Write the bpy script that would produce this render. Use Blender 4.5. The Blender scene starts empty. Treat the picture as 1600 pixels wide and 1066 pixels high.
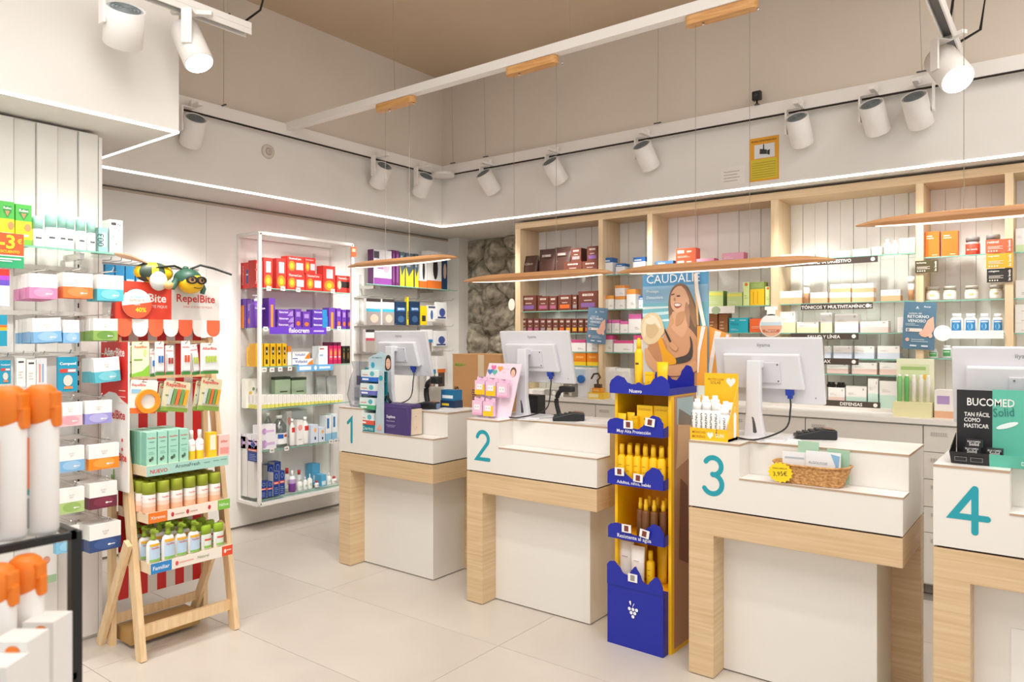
import bpy, math, random
from mathutils import Vector, Matrix
random.seed(7)
C = bpy.context.scene.collection
PI = math.pi

# ------------------------------------------------------------------ camera
EYE = 1.55
cam_d = bpy.data.cameras.new('camera'); cam = bpy.data.objects.new('camera', cam_d); C.objects.link(cam)
cam_d.sensor_width = 36.0; cam_d.lens = 25.617; cam_d.clip_start = 0.05
cam_d.shift_y = -5.0/1600
cam.location = (0, 0, EYE); cam.rotation_euler = (PI/2, 0, math.radians(37.4))
cam_d.dof.use_dof = True; cam_d.dof.focus_distance = 4.2; cam_d.dof.aperture_fstop = 4.5
bpy.context.scene.camera = cam
# ------------------------------------------------------------------ view, world light added as fill from the open camera side, room and fill lamps
vs = bpy.context.scene.view_settings
vs.view_transform = 'Standard'; vs.look = 'None'; vs.gamma = 1.0; vs.use_curve_mapping = False
vs.exposure = 0.24
w = bpy.data.worlds.new('world'); bpy.context.scene.world = w; w.use_nodes = True
w.node_tree.nodes['Background'].inputs[0].default_value = (0.985, 0.99, 1.0, 1)
w.node_tree.nodes['Background'].inputs[1].default_value = 1.05
LAMP_COL = (1.0, 0.975, 0.94)
def spot(loc, target, energy, angle=62, blend=0.9, r=0.06, col=LAMP_COL):
    d = bpy.data.lights.new('spot_light', 'SPOT'); d.energy = energy; d.spot_size = math.radians(angle); d.spot_blend = blend
    d.shadow_soft_size = r; d.color = col
    o = bpy.data.objects.new('spot_light', d); C.objects.link(o); o.location = loc
    o.rotation_euler = (Vector(target)-Vector(loc)).to_track_quat('-Z', 'Y').to_euler()
    return o
def area(loc, rot, sx, sy, energy, col=(1.0, 0.985, 0.96)):
    d = bpy.data.lights.new('fill_light', 'AREA'); d.shape = 'RECTANGLE'; d.size = sx; d.size_y = sy; d.energy = energy; d.color = col
    o = bpy.data.objects.new('fill_light', d); C.objects.link(o); o.location = loc; o.rotation_euler = rot
    return o
# added soft fill: unseen area lights under the ceiling, no fittings
area((-1.2, 0.6, 3.9), (0, 0, 0), 4.0, 2.0, 78)
area((0.9, 3.2, 3.95), (0, 0, 0), 2.0, 2.0, 45)
# spots of the track fittings built further down, plus added spots without fittings
for x, tx, e in ((-4.14, -4.3, 55), (-3.42, -3.5, 62), (-2.58, -2.5, 72), (-1.44, -1.5, 68), (-0.98, -0.9, 50), (-0.78, -0.2, 55)):
    spot((x, 4.90, 2.80), (tx, 5.62, 1.5), e*1.15, 52)
for y, ty in ((2.6, 2.75), (3.4, 3.7), (4.29, 4.5), (4.8, 5.2)):  # one of these is an added hidden spot without a fitting
    spot((-4.45, y, 2.76), (-5.3, ty, 1.5), 66, 62)
spot((-3.28, 1.66, 2.85), (-4.0, 1.35, 1.1), 55, 66); spot((-3.3, 2.0, 2.86), (-3.7, 2.1, 0.9), 50, 70)
spot((-0.45, 4.7, 2.85), (-0.6, 3.4, 1.0), 40, 70)
for x, y, tx, ty, e in ((-2.9, 0.2, -4.0, 1.1, 46), (-2.6, 2.2, -3.5, 3.3, 32), (-1.7, 2.2, -2.4, 3.3, 32), (-0.5, 2.2, -1.1, 3.3, 34), (0.5, 2.2, 0.0, 3.3, 30), (-2.6, 0.6, -3.0, 2.3, 30), (-3.0, 2.9, -5.2, 4.2, 66), (-3.1, 3.6, -5.2, 5.3, 56), (-3.3, 2.4, -5.3, 2.9, 42)):  # added fill spots over counters, floor and left wall, no fittings built
    spot((x, y, 3.1), (tx, ty, 0.5), e, 75)

# ------------------------------------------------------------------ materials
_mats = {}
def lin(h):
    h = h.lstrip('#'); c = [int(h[i:i+2], 16)/255 for i in (0, 2, 4)]
    return tuple(x/12.92 if x <= 0.04045 else ((x+0.055)/1.055)**2.4 for x in c) + (1,)
def M(h, rough=0.45, metal=0.0, spec=0.5):
    k = (h, rough, metal, spec)
    if k in _mats: return _mats[k]
    m = bpy.data.materials.new('paint_'+h); m.use_nodes = True
    b = m.node_tree.nodes['Principled BSDF']
    b.inputs['Base Color'].default_value = lin(h); b.inputs['Roughness'].default_value = rough
    b.inputs['Metallic'].default_value = metal; b.inputs['Specular IOR Level'].default_value = spec
    _mats[k] = m; return m
def newmat(name):
    m = bpy.data.materials.new(name); m.use_nodes = True
    return m, m.node_tree, m.node_tree.nodes['Principled BSDF']
def noise_mat(name, c1, c2, scale=(1, 1, 1), ns=4.0, detail=6, rough=0.5, bump=0.0, lo=0.35, hi=0.65, dist=0.0, spec=0.5):
    m, nt, b = newmat(name); n = nt.nodes; l = nt.links
    tc = n.new('ShaderNodeTexCoord'); mp = n.new('ShaderNodeMapping'); mp.inputs['Scale'].default_value = scale
    nz = n.new('ShaderNodeTexNoise'); nz.inputs['Scale'].default_value = ns; nz.inputs['Detail'].default_value = detail
    nz.inputs['Distortion'].default_value = dist
    cr = n.new('ShaderNodeValToRGB'); cr.color_ramp.elements[0].position = lo; cr.color_ramp.elements[1].position = hi
    cr.color_ramp.elements[0].color = lin(c1); cr.color_ramp.elements[1].color = lin(c2)
    l.new(tc.outputs['Object'], mp.inputs[0]); l.new(mp.outputs[0], nz.inputs['Vector']); l.new(nz.outputs['Fac'], cr.inputs[0])
    l.new(cr.outputs[0], b.inputs['Base Color']); b.inputs['Roughness'].default_value = rough; b.inputs['Specular IOR Level'].default_value = spec
    if bump:
        bp = n.new('ShaderNodeBump'); bp.inputs['Strength'].default_value = bump; bp.inputs['Distance'].default_value = 0.01
        l.new(nz.outputs['Fac'], bp.inputs['Height']); l.new(bp.outputs[0], b.inputs['Normal'])
    return m
WOOD = noise_mat('light_oak', 'CDAE84', 'DFC49E', (0.9, 0.9, 26), 2.2, 8, 0.5, 0.05, 0.3, 0.7, 0.6)
WOODV = noise_mat('light_oak_upright', 'D8BC94', 'E6CDA8', (20, 20, 1.0), 2.0, 8, 0.5, 0.03, 0.3, 0.7, 0.4)
PINE = noise_mat('pale_pine', 'E3BE8C', 'F3D9B0', (14, 14, 1.5), 2.5, 6, 0.5, 0.03, 0.3, 0.75, 1.2)
WING = noise_mat('oiled_oak', 'B07C4E', 'C59364', (2, 60, 60), 1.6, 6, 0.4, 0.02, 0.3, 0.7, 0.3)
PLASTER = noise_mat('white_plaster', 'E9E5DF', 'ECE8E2', (1, 1, 1), 2.5, 3, 0.75, 0.0)
GREIGE = noise_mat('greige_paint', 'DBCFC1', 'E0D4C6', (1, 1, 1), 1.5, 3, 0.85, 0.0)
CEIL = noise_mat('ceiling_paint', 'CDB79C', 'D2BDA3', (1, 1, 1), 1.2, 3, 0.85, 0.0)
PANEL = noise_mat('wall_panel', 'EFEBE5', 'F2EFEA', (1, 1, 1), 2.0, 2, 0.4, 0.0)
TILE = noise_mat('floor_tile', 'CBC3B9', 'D5CDC3', (1, 1, 1), 1.6, 7, 0.32, 0.01, 0.3, 0.7, 0.5)
ROCK = noise_mat('granite_rubble', '6E6452', 'D6CDB8', (1, 1, 1), 11, 14, 0.9, 1.0, 0.32, 0.66, 0.4)
MORTAR = noise_mat('old_mortar', '6B6051', 'A39883', (1, 1, 1), 14, 10, 0.95, 1.0, 0.3, 0.7)
LAM = M('E7E3DB', 0.42); LAM_TOP = noise_mat('white_counter_top', 'E9E6E2', 'F4F2EF', (1, 1, 1), 5, 5, 0.25)
EDGE = M('B59A80', 0.6); WHITE = M('F2F0EC', 0.4); METALW = M('F1EDE8', 0.35); GAP = M('2A211C', 0.8)
TEAL = M('1E9CAB', 0.4); CHROME = M('C9C6C2', 0.25, 1.0); BLACK = M('17181A', 0.35); DGREY = M('4A4B4D', 0.4)
def emis(name, h, s):
    m, nt, b = newmat(name); b.inputs['Base Color'].default_value = lin(h)
    b.inputs['Emission Color'].default_value = lin(h); b.inputs['Emission Strength'].default_value = s
    return m
LED = emis('led_strip', 'FFF8F2', 7.0); LENS = emis('spot_lens', 'FFF4E6', 14.0); WLED = emis('pendant_led', 'FFF3E4', 2.2)
def clear(name, tint, gloss=0.08, alpha_c=1.0, rough=0.03):
    m = bpy.data.materials.new(name); m.use_nodes = True; nt = m.node_tree; nt.nodes.clear()
    o = nt.nodes.new('ShaderNodeOutputMaterial'); t = nt.nodes.new('ShaderNodeBsdfTransparent'); g = nt.nodes.new('ShaderNodeBsdfGlossy')
    x = nt.nodes.new('ShaderNodeMixShader'); t.inputs[0].default_value = lin(tint); g.inputs['Roughness'].default_value = rough
    x.inputs[0].default_value = gloss; nt.links.new(t.outputs[0], x.inputs[1]); nt.links.new(g.outputs[0], x.inputs[2]); nt.links.new(x.outputs[0], o.inputs[0])
    return m
GLASS = clear('shelf_glass', 'F8FCFA', 0.07); GLASS_EDGE = M('7FB8A4', 0.2); PLASTIC = clear('clear_plastic', 'E2E5EA', 0.30, rough=0.25)
def mt(x):
    if isinstance(x, str): return CLEARBOTTLE if x == 'clear' else M(x)
    return x
CLEARBOTTLE = clear('clear_bottle', 'DDE4E4', 0.15, rough=0.1)

# ------------------------------------------------------------------ mesh builder
_txt = {}
def text_mesh(s, bold=0.0):
    bold = round(bold*.45, 4); k = (s, bold)
    if k not in _txt:
        c = bpy.data.curves.new('lettering', 'FONT'); c.body = s; c.size = 1.0; c.offset = bold; c.resolution_u = 2
        o = bpy.data.objects.new('lettering', c); C.objects.link(o)
        dg = bpy.context.evaluated_depsgraph_get(); me = bpy.data.meshes.new_from_object(o.evaluated_get(dg))
        v = [tuple(x.co[:2]) for x in me.vertices]; f = [tuple(p.vertices) for p in me.polygons]
        bpy.data.objects.remove(o); bpy.data.curves.remove(c); bpy.data.meshes.remove(me)
        if v:
            x0 = min(a[0] for a in v); x1 = max(a[0] for a in v); y0 = min(a[1] for a in v); y1 = max(a[1] for a in v)
        else: x0 = x1 = y0 = y1 = 0
        _txt[k] = (v, f, (x0, y0, x1, y1))
    return _txt[k]
class MB:
    def __init__(s): s.v = []; s.f = []; s.m = []; s.mats = []; s.sm = []
    def mi(s, m):
        m = mt(m)
        if m not in s.mats: s.mats.append(m)
        return s.mats.index(m)
    def face(s, idx, m, smooth=False): s.f.append(tuple(idx)); s.m.append(s.mi(m)); s.sm.append(smooth)
    def poly(s, pts, m):
        n = len(s.v); s.v += [tuple(p) for p in pts]; s.face(range(n, n+len(pts)), m)
    def box(s, x0, y0, z0, x1, y1, z1, m, top=None, bot=None, front=None):
        n = len(s.v)
        s.v += [(x, y, z) for z in (z0, z1) for x, y in ((x0, y0), (x1, y0), (x1, y1), (x0, y1))]
        s.face((n, n+3, n+2, n+1), bot or m); s.face((n+4, n+5, n+6, n+7), top or m)
        for i in range(4):
            s.face((n+i, n+(i+1) % 4, n+4+(i+1) % 4, n+4+i), (front or m) if i == 0 else m)
    def obox(s, a, b, wd, th, m, up=(0, 0, 1)):
        """bar from a to b, cross-section wd (sideways) x th (along up)"""
        a = Vector(a); b = Vector(b); d = (b-a).normalized(); side = d.cross(Vector(up)).normalized(); u = side.cross(d).normalized()
        n = len(s.v)
        for p in (a, b):
            for i, j in ((-1, -1), (1, -1), (1, 1), (-1, 1)): s.v.append(tuple(p + side*i*wd/2 + u*j*th/2))
        s.face((n, n+1, n+2, n+3), m); s.face((n+7, n+6, n+5, n+4), m)
        for i in range(4): s.face((n+i, n+4+i, n+4+(i+1) % 4, n+(i+1) % 4), m)
    def prism(s, pts, d, m, cap=None):
        """pts: 3D polygon, extruded by vector d"""
        n = len(s.v); k = len(pts); d = Vector(d)
        s.v += [tuple(p) for p in pts] + [tuple(Vector(p)+d) for p in pts]
        s.face(range(n, n+k), cap or m); s.face(range(n+2*k-1, n+k-1, -1), m)
        for i in range(k): s.face((n+i, n+k+i, n+k+(i+1) % k, n+(i+1) % k), m)
    def lathe(s, prof, seg=16, cx=0, cy=0, ex=1.0, ey=1.0, caps=True):
        """prof: (r, z, material) - material colours the band up to the next point"""
        n = len(s.v); k = len(prof)
        for r, z, _ in prof:
            for i in range(seg):
                a = 2*PI*i/seg; s.v.append((cx+r*ex*math.cos(a), cy+r*ey*math.sin(a), z))
        for j in range(k-1):
            for i in range(seg):
                i2 = (i+1) % seg
                s.face((n+j*seg+i, n+j*seg+i2, n+(j+1)*seg+i2, n+(j+1)*seg+i), prof[j][2], True)
        if caps:
            s.face(range(n+seg-1, n-1, -1), prof[0][2]); s.face(range(n+(k-1)*seg, n+k*seg), prof[-2][2])
    def tube(s, pts, r, m, seg=8, rs=None):
        pts = [Vector(p) for p in pts]; n = len(s.v); k = len(pts)
        for j, p in enumerate(pts):
            d = (pts[min(j+1, k-1)]-pts[max(j-1, 0)]).normalized()
            u = d.cross(Vector((0, 0, 1)) if abs(d.z) < 0.95 else Vector((1, 0, 0))).normalized(); v2 = d.cross(u)
            rr = rs[j] if rs else r
            for i in range(seg):
                a = 2*PI*i/seg; s.v.append(tuple(p + u*math.cos(a)*rr + v2*math.sin(a)*rr))
        for j in range(k-1):
            for i in range(seg):
                s.face((n+j*seg+i, n+(j+1)*seg+i, n+(j+1)*seg+(i+1) % seg, n+j*seg+(i+1) % seg), m, True)
        s.face(range(n+seg-1, n-1, -1), m); s.face(range(n+(k-1)*seg, n+k*seg), m)
    def ball(s, c, r, m, seg=14, rings=8, fn=None):
        n = len(s.v); c = Vector(c); r = (r, r, r) if not hasattr(r, '__len__') else r
        for j in range(rings+1):
            t = PI*j/rings
            for i in range(seg):
                a = 2*PI*i/seg
                s.v.append((c.x+r[0]*math.sin(t)*math.cos(a), c.y+r[1]*math.sin(t)*math.sin(a), c.z-r[2]*math.cos(t)))
        for j in range(rings):
            for i in range(seg):
                mm = fn(j, i) if fn else m
                s.face((n+j*seg+i, n+j*seg+(i+1) % seg, n+(j+1)*seg+(i+1) % seg, n+(j+1)*seg+i), mm, True)
    def text(s, t, o, r, u, size, m, align='c', bold=0.0, bend=None, width=None):
        """lettering with cap height about size*0.7, origin o = centre (c) or left end (l), r/u unit vectors"""
        v, f, (x0, y0, x1, y1) = text_mesh(t, bold)
        if not v: return
        if width: size = width/(x1-x0)
        o = Vector(o); r = Vector(r).normalized(); u = Vector(u).normalized(); n = len(s.v)
        ox = (x0+x1)/2 if align == 'c' else x0; oy = (y0+y1)/2
        for a, b in v:
            s.v.append(tuple(o + r*(a-ox)*size + u*(b-oy)*size))
        for q in f: s.face([n+i for i in q], m)
    def mesh(s, name):
        me = bpy.data.meshes.new(name); me.from_pydata(s.v, [], s.f)
        for m in s.mats: me.materials.append(m)
        me.polygons.foreach_set('material_index', s.m); me.polygons.foreach_set('use_smooth', s.sm); me.update()
        return me
    def build(s, name, parent=None, loc=None, rz=0.0, bevel=0.0, label=None):
        o = bpy.data.objects.new(name, s.mesh(name)); C.objects.link(o)
        if parent is not None: o.parent = parent
        if loc is not None: o.location = loc
        if rz: o.rotation_euler.z = rz
        if bevel:
            b = o.modifiers.new('bevel', 'BEVEL'); b.width = bevel; b.segments = 2; b.limit_method = 'ANGLE'; b.angle_limit = math.radians(40)
        if label: o['label'] = label
        return o
def tag(o, label, cat, group=None, kind=None):
    if label: o['label'] = label
    if cat: o['category'] = cat
    if group: o['group'] = group
    if kind: o['kind'] = kind
    return o
def thing(name, label, cat, loc=(0, 0, 0), rz=0.0, group=None):
    o = bpy.data.objects.new(name, None); C.objects.link(o); o.empty_display_size = 0.05
    o.location = loc; o.rotation_euler.z = rz
    return tag(o, label, cat, group)
def child(name, me, parent, loc=(0, 0, 0), label=None):
    o = bpy.data.objects.new(name, me); C.objects.link(o); o.parent = parent; o.location = loc
    if label: o['label'] = label
    return o
def struct(o): o['kind'] = 'structure'; return o
def smooth_loop(pts, k=5):
    out = []; n = len(pts)
    for i in range(n):
        p0, p1, p2, p3 = (pts[(i+j-1) % n] for j in range(4))
        for t in range(k):
            t /= k
            out.append(tuple(0.5*(2*b+(c-a)*t+(2*a-5*b+4*c-d)*t*t+(3*b-a-3*c+d)*t**3) for a, b, c, d in zip(p0, p1, p2, p3)))
    return out
ORD = 'zeroth first second third fourth fifth sixth seventh eighth ninth tenth eleventh twelfth thirteenth fourteenth fifteenth sixteenth seventeenth eighteenth nineteenth twentieth twenty-first twenty-second twenty-third twenty-fourth twenty-fifth twenty-sixth twenty-seventh twenty-eighth'.split()

# ------------------------------------------------------------------ survey: where the ray of a measured bearing meets a real plane of the room
def ray(u): k = (u-800)/1138.5; return (-.6074+.7944*k, .7944+.6074*k)
def onY(u, v, Y): a = ray(u); t = Y/a[1]; return (a[0]*t, EYE-(v-528)*t/1138.5)
def onX(u, v, X): a = ray(u); t = X/a[0]; return (a[1]*t, EYE-(v-528)*t/1138.5)
# ================================================================== the setting
XL, YB, SOFT, CEILZ = -5.35, 5.19, 2.62, 4.04       # wall plane, fascia plane, soffit underside, ceiling
fl = MB(); fl.box(-7, -5, -0.08, 5, 7.5, -0.006, '9A9188'); floor = struct(fl.build('floor'))
tx, ty = 1.34, 0.68
tile_me = None
b = MB(); b.box(0.0012, 0.0012, -0.006, tx-0.0012, ty-0.0012, 0, TILE); tile_me = b.mesh('tile')
for i in range(-2, 6):
    for j in range(-4, 8):
        child('tile', tile_me, floor, (-3.62+tx*(i-1), 2.19-ty*3+ty*(j-1), 0))
c = MB(); c.box(-6, -5, CEILZ, 5, 6.5, CEILZ+0.1, CEIL); struct(c.build('ceiling'))
# wall with the glass-shelved unit: smooth tall panels
wl = MB(); wl.box(XL-0.15, -5, 0, XL-0.012, 5.9, SOFT, '8F8880'); wall_left = struct(wl.build('wall_left'))
for y0, y1 in ((-5, 1.2), (1.2, 3.07), (3.07, 4.45), (4.45, 5.9)):
    p = MB(); p.box(XL-0.012, y0+0.001, 0.02, XL, y1-0.001, SOFT-0.03, PANEL); p.build('panel', wall_left)
p = MB(); p.box(XL-0.01, -1, SOFT-0.03, XL+0.004, 5.9, SOFT-0.012, 'C9B9A6'); struct(p.build('trim_1'))
p = MB(); p.box(-5.35, 5.85, 0, -5.19, 6.0, SOFT, PANEL); struct(p.build('trim_2'))
# rubble wall at the back of the niche
st = MB(); st.box(-5.4, 6.12, 0, -3.2, 6.3, SOFT, MORTAR); wall_stone = struct(st.build('wall_back'))
from mathutils import noise as mn
def clip(poly, p, q):
    """keep the side of the bisector of p and q that holds p"""
    mx, mz = (p[0]+q[0])/2, (p[1]+q[1])/2; nx, nz = q[0]-p[0], q[1]-p[1]; out = []
    for a, b_ in zip(poly, poly[1:]+poly[:1]):
        da = (a[0]-mx)*nx+(a[1]-mz)*nz; db = (b_[0]-mx)*nx+(b_[1]-mz)*nz
        if da <= 0: out.append(a)
        if da*db < 0: t_ = da/(da-db); out.append((a[0]+(b_[0]-a[0])*t_, a[1]+(b_[1]-a[1])*t_))
    return out
rs_ = random.Random(11); sites = []
while len(sites) < 46:
    p = (rs_.uniform(-5.4, -3.9), rs_.uniform(0, 2.62))
    if all((p[0]-q[0])**2+((p[1]-q[1])*1.15)**2 > (.19 if rs_.random() < .6 else .28)**2 for q in sites): sites.append(p)
for si, p in enumerate(sites):
    poly = [(-5.4, 0), (-3.85, 0), (-3.85, 2.64), (-5.4, 2.64)]
    for q in sites:
        if q != p: poly = clip(poly, p, q)
    cx = sum(a[0] for a in poly)/len(poly); cz = sum(a[1] for a in poly)/len(poly)
    m_ = MB(); seg, rings = 30, 9; out = []
    for i in range(seg):        # distance to the cell edge along each direction
        a = 2*PI*i/seg; dx, dz = math.cos(a), math.sin(a); best = 9
        for u_, v_ in zip(poly, poly[1:]+poly[:1]):
            ex, ez = v_[0]-u_[0], v_[1]-u_[1]; den = dx*ez-dz*ex
            if abs(den) > 1e-9:
                t_ = ((u_[0]-cx)*ez-(u_[1]-cz)*ex)/den; w_ = ((u_[0]-cx)*dz-(u_[1]-cz)*dx)/den
                if t_ > 0 and -1e-6 <= w_ <= 1+1e-6: best = min(best, t_)
        out.append(best if best < 9 else .1)
    out = [(out[i-1]+2*out[i]+out[(i+1) % seg])/4-.006 for i in range(seg)]
    hgt = rs_.uniform(.05, .13); tx_, tz_ = rs_.uniform(-.25, .25), rs_.uniform(-.25, .25)
    for j in range(rings+1):
        t_ = j/rings
        for i in range(seg):
            a = 2*PI*i/seg; x = out[i]*t_*math.cos(a); z = out[i]*t_*math.sin(a)
            y = -hgt*(1-t_**3.5) - .045*mn.fractal((x*6+si, z*6, si*3.1), .8, 2.1, 4)*(1-t_**6) - (x*tx_+z*tz_)*(1-t_**4)
            m_.v.append((x, min(y, .02), z))
    for j in range(rings):
        for i in range(seg): m_.face((j*seg+i, j*seg+(i+1) % seg, (j+1)*seg+(i+1) % seg, (j+1)*seg+i), ROCK, True)
    m_.build('stone', wall_stone, (cx, 6.118, cz))
# wall behind the shelving
w2 = MB(); w2.box(-4.02, 5.66, 0, 4.5, 5.8, SOFT, '8B8379'); struct(w2.build('wall_shelving'))
w3 = MB(); w3.box(-4.06, 5.66, 0, -4.02, 6.12, SOFT, '9A8F80'); struct(w3.build('wall_niche'))
# fascias of the dropped soffits, the greige upper walls over them
f1 = MB(); f1.box(XL-0.1, 1.9, SOFT, -4.85, 6.2, 3.2, PLASTER); f1.box(-4.85, 1.9, SOFT, -4.834, YB+.02, SOFT+.035, PLASTER); f1.box(-4.834, 1.9, SOFT+.011, -4.82, YB, SOFT+.035, PLASTER); f1.box(-4.85, 1.9, SOFT+0.035, -4.82, 6.2, 3.2, PLASTER); struct(f1.build('soffit_wall_left'))
f2 = MB(); f2.box(-4.85, YB+0.02, SOFT, 5, 6.2, 3.2, PLASTER); f2.box(-4.82, YB, SOFT+.011, 5, YB+.02, SOFT+.035, PLASTER); f2.box(-4.82, YB, SOFT+0.035, 5, YB+0.02, 3.2, PLASTER); struct(f2.build('soffit_wall_back'))
u1 = MB(); u1.box(XL-0.1, 1.9, 3.2, -4.82, 6.2, CEILZ, GREIGE); struct(u1.build('upper_wall_left'))
u2 = MB(); u2.box(-4.82, YB, 3.2, 5, 6.2, CEILZ, GREIGE); struct(u2.build('upper_wall_back'))
l1 = MB(); l1.box(-4.834, 1.9, SOFT, -4.819, YB+0.001, SOFT+0.011, LED); struct(l1.build('soffit_trim_left', None))
l2 = MB(); l2.box(-4.819, YB-.001, SOFT, 5, YB+0.014, SOFT+0.011, LED); struct(l2.build('soffit_trim_back', None))
# nearer dropped box over the wall of hanging packs
f3 = MB(); f3.box(-5.45, -5, SOFT, -3.73, 1.94, CEILZ, PLASTER); f3.box(-3.73, -5, SOFT, -3.714, 1.95, SOFT+.04, PLASTER); f3.box(-5.45, 1.94, SOFT, -3.714, 1.95, SOFT+.04, PLASTER); f3.box(-3.714, -5, SOFT+.011, -3.70, 1.97, SOFT+.035, PLASTER); f3.box(-5.45, 1.95, SOFT+.011, -3.714, 1.97, SOFT+.035, PLASTER)
f3.box(-3.73, -5, SOFT+0.035, -3.70, 1.97, CEILZ, PLASTER); f3.box(-5.45, 1.94, SOFT+0.035, -3.73, 1.97, CEILZ, PLASTER); struct(f3.build('soffit_wall_near'))
l3 = MB(); l3.box(-3.714, -5, SOFT, -3.699, 1.971, SOFT+0.011, LED); l3.box(-5.4, 1.954, SOFT, -3.714, 1.971, SOFT+0.011, LED); struct(l3.build('soffit_trim_near'))
# partition with vertical boards
pt = MB(); pt.box(-4.12, -3, 0, -4.02, 1.70, SOFT-0.012, 'DAD5CE'); part_wall = struct(pt.build('wall_partition'))
bd = MB(); bd.box(0, 0.003, 0, 0.02, 0.092, SOFT-0.04, PANEL); bm1 = bd.mesh('panel')
for i in range(22):
    o = child('panel', bm1, part_wall, (-4.02 - (0.012 if i % 2 else 0), 1.70-0.095*(i+1), 0.02))
ec = MB(); ec.box(-4.12, 1.70, 0, -3.995, 1.716, SOFT-0.03, PANEL); ec.build('trim_4', part_wall)
# shelf rails: slotted uprights on the partition
for y in (1.60, 0.70):
    s_ = MB(); s_.box(-4.0, y-0.012, 0.25, -3.992, y+0.012, 2.05, 'CFCAC3')
    for z in range(36): s_.box(-3.992, y-0.003, 0.28+z*0.049, -3.991, y+0.003, 0.305+z*0.049, BLACK)
    s_.build('slotted_rail', part_wall)

# track on the fascias: a white beam with a groove, cables and clips
def beam(name, label, boxes, groove):
    t = thing(name, label, 'track')
    m_ = MB(); [m_.box(*q, METALW) for q in boxes]; m_.build('beam', t)
    g = MB(); [g.box(*q, GAP) for q in groove]; g.build('groove', t)
    return t
t_left = beam('lighting_track', 'white lighting track along the fascia above the glass-shelved unit', [(-4.82, 2.0, 3.10, -4.76, 5.125, 3.19)], [(-4.765, 2.0, 3.088, -4.757, 5.1, 3.10)])
t_back = beam('lighting_track', 'white lighting track along the fascia above the wooden shelving', [(-4.82, 5.13, 3.10, 1.6, YB, 3.19)], [(-4.7, 5.125, 3.088, 1.6, 5.133, 3.10)])
cc = MB(); cc.lathe([(0.11, 3.07, METALW), (0.11, 3.10, METALW)], 20, -4.68, 5.05); cc.build('corner_feed', t_back)
def clips(t, pts):
    for p in pts:
        m_ = MB(); m_.tube([p, (p[0]+random.uniform(-.03, .03), p[1], CEILZ)], 0.0016, 'A79A8C', 5); m_.build('cable', t)
        m_ = MB(); m_.box(p[0]-0.03, p[1]-0.004, p[2]-0.012, p[0]+0.03, p[1]+0.004, p[2]-0.004, DGREY); m_.build('clip', t)
clips(t_back, [(-4.6, 5.10, 3.2), (-4.2, 5.10, 3.2), (-2.5, 5.10, 3.2), (-0.72, 5.10, 3.2)])
clips(t_left, [(-4.74, 2.85, 3.2)])
# free hanging tracks
tn = thing('lighting_track', 'short white hanging track beside the nearer white bulkhead, holding two big spots', 'track')
m_ = MB(); m_.box(-3.53, -1.5, 3.2, -3.47, 2.25, 3.235, METALW); m_.box(-3.53, -1.5, 3.17, -3.522, 2.25, 3.2, METALW); m_.box(-3.478, -1.5, 3.17, -3.47, 2.25, 3.2, METALW); m_.build('beam', tn, bevel=0.003)
m_ = MB(); m_.box(-3.52, -1.5, 3.19, -3.48, 2.24, 3.199, DGREY); m_.build('groove', tn)
clips(tn, [(-3.5, 2.12, 3.245), (-3.5, 1.2, 3.245)])
m_ = MB(); m_.tube([(-3.5, 2.22, 3.235), (-3.47, 2.30, 3.32), (-3.43, 2.33, 3.5), (-3.45, 2.30, 3.8), (-3.5, 2.28, CEILZ)], 0.006, BLACK); m_.build('power_cord', tn)
tr = thing('lighting_track', 'white hanging track running towards the tinted upper wall, holding a lit spot', 'track')
m_ = MB(); m_.box(-0.55, 1.8, 3.2, -0.49, 4.96, 3.235, METALW); m_.box(-0.55, 1.8, 3.17, -0.542, 4.96, 3.2, METALW); m_.box(-0.498, 1.8, 3.17, -0.49, 4.96, 3.2, METALW); m_.build('beam', tr)
m_ = MB(); m_.box(-0.54, 1.8, 3.19, -0.50, 4.95, 3.199, DGREY); m_.build('groove', tr)
clips(tr, [(-0.52, 4.8, 3.245)])
m_ = MB(); m_.tube([(-0.50, 4.85, 3.235), (-0.40, 4.9, 3.3), (-0.36, 4.9, 3.6), (-0.42, 4.9, CEILZ)], 0.008, BLACK); m_.tube([(-0.52, 4.6, 3.235), (-0.49, 4.62, 3.5), (-0.46, 4.65, CEILZ)], 0.007, BLACK); m_.build('power_cord', tr)

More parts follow.
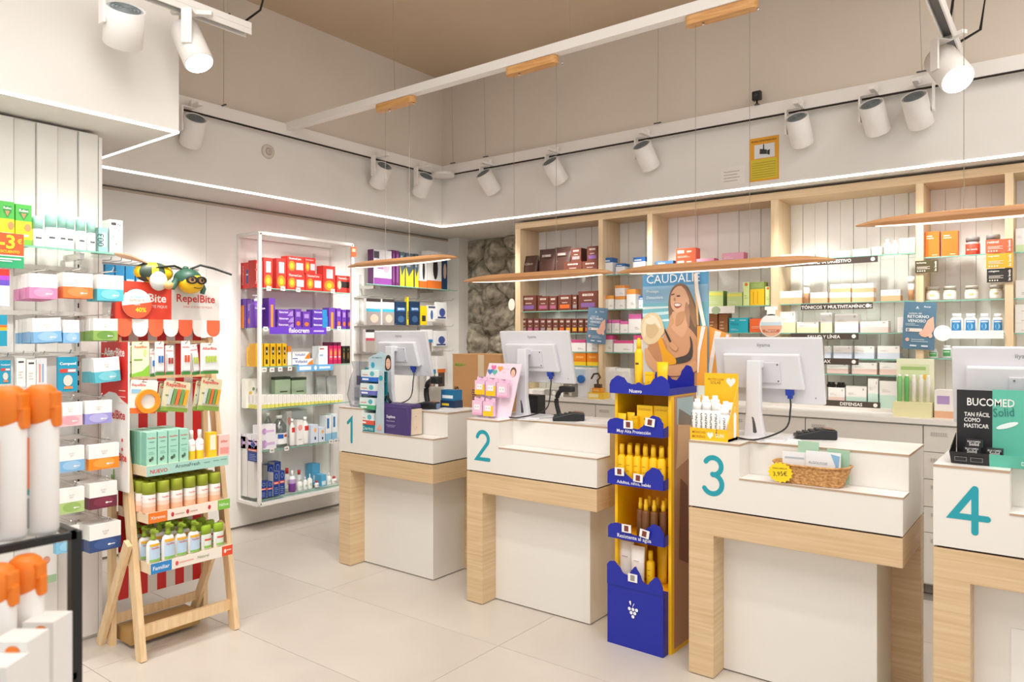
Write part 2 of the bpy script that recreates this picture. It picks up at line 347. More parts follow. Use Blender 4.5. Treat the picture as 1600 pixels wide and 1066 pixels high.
def spotlamp(label, loc, aim, side, r=0.072, h=0.2, lit=False, rz=0, group='track spotlights'):
    """loc: point under the track; aim: direction of the light; side: direction the flat arm is offset"""
    t = thing('track_spotlight', label, 'spotlight', loc, 0, group)
    s_ = Vector(side)
    m_ = MB(); m_.box(-0.02, -0.02, 0.005, 0.02, 0.02, 0.05, METALW)
    L = Vector((-s_.y, s_.x, 0)); 
    a = -s_*0.02 - L*0.0; 
    m_.obox(tuple(-L*0.10+Vector((0, 0, 0.012))), tuple(L*0.10+Vector((0, 0, 0.012))), 0.032, 0.022, METALW); m_.build('adapter', t, bevel=0.002)
    m_ = MB(); p0 = s_*(r+0.012); m_.obox(tuple(p0+Vector((0, 0, 0.0))), tuple(p0+Vector((0, 0, -0.17))), 0.05, 0.012, METALW, up=tuple(s_))
    m_.obox((0, 0, -0.004), tuple(p0+Vector((0, 0, -0.004))), 0.05, 0.008, METALW); m_.build('arm', t, bevel=0.002)
    hd = MB(); hd.lathe([(r*0.93, -h/2, METALW), (r, -h/2+0.006, METALW), (r, h/2, METALW), (r*0.93, h/2, METALW), (r*0.93, h/2-0.01, METALW)], 28)
    q = Vector(aim).normalized().to_track_quat('-Z', 'Y')
    o = hd.build('lamp_head', t); o.location = Vector((0, 0, -0.155)); o.rotation_mode = 'QUATERNION'; o.rotation_quaternion = q
    f = MB(); f.lathe([(r*0.9, h/2-0.012, 'A9B0B2'), (r*0.9, h/2-0.004, 'A9B0B2')], 24)
    for rr in (0.78, 0.6, 0.42, 0.24): f.lathe([(r*rr, h/2-0.004, '6F7779'), (r*rr-0.003, h/2+0.002, '6F7779'), (r*rr-0.007, h/2+0.002, '6F7779'), (r*rr-0.009, h/2-0.003, 'A9B0B2')], 20, caps=False)
    f.build('heat_sink', o)
    ln = MB(); ln.lathe([(r*0.9, -h/2-0.001, LENS if lit else 'E8E4DC'), (r*0.88, -h/2+0.002, LENS if lit else 'E8E4DC')], 24); ln.build('lens', o)
    return t
for i, (y, who) in enumerate(((2.60, 'white spotlight half hidden by the nearer bulkhead corner'), (4.29, 'white spotlight above the far end of the glass-shelved unit'), (4.80, 'white spotlight just before the inner corner of the fascias'))):
    spotlamp(who, (-4.70, y, 3.10), (-0.85, 0.2, -1), (0, -1, 0))
names = ('white spotlight first past the inner corner of the fascias', 'white spotlight over the stone wall side of the wooden shelving', 'white spotlight between the corner and the small black camera', 'white spotlight just beside the yellow surveillance sign', 'white spotlight of the close pair, nearer the yellow sign', 'white spotlight of the close pair, beside the lit lamp')
for (x, ax, sd), nm in zip(((-4.14, 0.3, -1), (-3.42, 0.35, -1), (-2.58, 0.22, -1), (-1.44, 0.05, -1), (-0.98, 0.25, -1), (-0.74, 0.3, 1)), names):
    spotlamp(nm, (x, 5.07, 3.10), (ax*.5, 0.85, -1), (sd, 0, 0), r=0.074)
spotlamp('big unlit white spotlight hanging from the track at the nearer bulkhead', (-3.5, 1.60, 3.155), (-0.75, 0.25, -1), (0, -1, 0), r=0.085, h=0.175)
spotlamp('lit white spotlight hanging from the track at the nearer bulkhead', (-3.5, 1.93, 3.17), (0.5, 0.1, -0.9), (0.7, -0.7, 0), r=0.072, h=0.22, lit=True)
spotlamp('lit white spotlight at the end of the hanging track before the tinted wall', (-0.52, 4.6, 3.17), (0.4, -0.55, -0.72), (-0.6, -0.8, 0), r=0.085, h=0.24, lit=True)

# hanging rail over the counters, its wooden canopies, the wing-shaped pendants
rl = thing('hanging_rail', 'long white suspended rail carrying the pendants above the counters', 'rail')
m_ = MB(); m_.box(-4.82, 3.38, 3.145, 2.2, 3.44, 3.20, METALW); m_.build('beam', rl)
for x in (-3.6, -2.2, -0.9):
    m_ = MB(); m_.tube([(x, 3.41, 3.2), (x-0.02, 3.41, CEILZ)], 0.0015, 'A79A8C', 5); m_.build('cable', rl)
def pendant(label, xc, z, L, ends, cx, wires):
    t = thing('wing_pendant', label, 'pendant lamp', (xc, 3.42, z), 0, 'wing-shaped wooden pendants')
    m_ = MB(); n = 30; W = 0.048
    for i in range(n+1):
        s_ = -1+2*i/n; x = s_*L/2; k = max(0.0, 1-abs(s_)**3.2); wv = 0.010+W*k; th = 0.006+0.040*max(0.0, 1-abs(s_)**5); dr = 0.012*abs(s_)**3
        for y, zz in ((-wv*.8, dr), (-wv, dr+th*.35), (-wv*0.75, dr+th*0.85), (0, dr+th), (wv*0.75, dr+th*0.85), (wv, dr+th*.35), (wv*.8, dr)): m_.v.append((x, y, zz))
    for i in range(n):
        for j in range(7):
            q = (i*7+j, (i+1)*7+j, (i+1)*7+(j+1) % 7, i*7+(j+1) % 7); m_.face(q[::-1], WING, 0 < j < 5)
    m_.face(range(7), WING); m_.face(range(n*7+6, n*7-1, -1), WING); m_.build('wing', t)
    d = MB()
    for i in range(12):
        a = -0.86+1.72*i/12; b2 = -0.86+1.72*(i+1)/12; k1 = 0.5*W*(1-abs(a)**3.2)+0.004; k2 = 0.5*W*(1-abs(b2)**3.2)+0.004; za = .012*abs(a)**3-.001; zb = .012*abs(b2)**3-.001
        d.poly([(a*L/2, -k1, za), (a*L/2, k1, za), (b2*L/2, k2, zb), (b2*L/2, -k2, zb)], WLED)
    d.build('diffuser', t)
    cn = MB(); pts = [(math.cos(a)*0.03+(cx-xc)+sx*0.15, math.sin(a)*0.03, 3.10-z) for sx, a0 in ((1, -PI/2), (-1, PI/2)) for a in [a0+PI*k/8 for k in range(9)]]
    cn.prism(pts, (0, 0, 0.044), noise_canopy); cn.build('canopy', t)
    for wx in wires:
        q = MB(); q.tube([(wx-xc, 0, 0.03), (wx-xc, 0, 3.10-z)], 0.0013, '8E8276', 5); q.build('wire', t)
        q = MB(); q.lathe([(0.006, 3.085-z, CHROME), (0.006, 3.10-z, CHROME)], 8, wx-xc+0.04, 0); q.build('wire_grip', t)
noise_canopy = noise_mat('honey_oak', 'CF9350', 'E0AC6E', (4, 40, 40), 2, 6, 0.45)
pendant('oak wing pendant over the first counter, beside the long glass-shelved wall', -3.56, 2.04, 1.04, 0, -3.60, (-3.70, -3.47))
pendant('oak wing pendant over the second counter, before the stone wall', -2.46, 1.885, 1.06, 0, -2.47, (-2.60, -2.30))
pendant('oak wing pendant over the third counter, before the swimsuit poster', -1.365, 1.880, 1.09, 0, -1.34, (-1.47, -1.20))
pendant('oak wing pendant over the fourth counter, running out of frame', -0.18, 2.02, 1.11, 0, -0.18, (-0.335, 0.0))

# small fittings on the fascias
t = thing('smoke_detector', 'round white speaker plate on the fascia above the glass-shelved unit', 'speaker', (-4.82, 3.26, 2.96))
m_ = MB(); m_.lathe([(0.055, 0, 'D9CFC4'), (0.05, 0.012, 'D9CFC4'), (0.03, 0.014, 'D9CFC4')], 24); o = m_.build('cover', t); o.rotation_euler = (0, PI/2, 0)
m_ = MB(); m_.lathe([(0.028, 0.014, 'C6BAAD'), (0.02, 0.02, 'C6BAAD'), (0.008, 0.022, 'B4A899'), (0.002, 0.022, 'B4A899')], 20); o = m_.build('speaker_cone', t); o.rotation_euler = (0, PI/2, 0)
t = thing('security_camera', 'small black camera standing on the track above the yellow sign', 'camera', (-1.745, 5.12, 3.19))
m_ = MB(); m_.box(-0.032, -0.02, 0.03, 0.032, 0.02, 0.095, BLACK); m_.build('body_shell', t, bevel=0.008)
m_ = MB(); m_.lathe([(0.02, 0, BLACK), (0.006, 0.012, BLACK), (0.006, 0.032, BLACK)], 12); m_.build('stand', t)
m_ = MB(); m_.ball((0, -0.02, 0.065), (0.014, 0.008, 0.014), '33363A', 12, 6); m_.build('lens', t)
x0, z1 = onY(1171, 218, YB-0.004); x1, z0 = onY(1217, 279, YB-0.004)
t = thing('warning_sign', 'yellow and orange video surveillance notice on the fascia', 'sign', ((x0+x1)/2, YB, z0))
W_ = x1-x0; H_ = z1-z0
m_ = MB(); m_.box(-W_/2, -0.004, 0, W_/2, 0, H_, 'E5A21C', front='E9A31B'); m_.build('plate', t)
m_ = MB(); m_.poly([(-W_*.45, -0.005, H_*.04), (W_*.45, -0.005, H_*.04), (W_*.45, -0.005, H_*.5), (-W_*.45, -0.005, H_*.5)], 'D9C32B')
m_.poly([(-W_*.33, -0.005, H_*.52), (W_*.36, -0.005, H_*.52), (W_*.36, -0.005, H_*.84), (-W_*.33, -0.005, H_*.84)], 'E4E4E6')
m_.text('ZONA VIDEOVIGILADA', (0, -0.006, H_*.92), (1, 0, 0), (0, 0, 1), 1, '3A2A10', width=W_*.86, bold=0.02)
for k in range(7): m_.poly([(-W_*.4, -0.006, H_*(.08+.055*k)), (W_*.4, -0.006, H_*(.08+.055*k)), (W_*.4, -0.006, H_*(.092+.055*k)), (-W_*.4, -0.006, H_*(.092+.055*k))], 'A8932A')
m_.prism([(-.03, -0.007, H_*.62), (.02, -0.007, H_*.6), (.022, -0.007, H_*.7), (-.028, -0.007, H_*.74)], (0, 0.001, 0), BLACK)
m_.prism([(.022, -0.007, H_*.6), (.04, -0.007, H_*.57), (.042, -0.007, H_*.7), (.024, -0.007, H_*.68)], (0, 0.001, 0), BLACK)
m_.prism([(-.006, -0.007, H_*.7), (.002, -0.007, H_*.7), (.002, -0.007, H_*.83), (-.006, -0.007, H_*.83)], (0, 0.001, 0), BLACK)
m_.build('print', t)
x0, z1 = onY(1126, 263, YB-0.004); x1, z0 = onY(1163, 286, YB-0.004)
t = thing('notice', 'small white notice with lines of print beside the yellow sign', 'notice', ((x0+x1)/2, YB, z0)); W_ = x1-x0; H_ = z1-z0
m_ = MB(); m_.box(-W_/2, -0.003, 0, W_/2, 0, H_, 'EFEAE2'); m_.build('sheet', t)
m_ = MB()
for k in range(4):
    m_.poly([(-W_*.36, -0.004, H_*(.2+.17*k)), (W_*(.2+.1*(k % 2)), -0.004, H_*(.2+.17*k)), (W_*(.2+.1*(k % 2)), -0.004, H_*(.23+.17*k)), (-W_*.36, -0.004, H_*(.23+.17*k))], 'A79C92')
m_.build('print', t)

# ================================================================== wooden shelving behind the counters
SH = thing('wall_shelving_unit', 'light oak shelving with glass shelves along the back wall', 'shelving')
YF, YK = 5.33, 5.63
divs = [(-4.038, -3.98), (-3.157, -3.114), (-2.704, -2.659), (-1.716, -1.663), (-0.788, -0.744), (-0.31, -0.267), (0.55, 0.6), (1.3, 1.35)]
for x0, x1 in divs:
    m_ = MB(); m_.box(x0, YF, 1.08, x1, YK, 2.545, WOODV); m_.build('upright', SH, bevel=0.001)
m_ = MB(); m_.box(-4.038, YF, 2.545, 1.35, YK, 2.60, WOOD); m_.build('top_board', SH)
m_ = MB(); m_.box(-4.038, YF, 1.045, 1.35, YK, 1.08, LAM); m_.build('bottom_board', SH)
sl = {}
for (a0, a1), (b0, b1) in zip(divs[:-1], divs[1:]):
    n = max(2, round((b0-a1)/0.085)); wd = (b0-a1)/n
    key = round(wd, 3)
    bk = MB(); bk.box(a1, YK+.013, 1.08, b0, YK+.02, 2.545, PANEL); bk.build('back_board', SH)
    if key not in sl:
        q = MB(); q.box(0.0012, 0, 1.08, wd-0.0012, 0.011, 2.545, PANEL); sl[key] = q.mesh('slat')
    for i in range(n):
        child('slat', sl[key], SH, (a1+wd*i, YK+(0.006 if i % 2 else 0.0)-.006, 0))
    for z in {0: (2.10, 1.79, 1.59, 1.43, 1.31), 1: (2.08, 1.79, 1.59, 1.43), 2: (2.10, 1.79, 1.59, 1.41), 3: (2.105, 1.794, 1.585, 1.408, 1.302), 4: (2.07, 1.79, 1.58, 1.42)}.get(divs.index((a0, a1)), (2.07, 1.79, 1.58)):
        q = MB(); q.box(a1+0.002, YF+0.02, z-0.008, b0-0.002, YK-0.004, z-0.0005, GLASS, front=GLASS_EDGE); q.build('glass_shelf', SH)
# low cabinets with worktop
WT = MB(); WT.box(-3.95, 4.985, 1.03, 2.0, 5.328, 1.058, 'F4F2EE'); 
tag(WT.build('worktop'), 'long white worktop over the drawer cabinets along the back wall', 'worktop')
def cabinet(x0, x1, rows, handle, label):
    t = thing('drawer_cabinet', label, 'cabinet', ((x0+x1)/2, 5.0, 0)); hw = (x1-x0)/2
    m_ = MB(); m_.box(-hw+0.001, 0.02, 0.06, hw-0.001, 0.6, 1.03, 'E8E4DE'); m_.box(-hw+0.001, 0.06, 0, hw-0.001, 0.6, 0.06, '9A948C'); m_.build('carcass', t)
    for z0, z1 in rows:
        d = MB(); d.box(-hw+0.003, 0, z0+0.002, hw-0.003, 0.018, z1-0.002, LAM); dr = d.build('drawer', t, bevel=0.001)
        h_ = MB()
        if handle == 'long':
            hh = min(0.2, hw-0.05); h_.tube([(-hh, 0, (z0+z1)/2+0.02), (-hh, -0.028, (z0+z1)/2+0.02), (hh, -0.028, (z0+z1)/2+0.02), (hh, 0, (z0+z1)/2+0.02)], 0.005, CHROME, 6)
            h_.build('handle', dr)
        g = MB()
        g.box(-hw+0.04, -0.003, z1-0.055, -hw+0.13, 0, z1-0.035, 'D8D4CE')
        for k in range(7): g.box(-hw+0.045+0.012*k, -0.0045, z1-0.055, -hw+0.049+0.012*k, -0.003, z1-0.035, 'B9B4AC')
        g.build('label_holder', dr)
big = [(0.07, 0.37), (0.37, 0.70), (0.70, 1.02)]
small = [(0.07, 0.379), (0.379, 0.534), (0.534, 0.70), (0.70, 0.864), (0.864, 1.02)]
cn_ = ['white three-drawer cabinet under the shelving behind the first counter', 'white three-drawer cabinet seen between the monitors of the first and second counters', 'white three-drawer cabinet hidden behind the sun-care stand', 'white three-drawer cabinet seen under the monitor of the third counter', 'white three-drawer cabinet seen above the card terminal of the third counter',]
xs = (-3.95, -2.99, -2.30, -1.93, -1.385, -0.70)
for i in range(5): cabinet(xs[i], xs[i+1], big, 'long', cn_[i])
cabinet(-0.70, 0.05, small, '', 'white five-drawer cabinet seen between the third and fourth counters')
cabinet(0.05, 0.95, big, 'long', 'white three-drawer cabinet behind the fourth counter')

# ================================================================== counters
def stroke(m_, pts, w_, y, mat):
    """flat round-ended stroke in the x-z plane, one mitred ribbon"""
    P_ = [Vector((p[0], 0, p[1])) for p in pts]; n = len(P_); L_, R_ = [], []
    for i, p in enumerate(P_):
        d1 = (P_[i]-P_[i-1]).normalized() if i else (P_[1]-P_[0]).normalized(); d2 = (P_[i+1]-P_[i]).normalized() if i < n-1 else d1
        n1 = Vector((-d1.z, 0, d1.x)); n2 = Vector((-d2.z, 0, d2.x)); nn = (n1+n2).normalized(); k = min(2.2, 1/max(.3, nn.dot(n1)))
        L_.append(p+nn*w_/2*k); R_.append(p-nn*w_/2*k)
    def capp(c, d): nv = Vector((-d.z, 0, d.x)); return [c+(nv*math.cos(a)+d*math.sin(a))*w_/2 for a in [PI*k/8 for k in range(1, 8)]]
    for i in range(n-1): m_.poly([(q.x, y, q.z) for q in (R_[i], R_[i+1], L_[i+1], L_[i])], mat)
    dE = (P_[-1]-P_[-2]).normalized(); dS = (P_[0]-P_[1]).normalized()
    m_.poly([(q.x, y, q.z) for q in ([L_[-1]]+capp(P_[-1], dE)+[R_[-1]])][::-1], mat)
    m_.poly([(q.x, y, q.z) for q in ([R_[0]]+capp(P_[0], dS)+[L_[0]])][::-1], mat)
def arc(cx, cz, r, a0, a1, n=14, rz=None): rz = rz or r; return [(cx+r*math.cos(math.radians(a0+(a1-a0)*k/n)), cz+rz*math.sin(math.radians(a0+(a1-a0)*k/n))) for k in range(n+1)]
DIG = {1: [[(-0.028, 0.045), (0.008, 0.075), (0.008, -0.075)]],
       2: [arc(0, 0.036, 0.040, 165, -35, 16) + [(-0.042, -0.075), (0.045, -0.075)]],
       3: [arc(-0.004, 0.040, 0.037, 150, -90, 16), arc(-0.006, -0.037, 0.042, 90, -150, 18)],
       4: [[(0.012, -0.08), (0.012, 0.070)], [(0.012, 0.070), (-0.055, -0.030), (0.048, -0.030)]]}
CW = 0.885
def counter(x0, y0, num):
    t = thing('service_counter', 'white and oak service counter marked with a teal '+('', 'one, farthest', 'two', 'three', 'four, cut by the frame')[num], 'counter', (x0, y0, 0)); t['group'] = 'service counters'
    W = CW
    m_ = MB()   # inverted-L oak frame
    pts = [(0, 0, 0.004), (0.118, 0, 0.004), (0.118, 0, 0.65), (W, 0, 0.65), (W, 0, 0.766), (0, 0, 0.766)]
    m_.prism(pts, (0, 0.125, 0), WOOD)
    m_.box(0, 0.125, 0.65, W, 0.51, 0.766, WOOD)
    m_.box(W-0.118, 0.43, 0.004, W, 0.51, 0.65, WOOD); m_.box(0, 0.125, 0.004, 0.03, 0.51, 0.65, WOOD)
    m_.build('oak_frame', t, bevel=0.0012)
    m_ = MB(); m_.box(0.118, 0.124, 0.006, W-0.115, 0.43, 0.65, LAM); m_.build('cabinet_base', t, bevel=0.001)
    m_ = MB(); m_.box(0.012, 0.012, 0.766, W-0.012, 0.5, 0.774, GAP); m_.build('shadow_gap', t)
    m_ = MB()
    m_.box(0, 0.002, 0.774, 0.237, 0.51, 1.068, LAM); m_.box(0.237, 0.002, 0.774, W, 0.135, 0.919, LAM); m_.box(0.237, 0.135, 0.774, W, 0.51, 1.068, LAM)
    m_.build('upper_box', t)
    m_ = MB(); m_.prism([(0, 0, 1.068), (0.239, 0, 1.068), (0.239, 0.133, 1.068), (W+0.002, 0.133, 1.068), (W+0.002, 0.512, 1.068), (0, 0.512, 1.068)], (0, 0, 0.0085), EDGE)
    m_.prism([(0.001, 0.001, 1.0766), (0.238, 0.001, 1.0766), (0.238, 0.134, 1.0766), (W+0.001, 0.134, 1.0766), (W+0.001, 0.511, 1.0766), (0.001, 0.511, 1.0766)], (0, 0, 0.0004), LAM_TOP)
    m_.build('counter_top', t)
    m_ = MB(); m_.box(0.237, 0, 0.919, W+0.002, 0.133, 0.9265, EDGE, top=LAM_TOP); m_.build('lower_ledge', t)
    m_ = MB()
    for si_, st_ in enumerate(DIG[num]): stroke(m_, [(p[0]*1.05, p[1]*1.05) for p in st_], 0.0225, -.0004*si_, TEAL)
    m_.build('number', t, (0.12, 0.0012, 0.925))
    return t
CX = {1: -3.99, 2: -2.82, 3: -1.40, 4: -0.405}; CY = {1: 3.26, 2: 3.25, 3: 3.18, 4: 3.13}
for k in (1, 2, 3, 4): counter(CX[k], CY[k], k)
# ================================================================== products: each is a body with its own print and cap
_pc = {}
def add_decals(m_, dec, w, d, h, y=None, curve=False):
    """print on the front (-y) face; u, v run 0..1 over the face"""
    y0 = (-d/2 if y is None else y)
    lay = 0
    def pt(u, v, k):
        if curve:
            a = (u-0.5)*2.2; R = w/2+k; return (R*math.sin(a), -R*math.cos(a)*(d/w), v*h)
        return ((u-0.5)*w, y0-k, v*h)
    for q in dec:
        lay += 1; k = 0.0004+0.00025*lay
        if q[0] == 'r':
            _, u0, v0, u1, v1, c_ = q; n = 6 if curve else 1
            for i in range(n):
                a, b_ = u0+(u1-u0)*i/n, u0+(u1-u0)*(i+1)/n
                m_.poly([pt(a, v0, k), pt(b_, v0, k), pt(b_, v1, k), pt(a, v1, k)], c_)
        elif q[0] == 'e':
            _, u, v, ru, rv, c_ = q; m_.poly([pt(u+ru*math.cos(2*PI*i/18), v+rv*math.sin(2*PI*i/18), k) for i in range(18)], c_)
        elif q[0] == 'p': m_.poly([pt(a, b_, k) for a, b_ in q[1]], q[2])
        elif q[0] == 't':
            _, s_, u, v, wf, c_ = q[:6]; bold = q[6] if len(q) > 6 else 0.02
            kk = k+(0.001 if curve else 0)
            m_.text(s_, pt(u, v, kk), (1, 0, 0), (0, 0, 1), 1, c_, width=wf*w, bold=bold)
        elif q[0] == 'tv':
            _, s_, u, v, hf, c_ = q[:6]; m_.text(s_, pt(u, v, k), (0, 0, 1), (-1, 0, 0), 1, c_, width=hf*h, bold=0.02)
def LINES(n, v0, v1, u0, u1, c_):
    return [('r', u0, v0+(v1-v0)*i/n, u1-(0.12 if i % 2 else 0), v0+(v1-v0)*i/n+(v1-v0)/n*0.35, c_) for i in range(n)]
def product(spec, w, d, h):
    """-> [(part name or None, mesh)]; first entry is the thing's own mesh"""
    key = (id(spec), round(w, 3), round(d, 3), round(h, 3))
    if key in _pc: return _pc[key]
    s_ = spec['s']; out = []; b_ = MB(); dec = spec.get('dec', ())
    if s_ == 'box':
        bands = spec['b']; e = 0.0
        for i, (z0, c_) in enumerate(bands):
            z1 = bands[i+1][0] if i+1 < len(bands) else 1.0
            n = len(b_.v); b_.v += [(x*w/2, y*d/2, z*h) for z in (z0, z1) for x, y in ((-1, -1), (1, -1), (1, 1), (-1, 1))]
            for k in range(4): b_.face((n+k, n+(k+1) % 4, n+4+(k+1) % 4, n+4+k), c_)
            if i == 0: b_.face((n, n+3, n+2, n+1), c_)
            if i == len(bands)-1: b_.face((n+4, n+5, n+6, n+7), spec.get('top', c_))
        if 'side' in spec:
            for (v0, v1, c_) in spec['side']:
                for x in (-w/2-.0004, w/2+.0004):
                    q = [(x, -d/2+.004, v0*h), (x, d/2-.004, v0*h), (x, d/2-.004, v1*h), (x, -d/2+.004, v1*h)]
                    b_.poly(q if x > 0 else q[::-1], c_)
        out.append((None, b_.mesh(spec['n'])))
    elif s_ == 'bot':
        r = w/2; ey = spec.get('ey', 1.0)
        b_.lathe([(p[0]*r, p[1]*h, p[2]) for p in spec['p']], spec.get('seg', 16), ey=ey); out.append((None, b_.mesh(spec['n'])))
        if 'cap' in spec:
            c2 = MB(); c2.lathe([(p[0]*r, p[1]*h, p[2]) for p in spec['cap']], 14, ey=ey if spec.get('flatcap') else 1.0)
            if spec.get('nozzle'):
                zt = spec['nozzle'][0]*h; c2.box(-r*.22, -r*1.25, zt-0.02*h, r*.22, 0, zt+0.04*h, spec['nozzle'][1])
            out.append((spec.get('capname', 'cap'), c2.mesh('cap')))
    elif s_ == 'tube':   # flattened crimp at the top, cap at the foot
        n = 14; seg = 16; prof = spec['p']
        m_ = b_
        for j, (zf, c_) in enumerate(prof):
            k = zf; rx = w/2*(0.82+0.18*k); ry = d/2*(1-k)**0.7+0.002
            for i in range(seg):
                a = 2*PI*i/seg; m_.v.append((rx*math.cos(a), ry*math.sin(a), zf*h))
        for j in range(len(prof)-1):
            for i in range(seg): m_.face((j*seg+i, j*seg+(i+1) % seg, (j+1)*seg+(i+1) % seg, (j+1)*seg+i), prof[j][1], True)
        m_.face(range(seg-1, -1, -1), prof[0][1]); m_.face(range((len(prof)-1)*seg, len(prof)*seg), prof[-1][1])
        out.append((None, b_.mesh(spec['n'])))
    elif s_ == 'pouch':  # stand-up bag: fat foot, pinched serrated top
        prof = [(0, .8, 1), (.12, .95, 1), (.5, 1, .8), (.8, 1, .35), (.93, 1, .06), (1, 1.02, .05)]; seg = 18
        for zf, kx, ky in prof:
            for i in range(seg):
                a = 2*PI*i/seg; ca, sa = math.cos(a), math.sin(a)
                b_.v.append((w/2*kx*math.copysign(abs(ca)**.45, ca), d/2*ky*math.copysign(abs(sa)**.7, sa), zf*h+0.004*math.sin(i*2.4+zf*9)*(zf > 0.4)))
        for j in range(5):
            cc_ = spec['c'][min(j, len(spec['c'])-1)]
            for i in range(seg): b_.face((j*seg+i, j*seg+(i+1) % seg, (j+1)*seg+(i+1) % seg, (j+1)*seg+i), cc_, True)
        b_.face(range(seg-1, -1, -1), spec['c'][0]); b_.face(range(5*seg, 6*seg), spec['c'][-1])
        out.append((None, b_.mesh(spec['n'])))
    elif s_ == 'card':   # flat hanging card with euro hole and a blister
        c_ = spec['c']; T = 0.0016
        hw = w*0.08
        pts = [(-w/2, 0, 0), (w/2, 0, 0), (w/2, 0, h*.96), (w/2-w*.06, 0, h), (-w/2+w*.06, 0, h), (-w/2, 0, h*.96)]
        b_.prism([(p[0], -T, p[2]) for p in pts], (0, 2*T, 0), c_)
        b_.box(-hw, -T-.0003, h*.93, hw, T+.0003, h*.95, '55504A')
        out.append((None, b_.mesh(spec['n'])))
        if spec.get('bl'):
            u0, v0, u1, v1, cb = spec['bl']; q = MB(); q.box((u0-.5)*w, -max(d*.8, .008), v0*h, (u1-.5)*w, -T-.0004, v1*h, cb); out.append(('blister', q.mesh('blister')))
        if dec:
            p_ = MB(); add_decals(p_, dec, w, d, h, y=-T-.0002); out.append(('print', p_.mesh('print')))
        _pc[key] = out; return out
    if dec:
        p_ = MB(); add_decals(p_, dec, w, d, h, y=(-d*.36 if s_ == 'pouch' else (-d/2*.75 if s_ == 'tube' else None)), curve=(s_ == 'bot')); out.append(('print', p_.mesh('print')))
    _pc[key] = out; return out
def put(spec, loc, w, d, h, label, group=None, rz=0.0, tilt=None):
    parts = product(spec, w, d, h)
    o = bpy.data.objects.new(spec['n'], parts[0][1]); C.objects.link(o); o.location = loc; o.rotation_euler.z = rz
    if tilt: o.rotation_euler = (tilt[0], tilt[1], rz)
    tag(o, label, spec['cat'], group)
    for nm, me in parts[1:]: child(nm, me, o)
    return o
def K(s, n, cat, desc, **k): return dict(s=s, n=n, cat=cat, desc=desc, **k)
def run(items, z, plane, P, depth, where, group, order='along', start=1):
    """items: (spec, u0, u1, vtop[, 'up' = stacked on the previous][, depth]) measured at the front plane"""
    prev = z; k = start-1
    n = sum(1 for i in items)
    for it in items:
        spec, u0, u1, vt = it[:4]; fl_ = it[4] if len(it) > 4 else ''
        k += 1; pp = P
        if fl_ == 'back': pp = P + (0.10 if plane == 'Y' else -0.09)
        f = onY if plane == 'Y' else onX
        a0, _ = f(u0, 500, pp); a1, zt = f(u1, vt, pp); zt = (f(u0, vt, pp)[1]+zt)/2
        zb = prev if fl_ == 'up' else z
        h = max(0.018, zt-zb); w_ = max(0.012, abs(a1-a0)-0.002); d = it[5] if len(it) > 5 else spec.get('d', 0.09)
        if spec['s'] == 'bot': d = w_
        if spec['s'] == 'box' and plane == 'X': d = min(d, 0.1)
        c_ = (a0+a1)/2
        side_ = plane == 'X' and u1 <= 406 and -5.2 < P < -5.0
        if side_:   # seen from the open end of the framed unit
            a0 = onY(u0, 500, 3.362)[0]; a1, zt = onY(u1, vt, 3.362); h = max(.018, zt-zb); w_ = a1-a0-.002; d = .04
            o = put(spec, ((a0+a1)/2, 3.362+d/2, zb+.0004), w_, d, h, f"{spec['desc']}, {ORD[k]} {order} {where}", group); prev = zb+h+.0006; continue
        loc = (c_, pp+d/2, zb+0.0004) if plane == 'Y' else (pp-d/2, c_, zb+0.0004)
        lab = f"{spec['desc']}, {ORD[k]} {order} {where}"
        put(spec, loc, w_, d, h, lab, group, 0.0 if plane == 'Y' else PI/2)
        prev = zb+h+0.0006

BR, BRD = '6B3A2C', '4A261E'
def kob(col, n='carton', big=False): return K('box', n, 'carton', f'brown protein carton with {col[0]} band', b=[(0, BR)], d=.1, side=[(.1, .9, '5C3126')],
    dec=[('r', .22, .74, .78, .86, 'D9C9BE'), ('t', 'KOBHO', .5, .80, .42, BR), ('r', .3, .48, .7, .53, 'C9B4A8'), ('r', .14, .14, .86, .38, col[1])])
kv = kob(('violet', '7D5A93')); kp = kob(('pink', 'A85F79')); ko = kob(('orange', 'E0672A')); kg = kob(('grey', '948A88')); ky = kob(('yellow', 'E0A52B')); kt = kob(('tan', 'B59A78'))
kpouch = K('pouch', 'snack_pouch', 'pouch', 'dark brown stand-up snack pouch', c=['5A3A30', '4E3028', '4A2D26'], d=.11,
    dec=[('r', .25, .70, .75, .80, '8C7469'), ('t', 'KOBHO', .5, .75, .42, 'EDE3DC'), ('r', .2, .5, .8, .52, 'C9B4A8'), ('e', .5, .24, .26, .17, 'B08A55'), ('e', .45, .26, .12, .08, 'D4B078')])
kpouch2 = K('pouch', 'snack_pouch', 'pouch', 'short brown snack pouch with blue-grey window', c=['5A3A30', '4E3028', '4A2D26'], d=.08,
    dec=[('t', 'KOBHO', .5, .62, .5, 'C9B4A8'), ('e', .5, .25, .3, .16, '76839B')])
def wc(desc, col, where='low', cl='F6F3EE', name='carton', **k):
    if where == 'low': b_ = [(0, col), (.48, cl)]
    elif where == 'top': b_ = [(0, cl), (.74, col)]
    else: b_ = [(0, cl)]
    return K('box', name, 'carton', desc, b=b_, dec=[('e', .85, .86, .05, .06, 'C9BFB6')] + LINES(2, .6, .72, .12, .5, 'D9D2CA') if where == 'low' else LINES(2, .2, .36, .5, .85, 'B7AFA8'), **k)
w_or = wc('white carton with soft orange lower half', 'F3B98A'); w_ol = wc('white carton with orange top', 'F0A04A', 'top'); w_bl = K('box', 'carton', 'carton', 'white carton with blue top', b=[(0, 'F4F5F7'), (.72, '2E6BB0')], dec=[('r', .1, .78, .7, .86, 'DCE8F4'), ('r', .1, .2, .3, .26, '8FA8C0')])
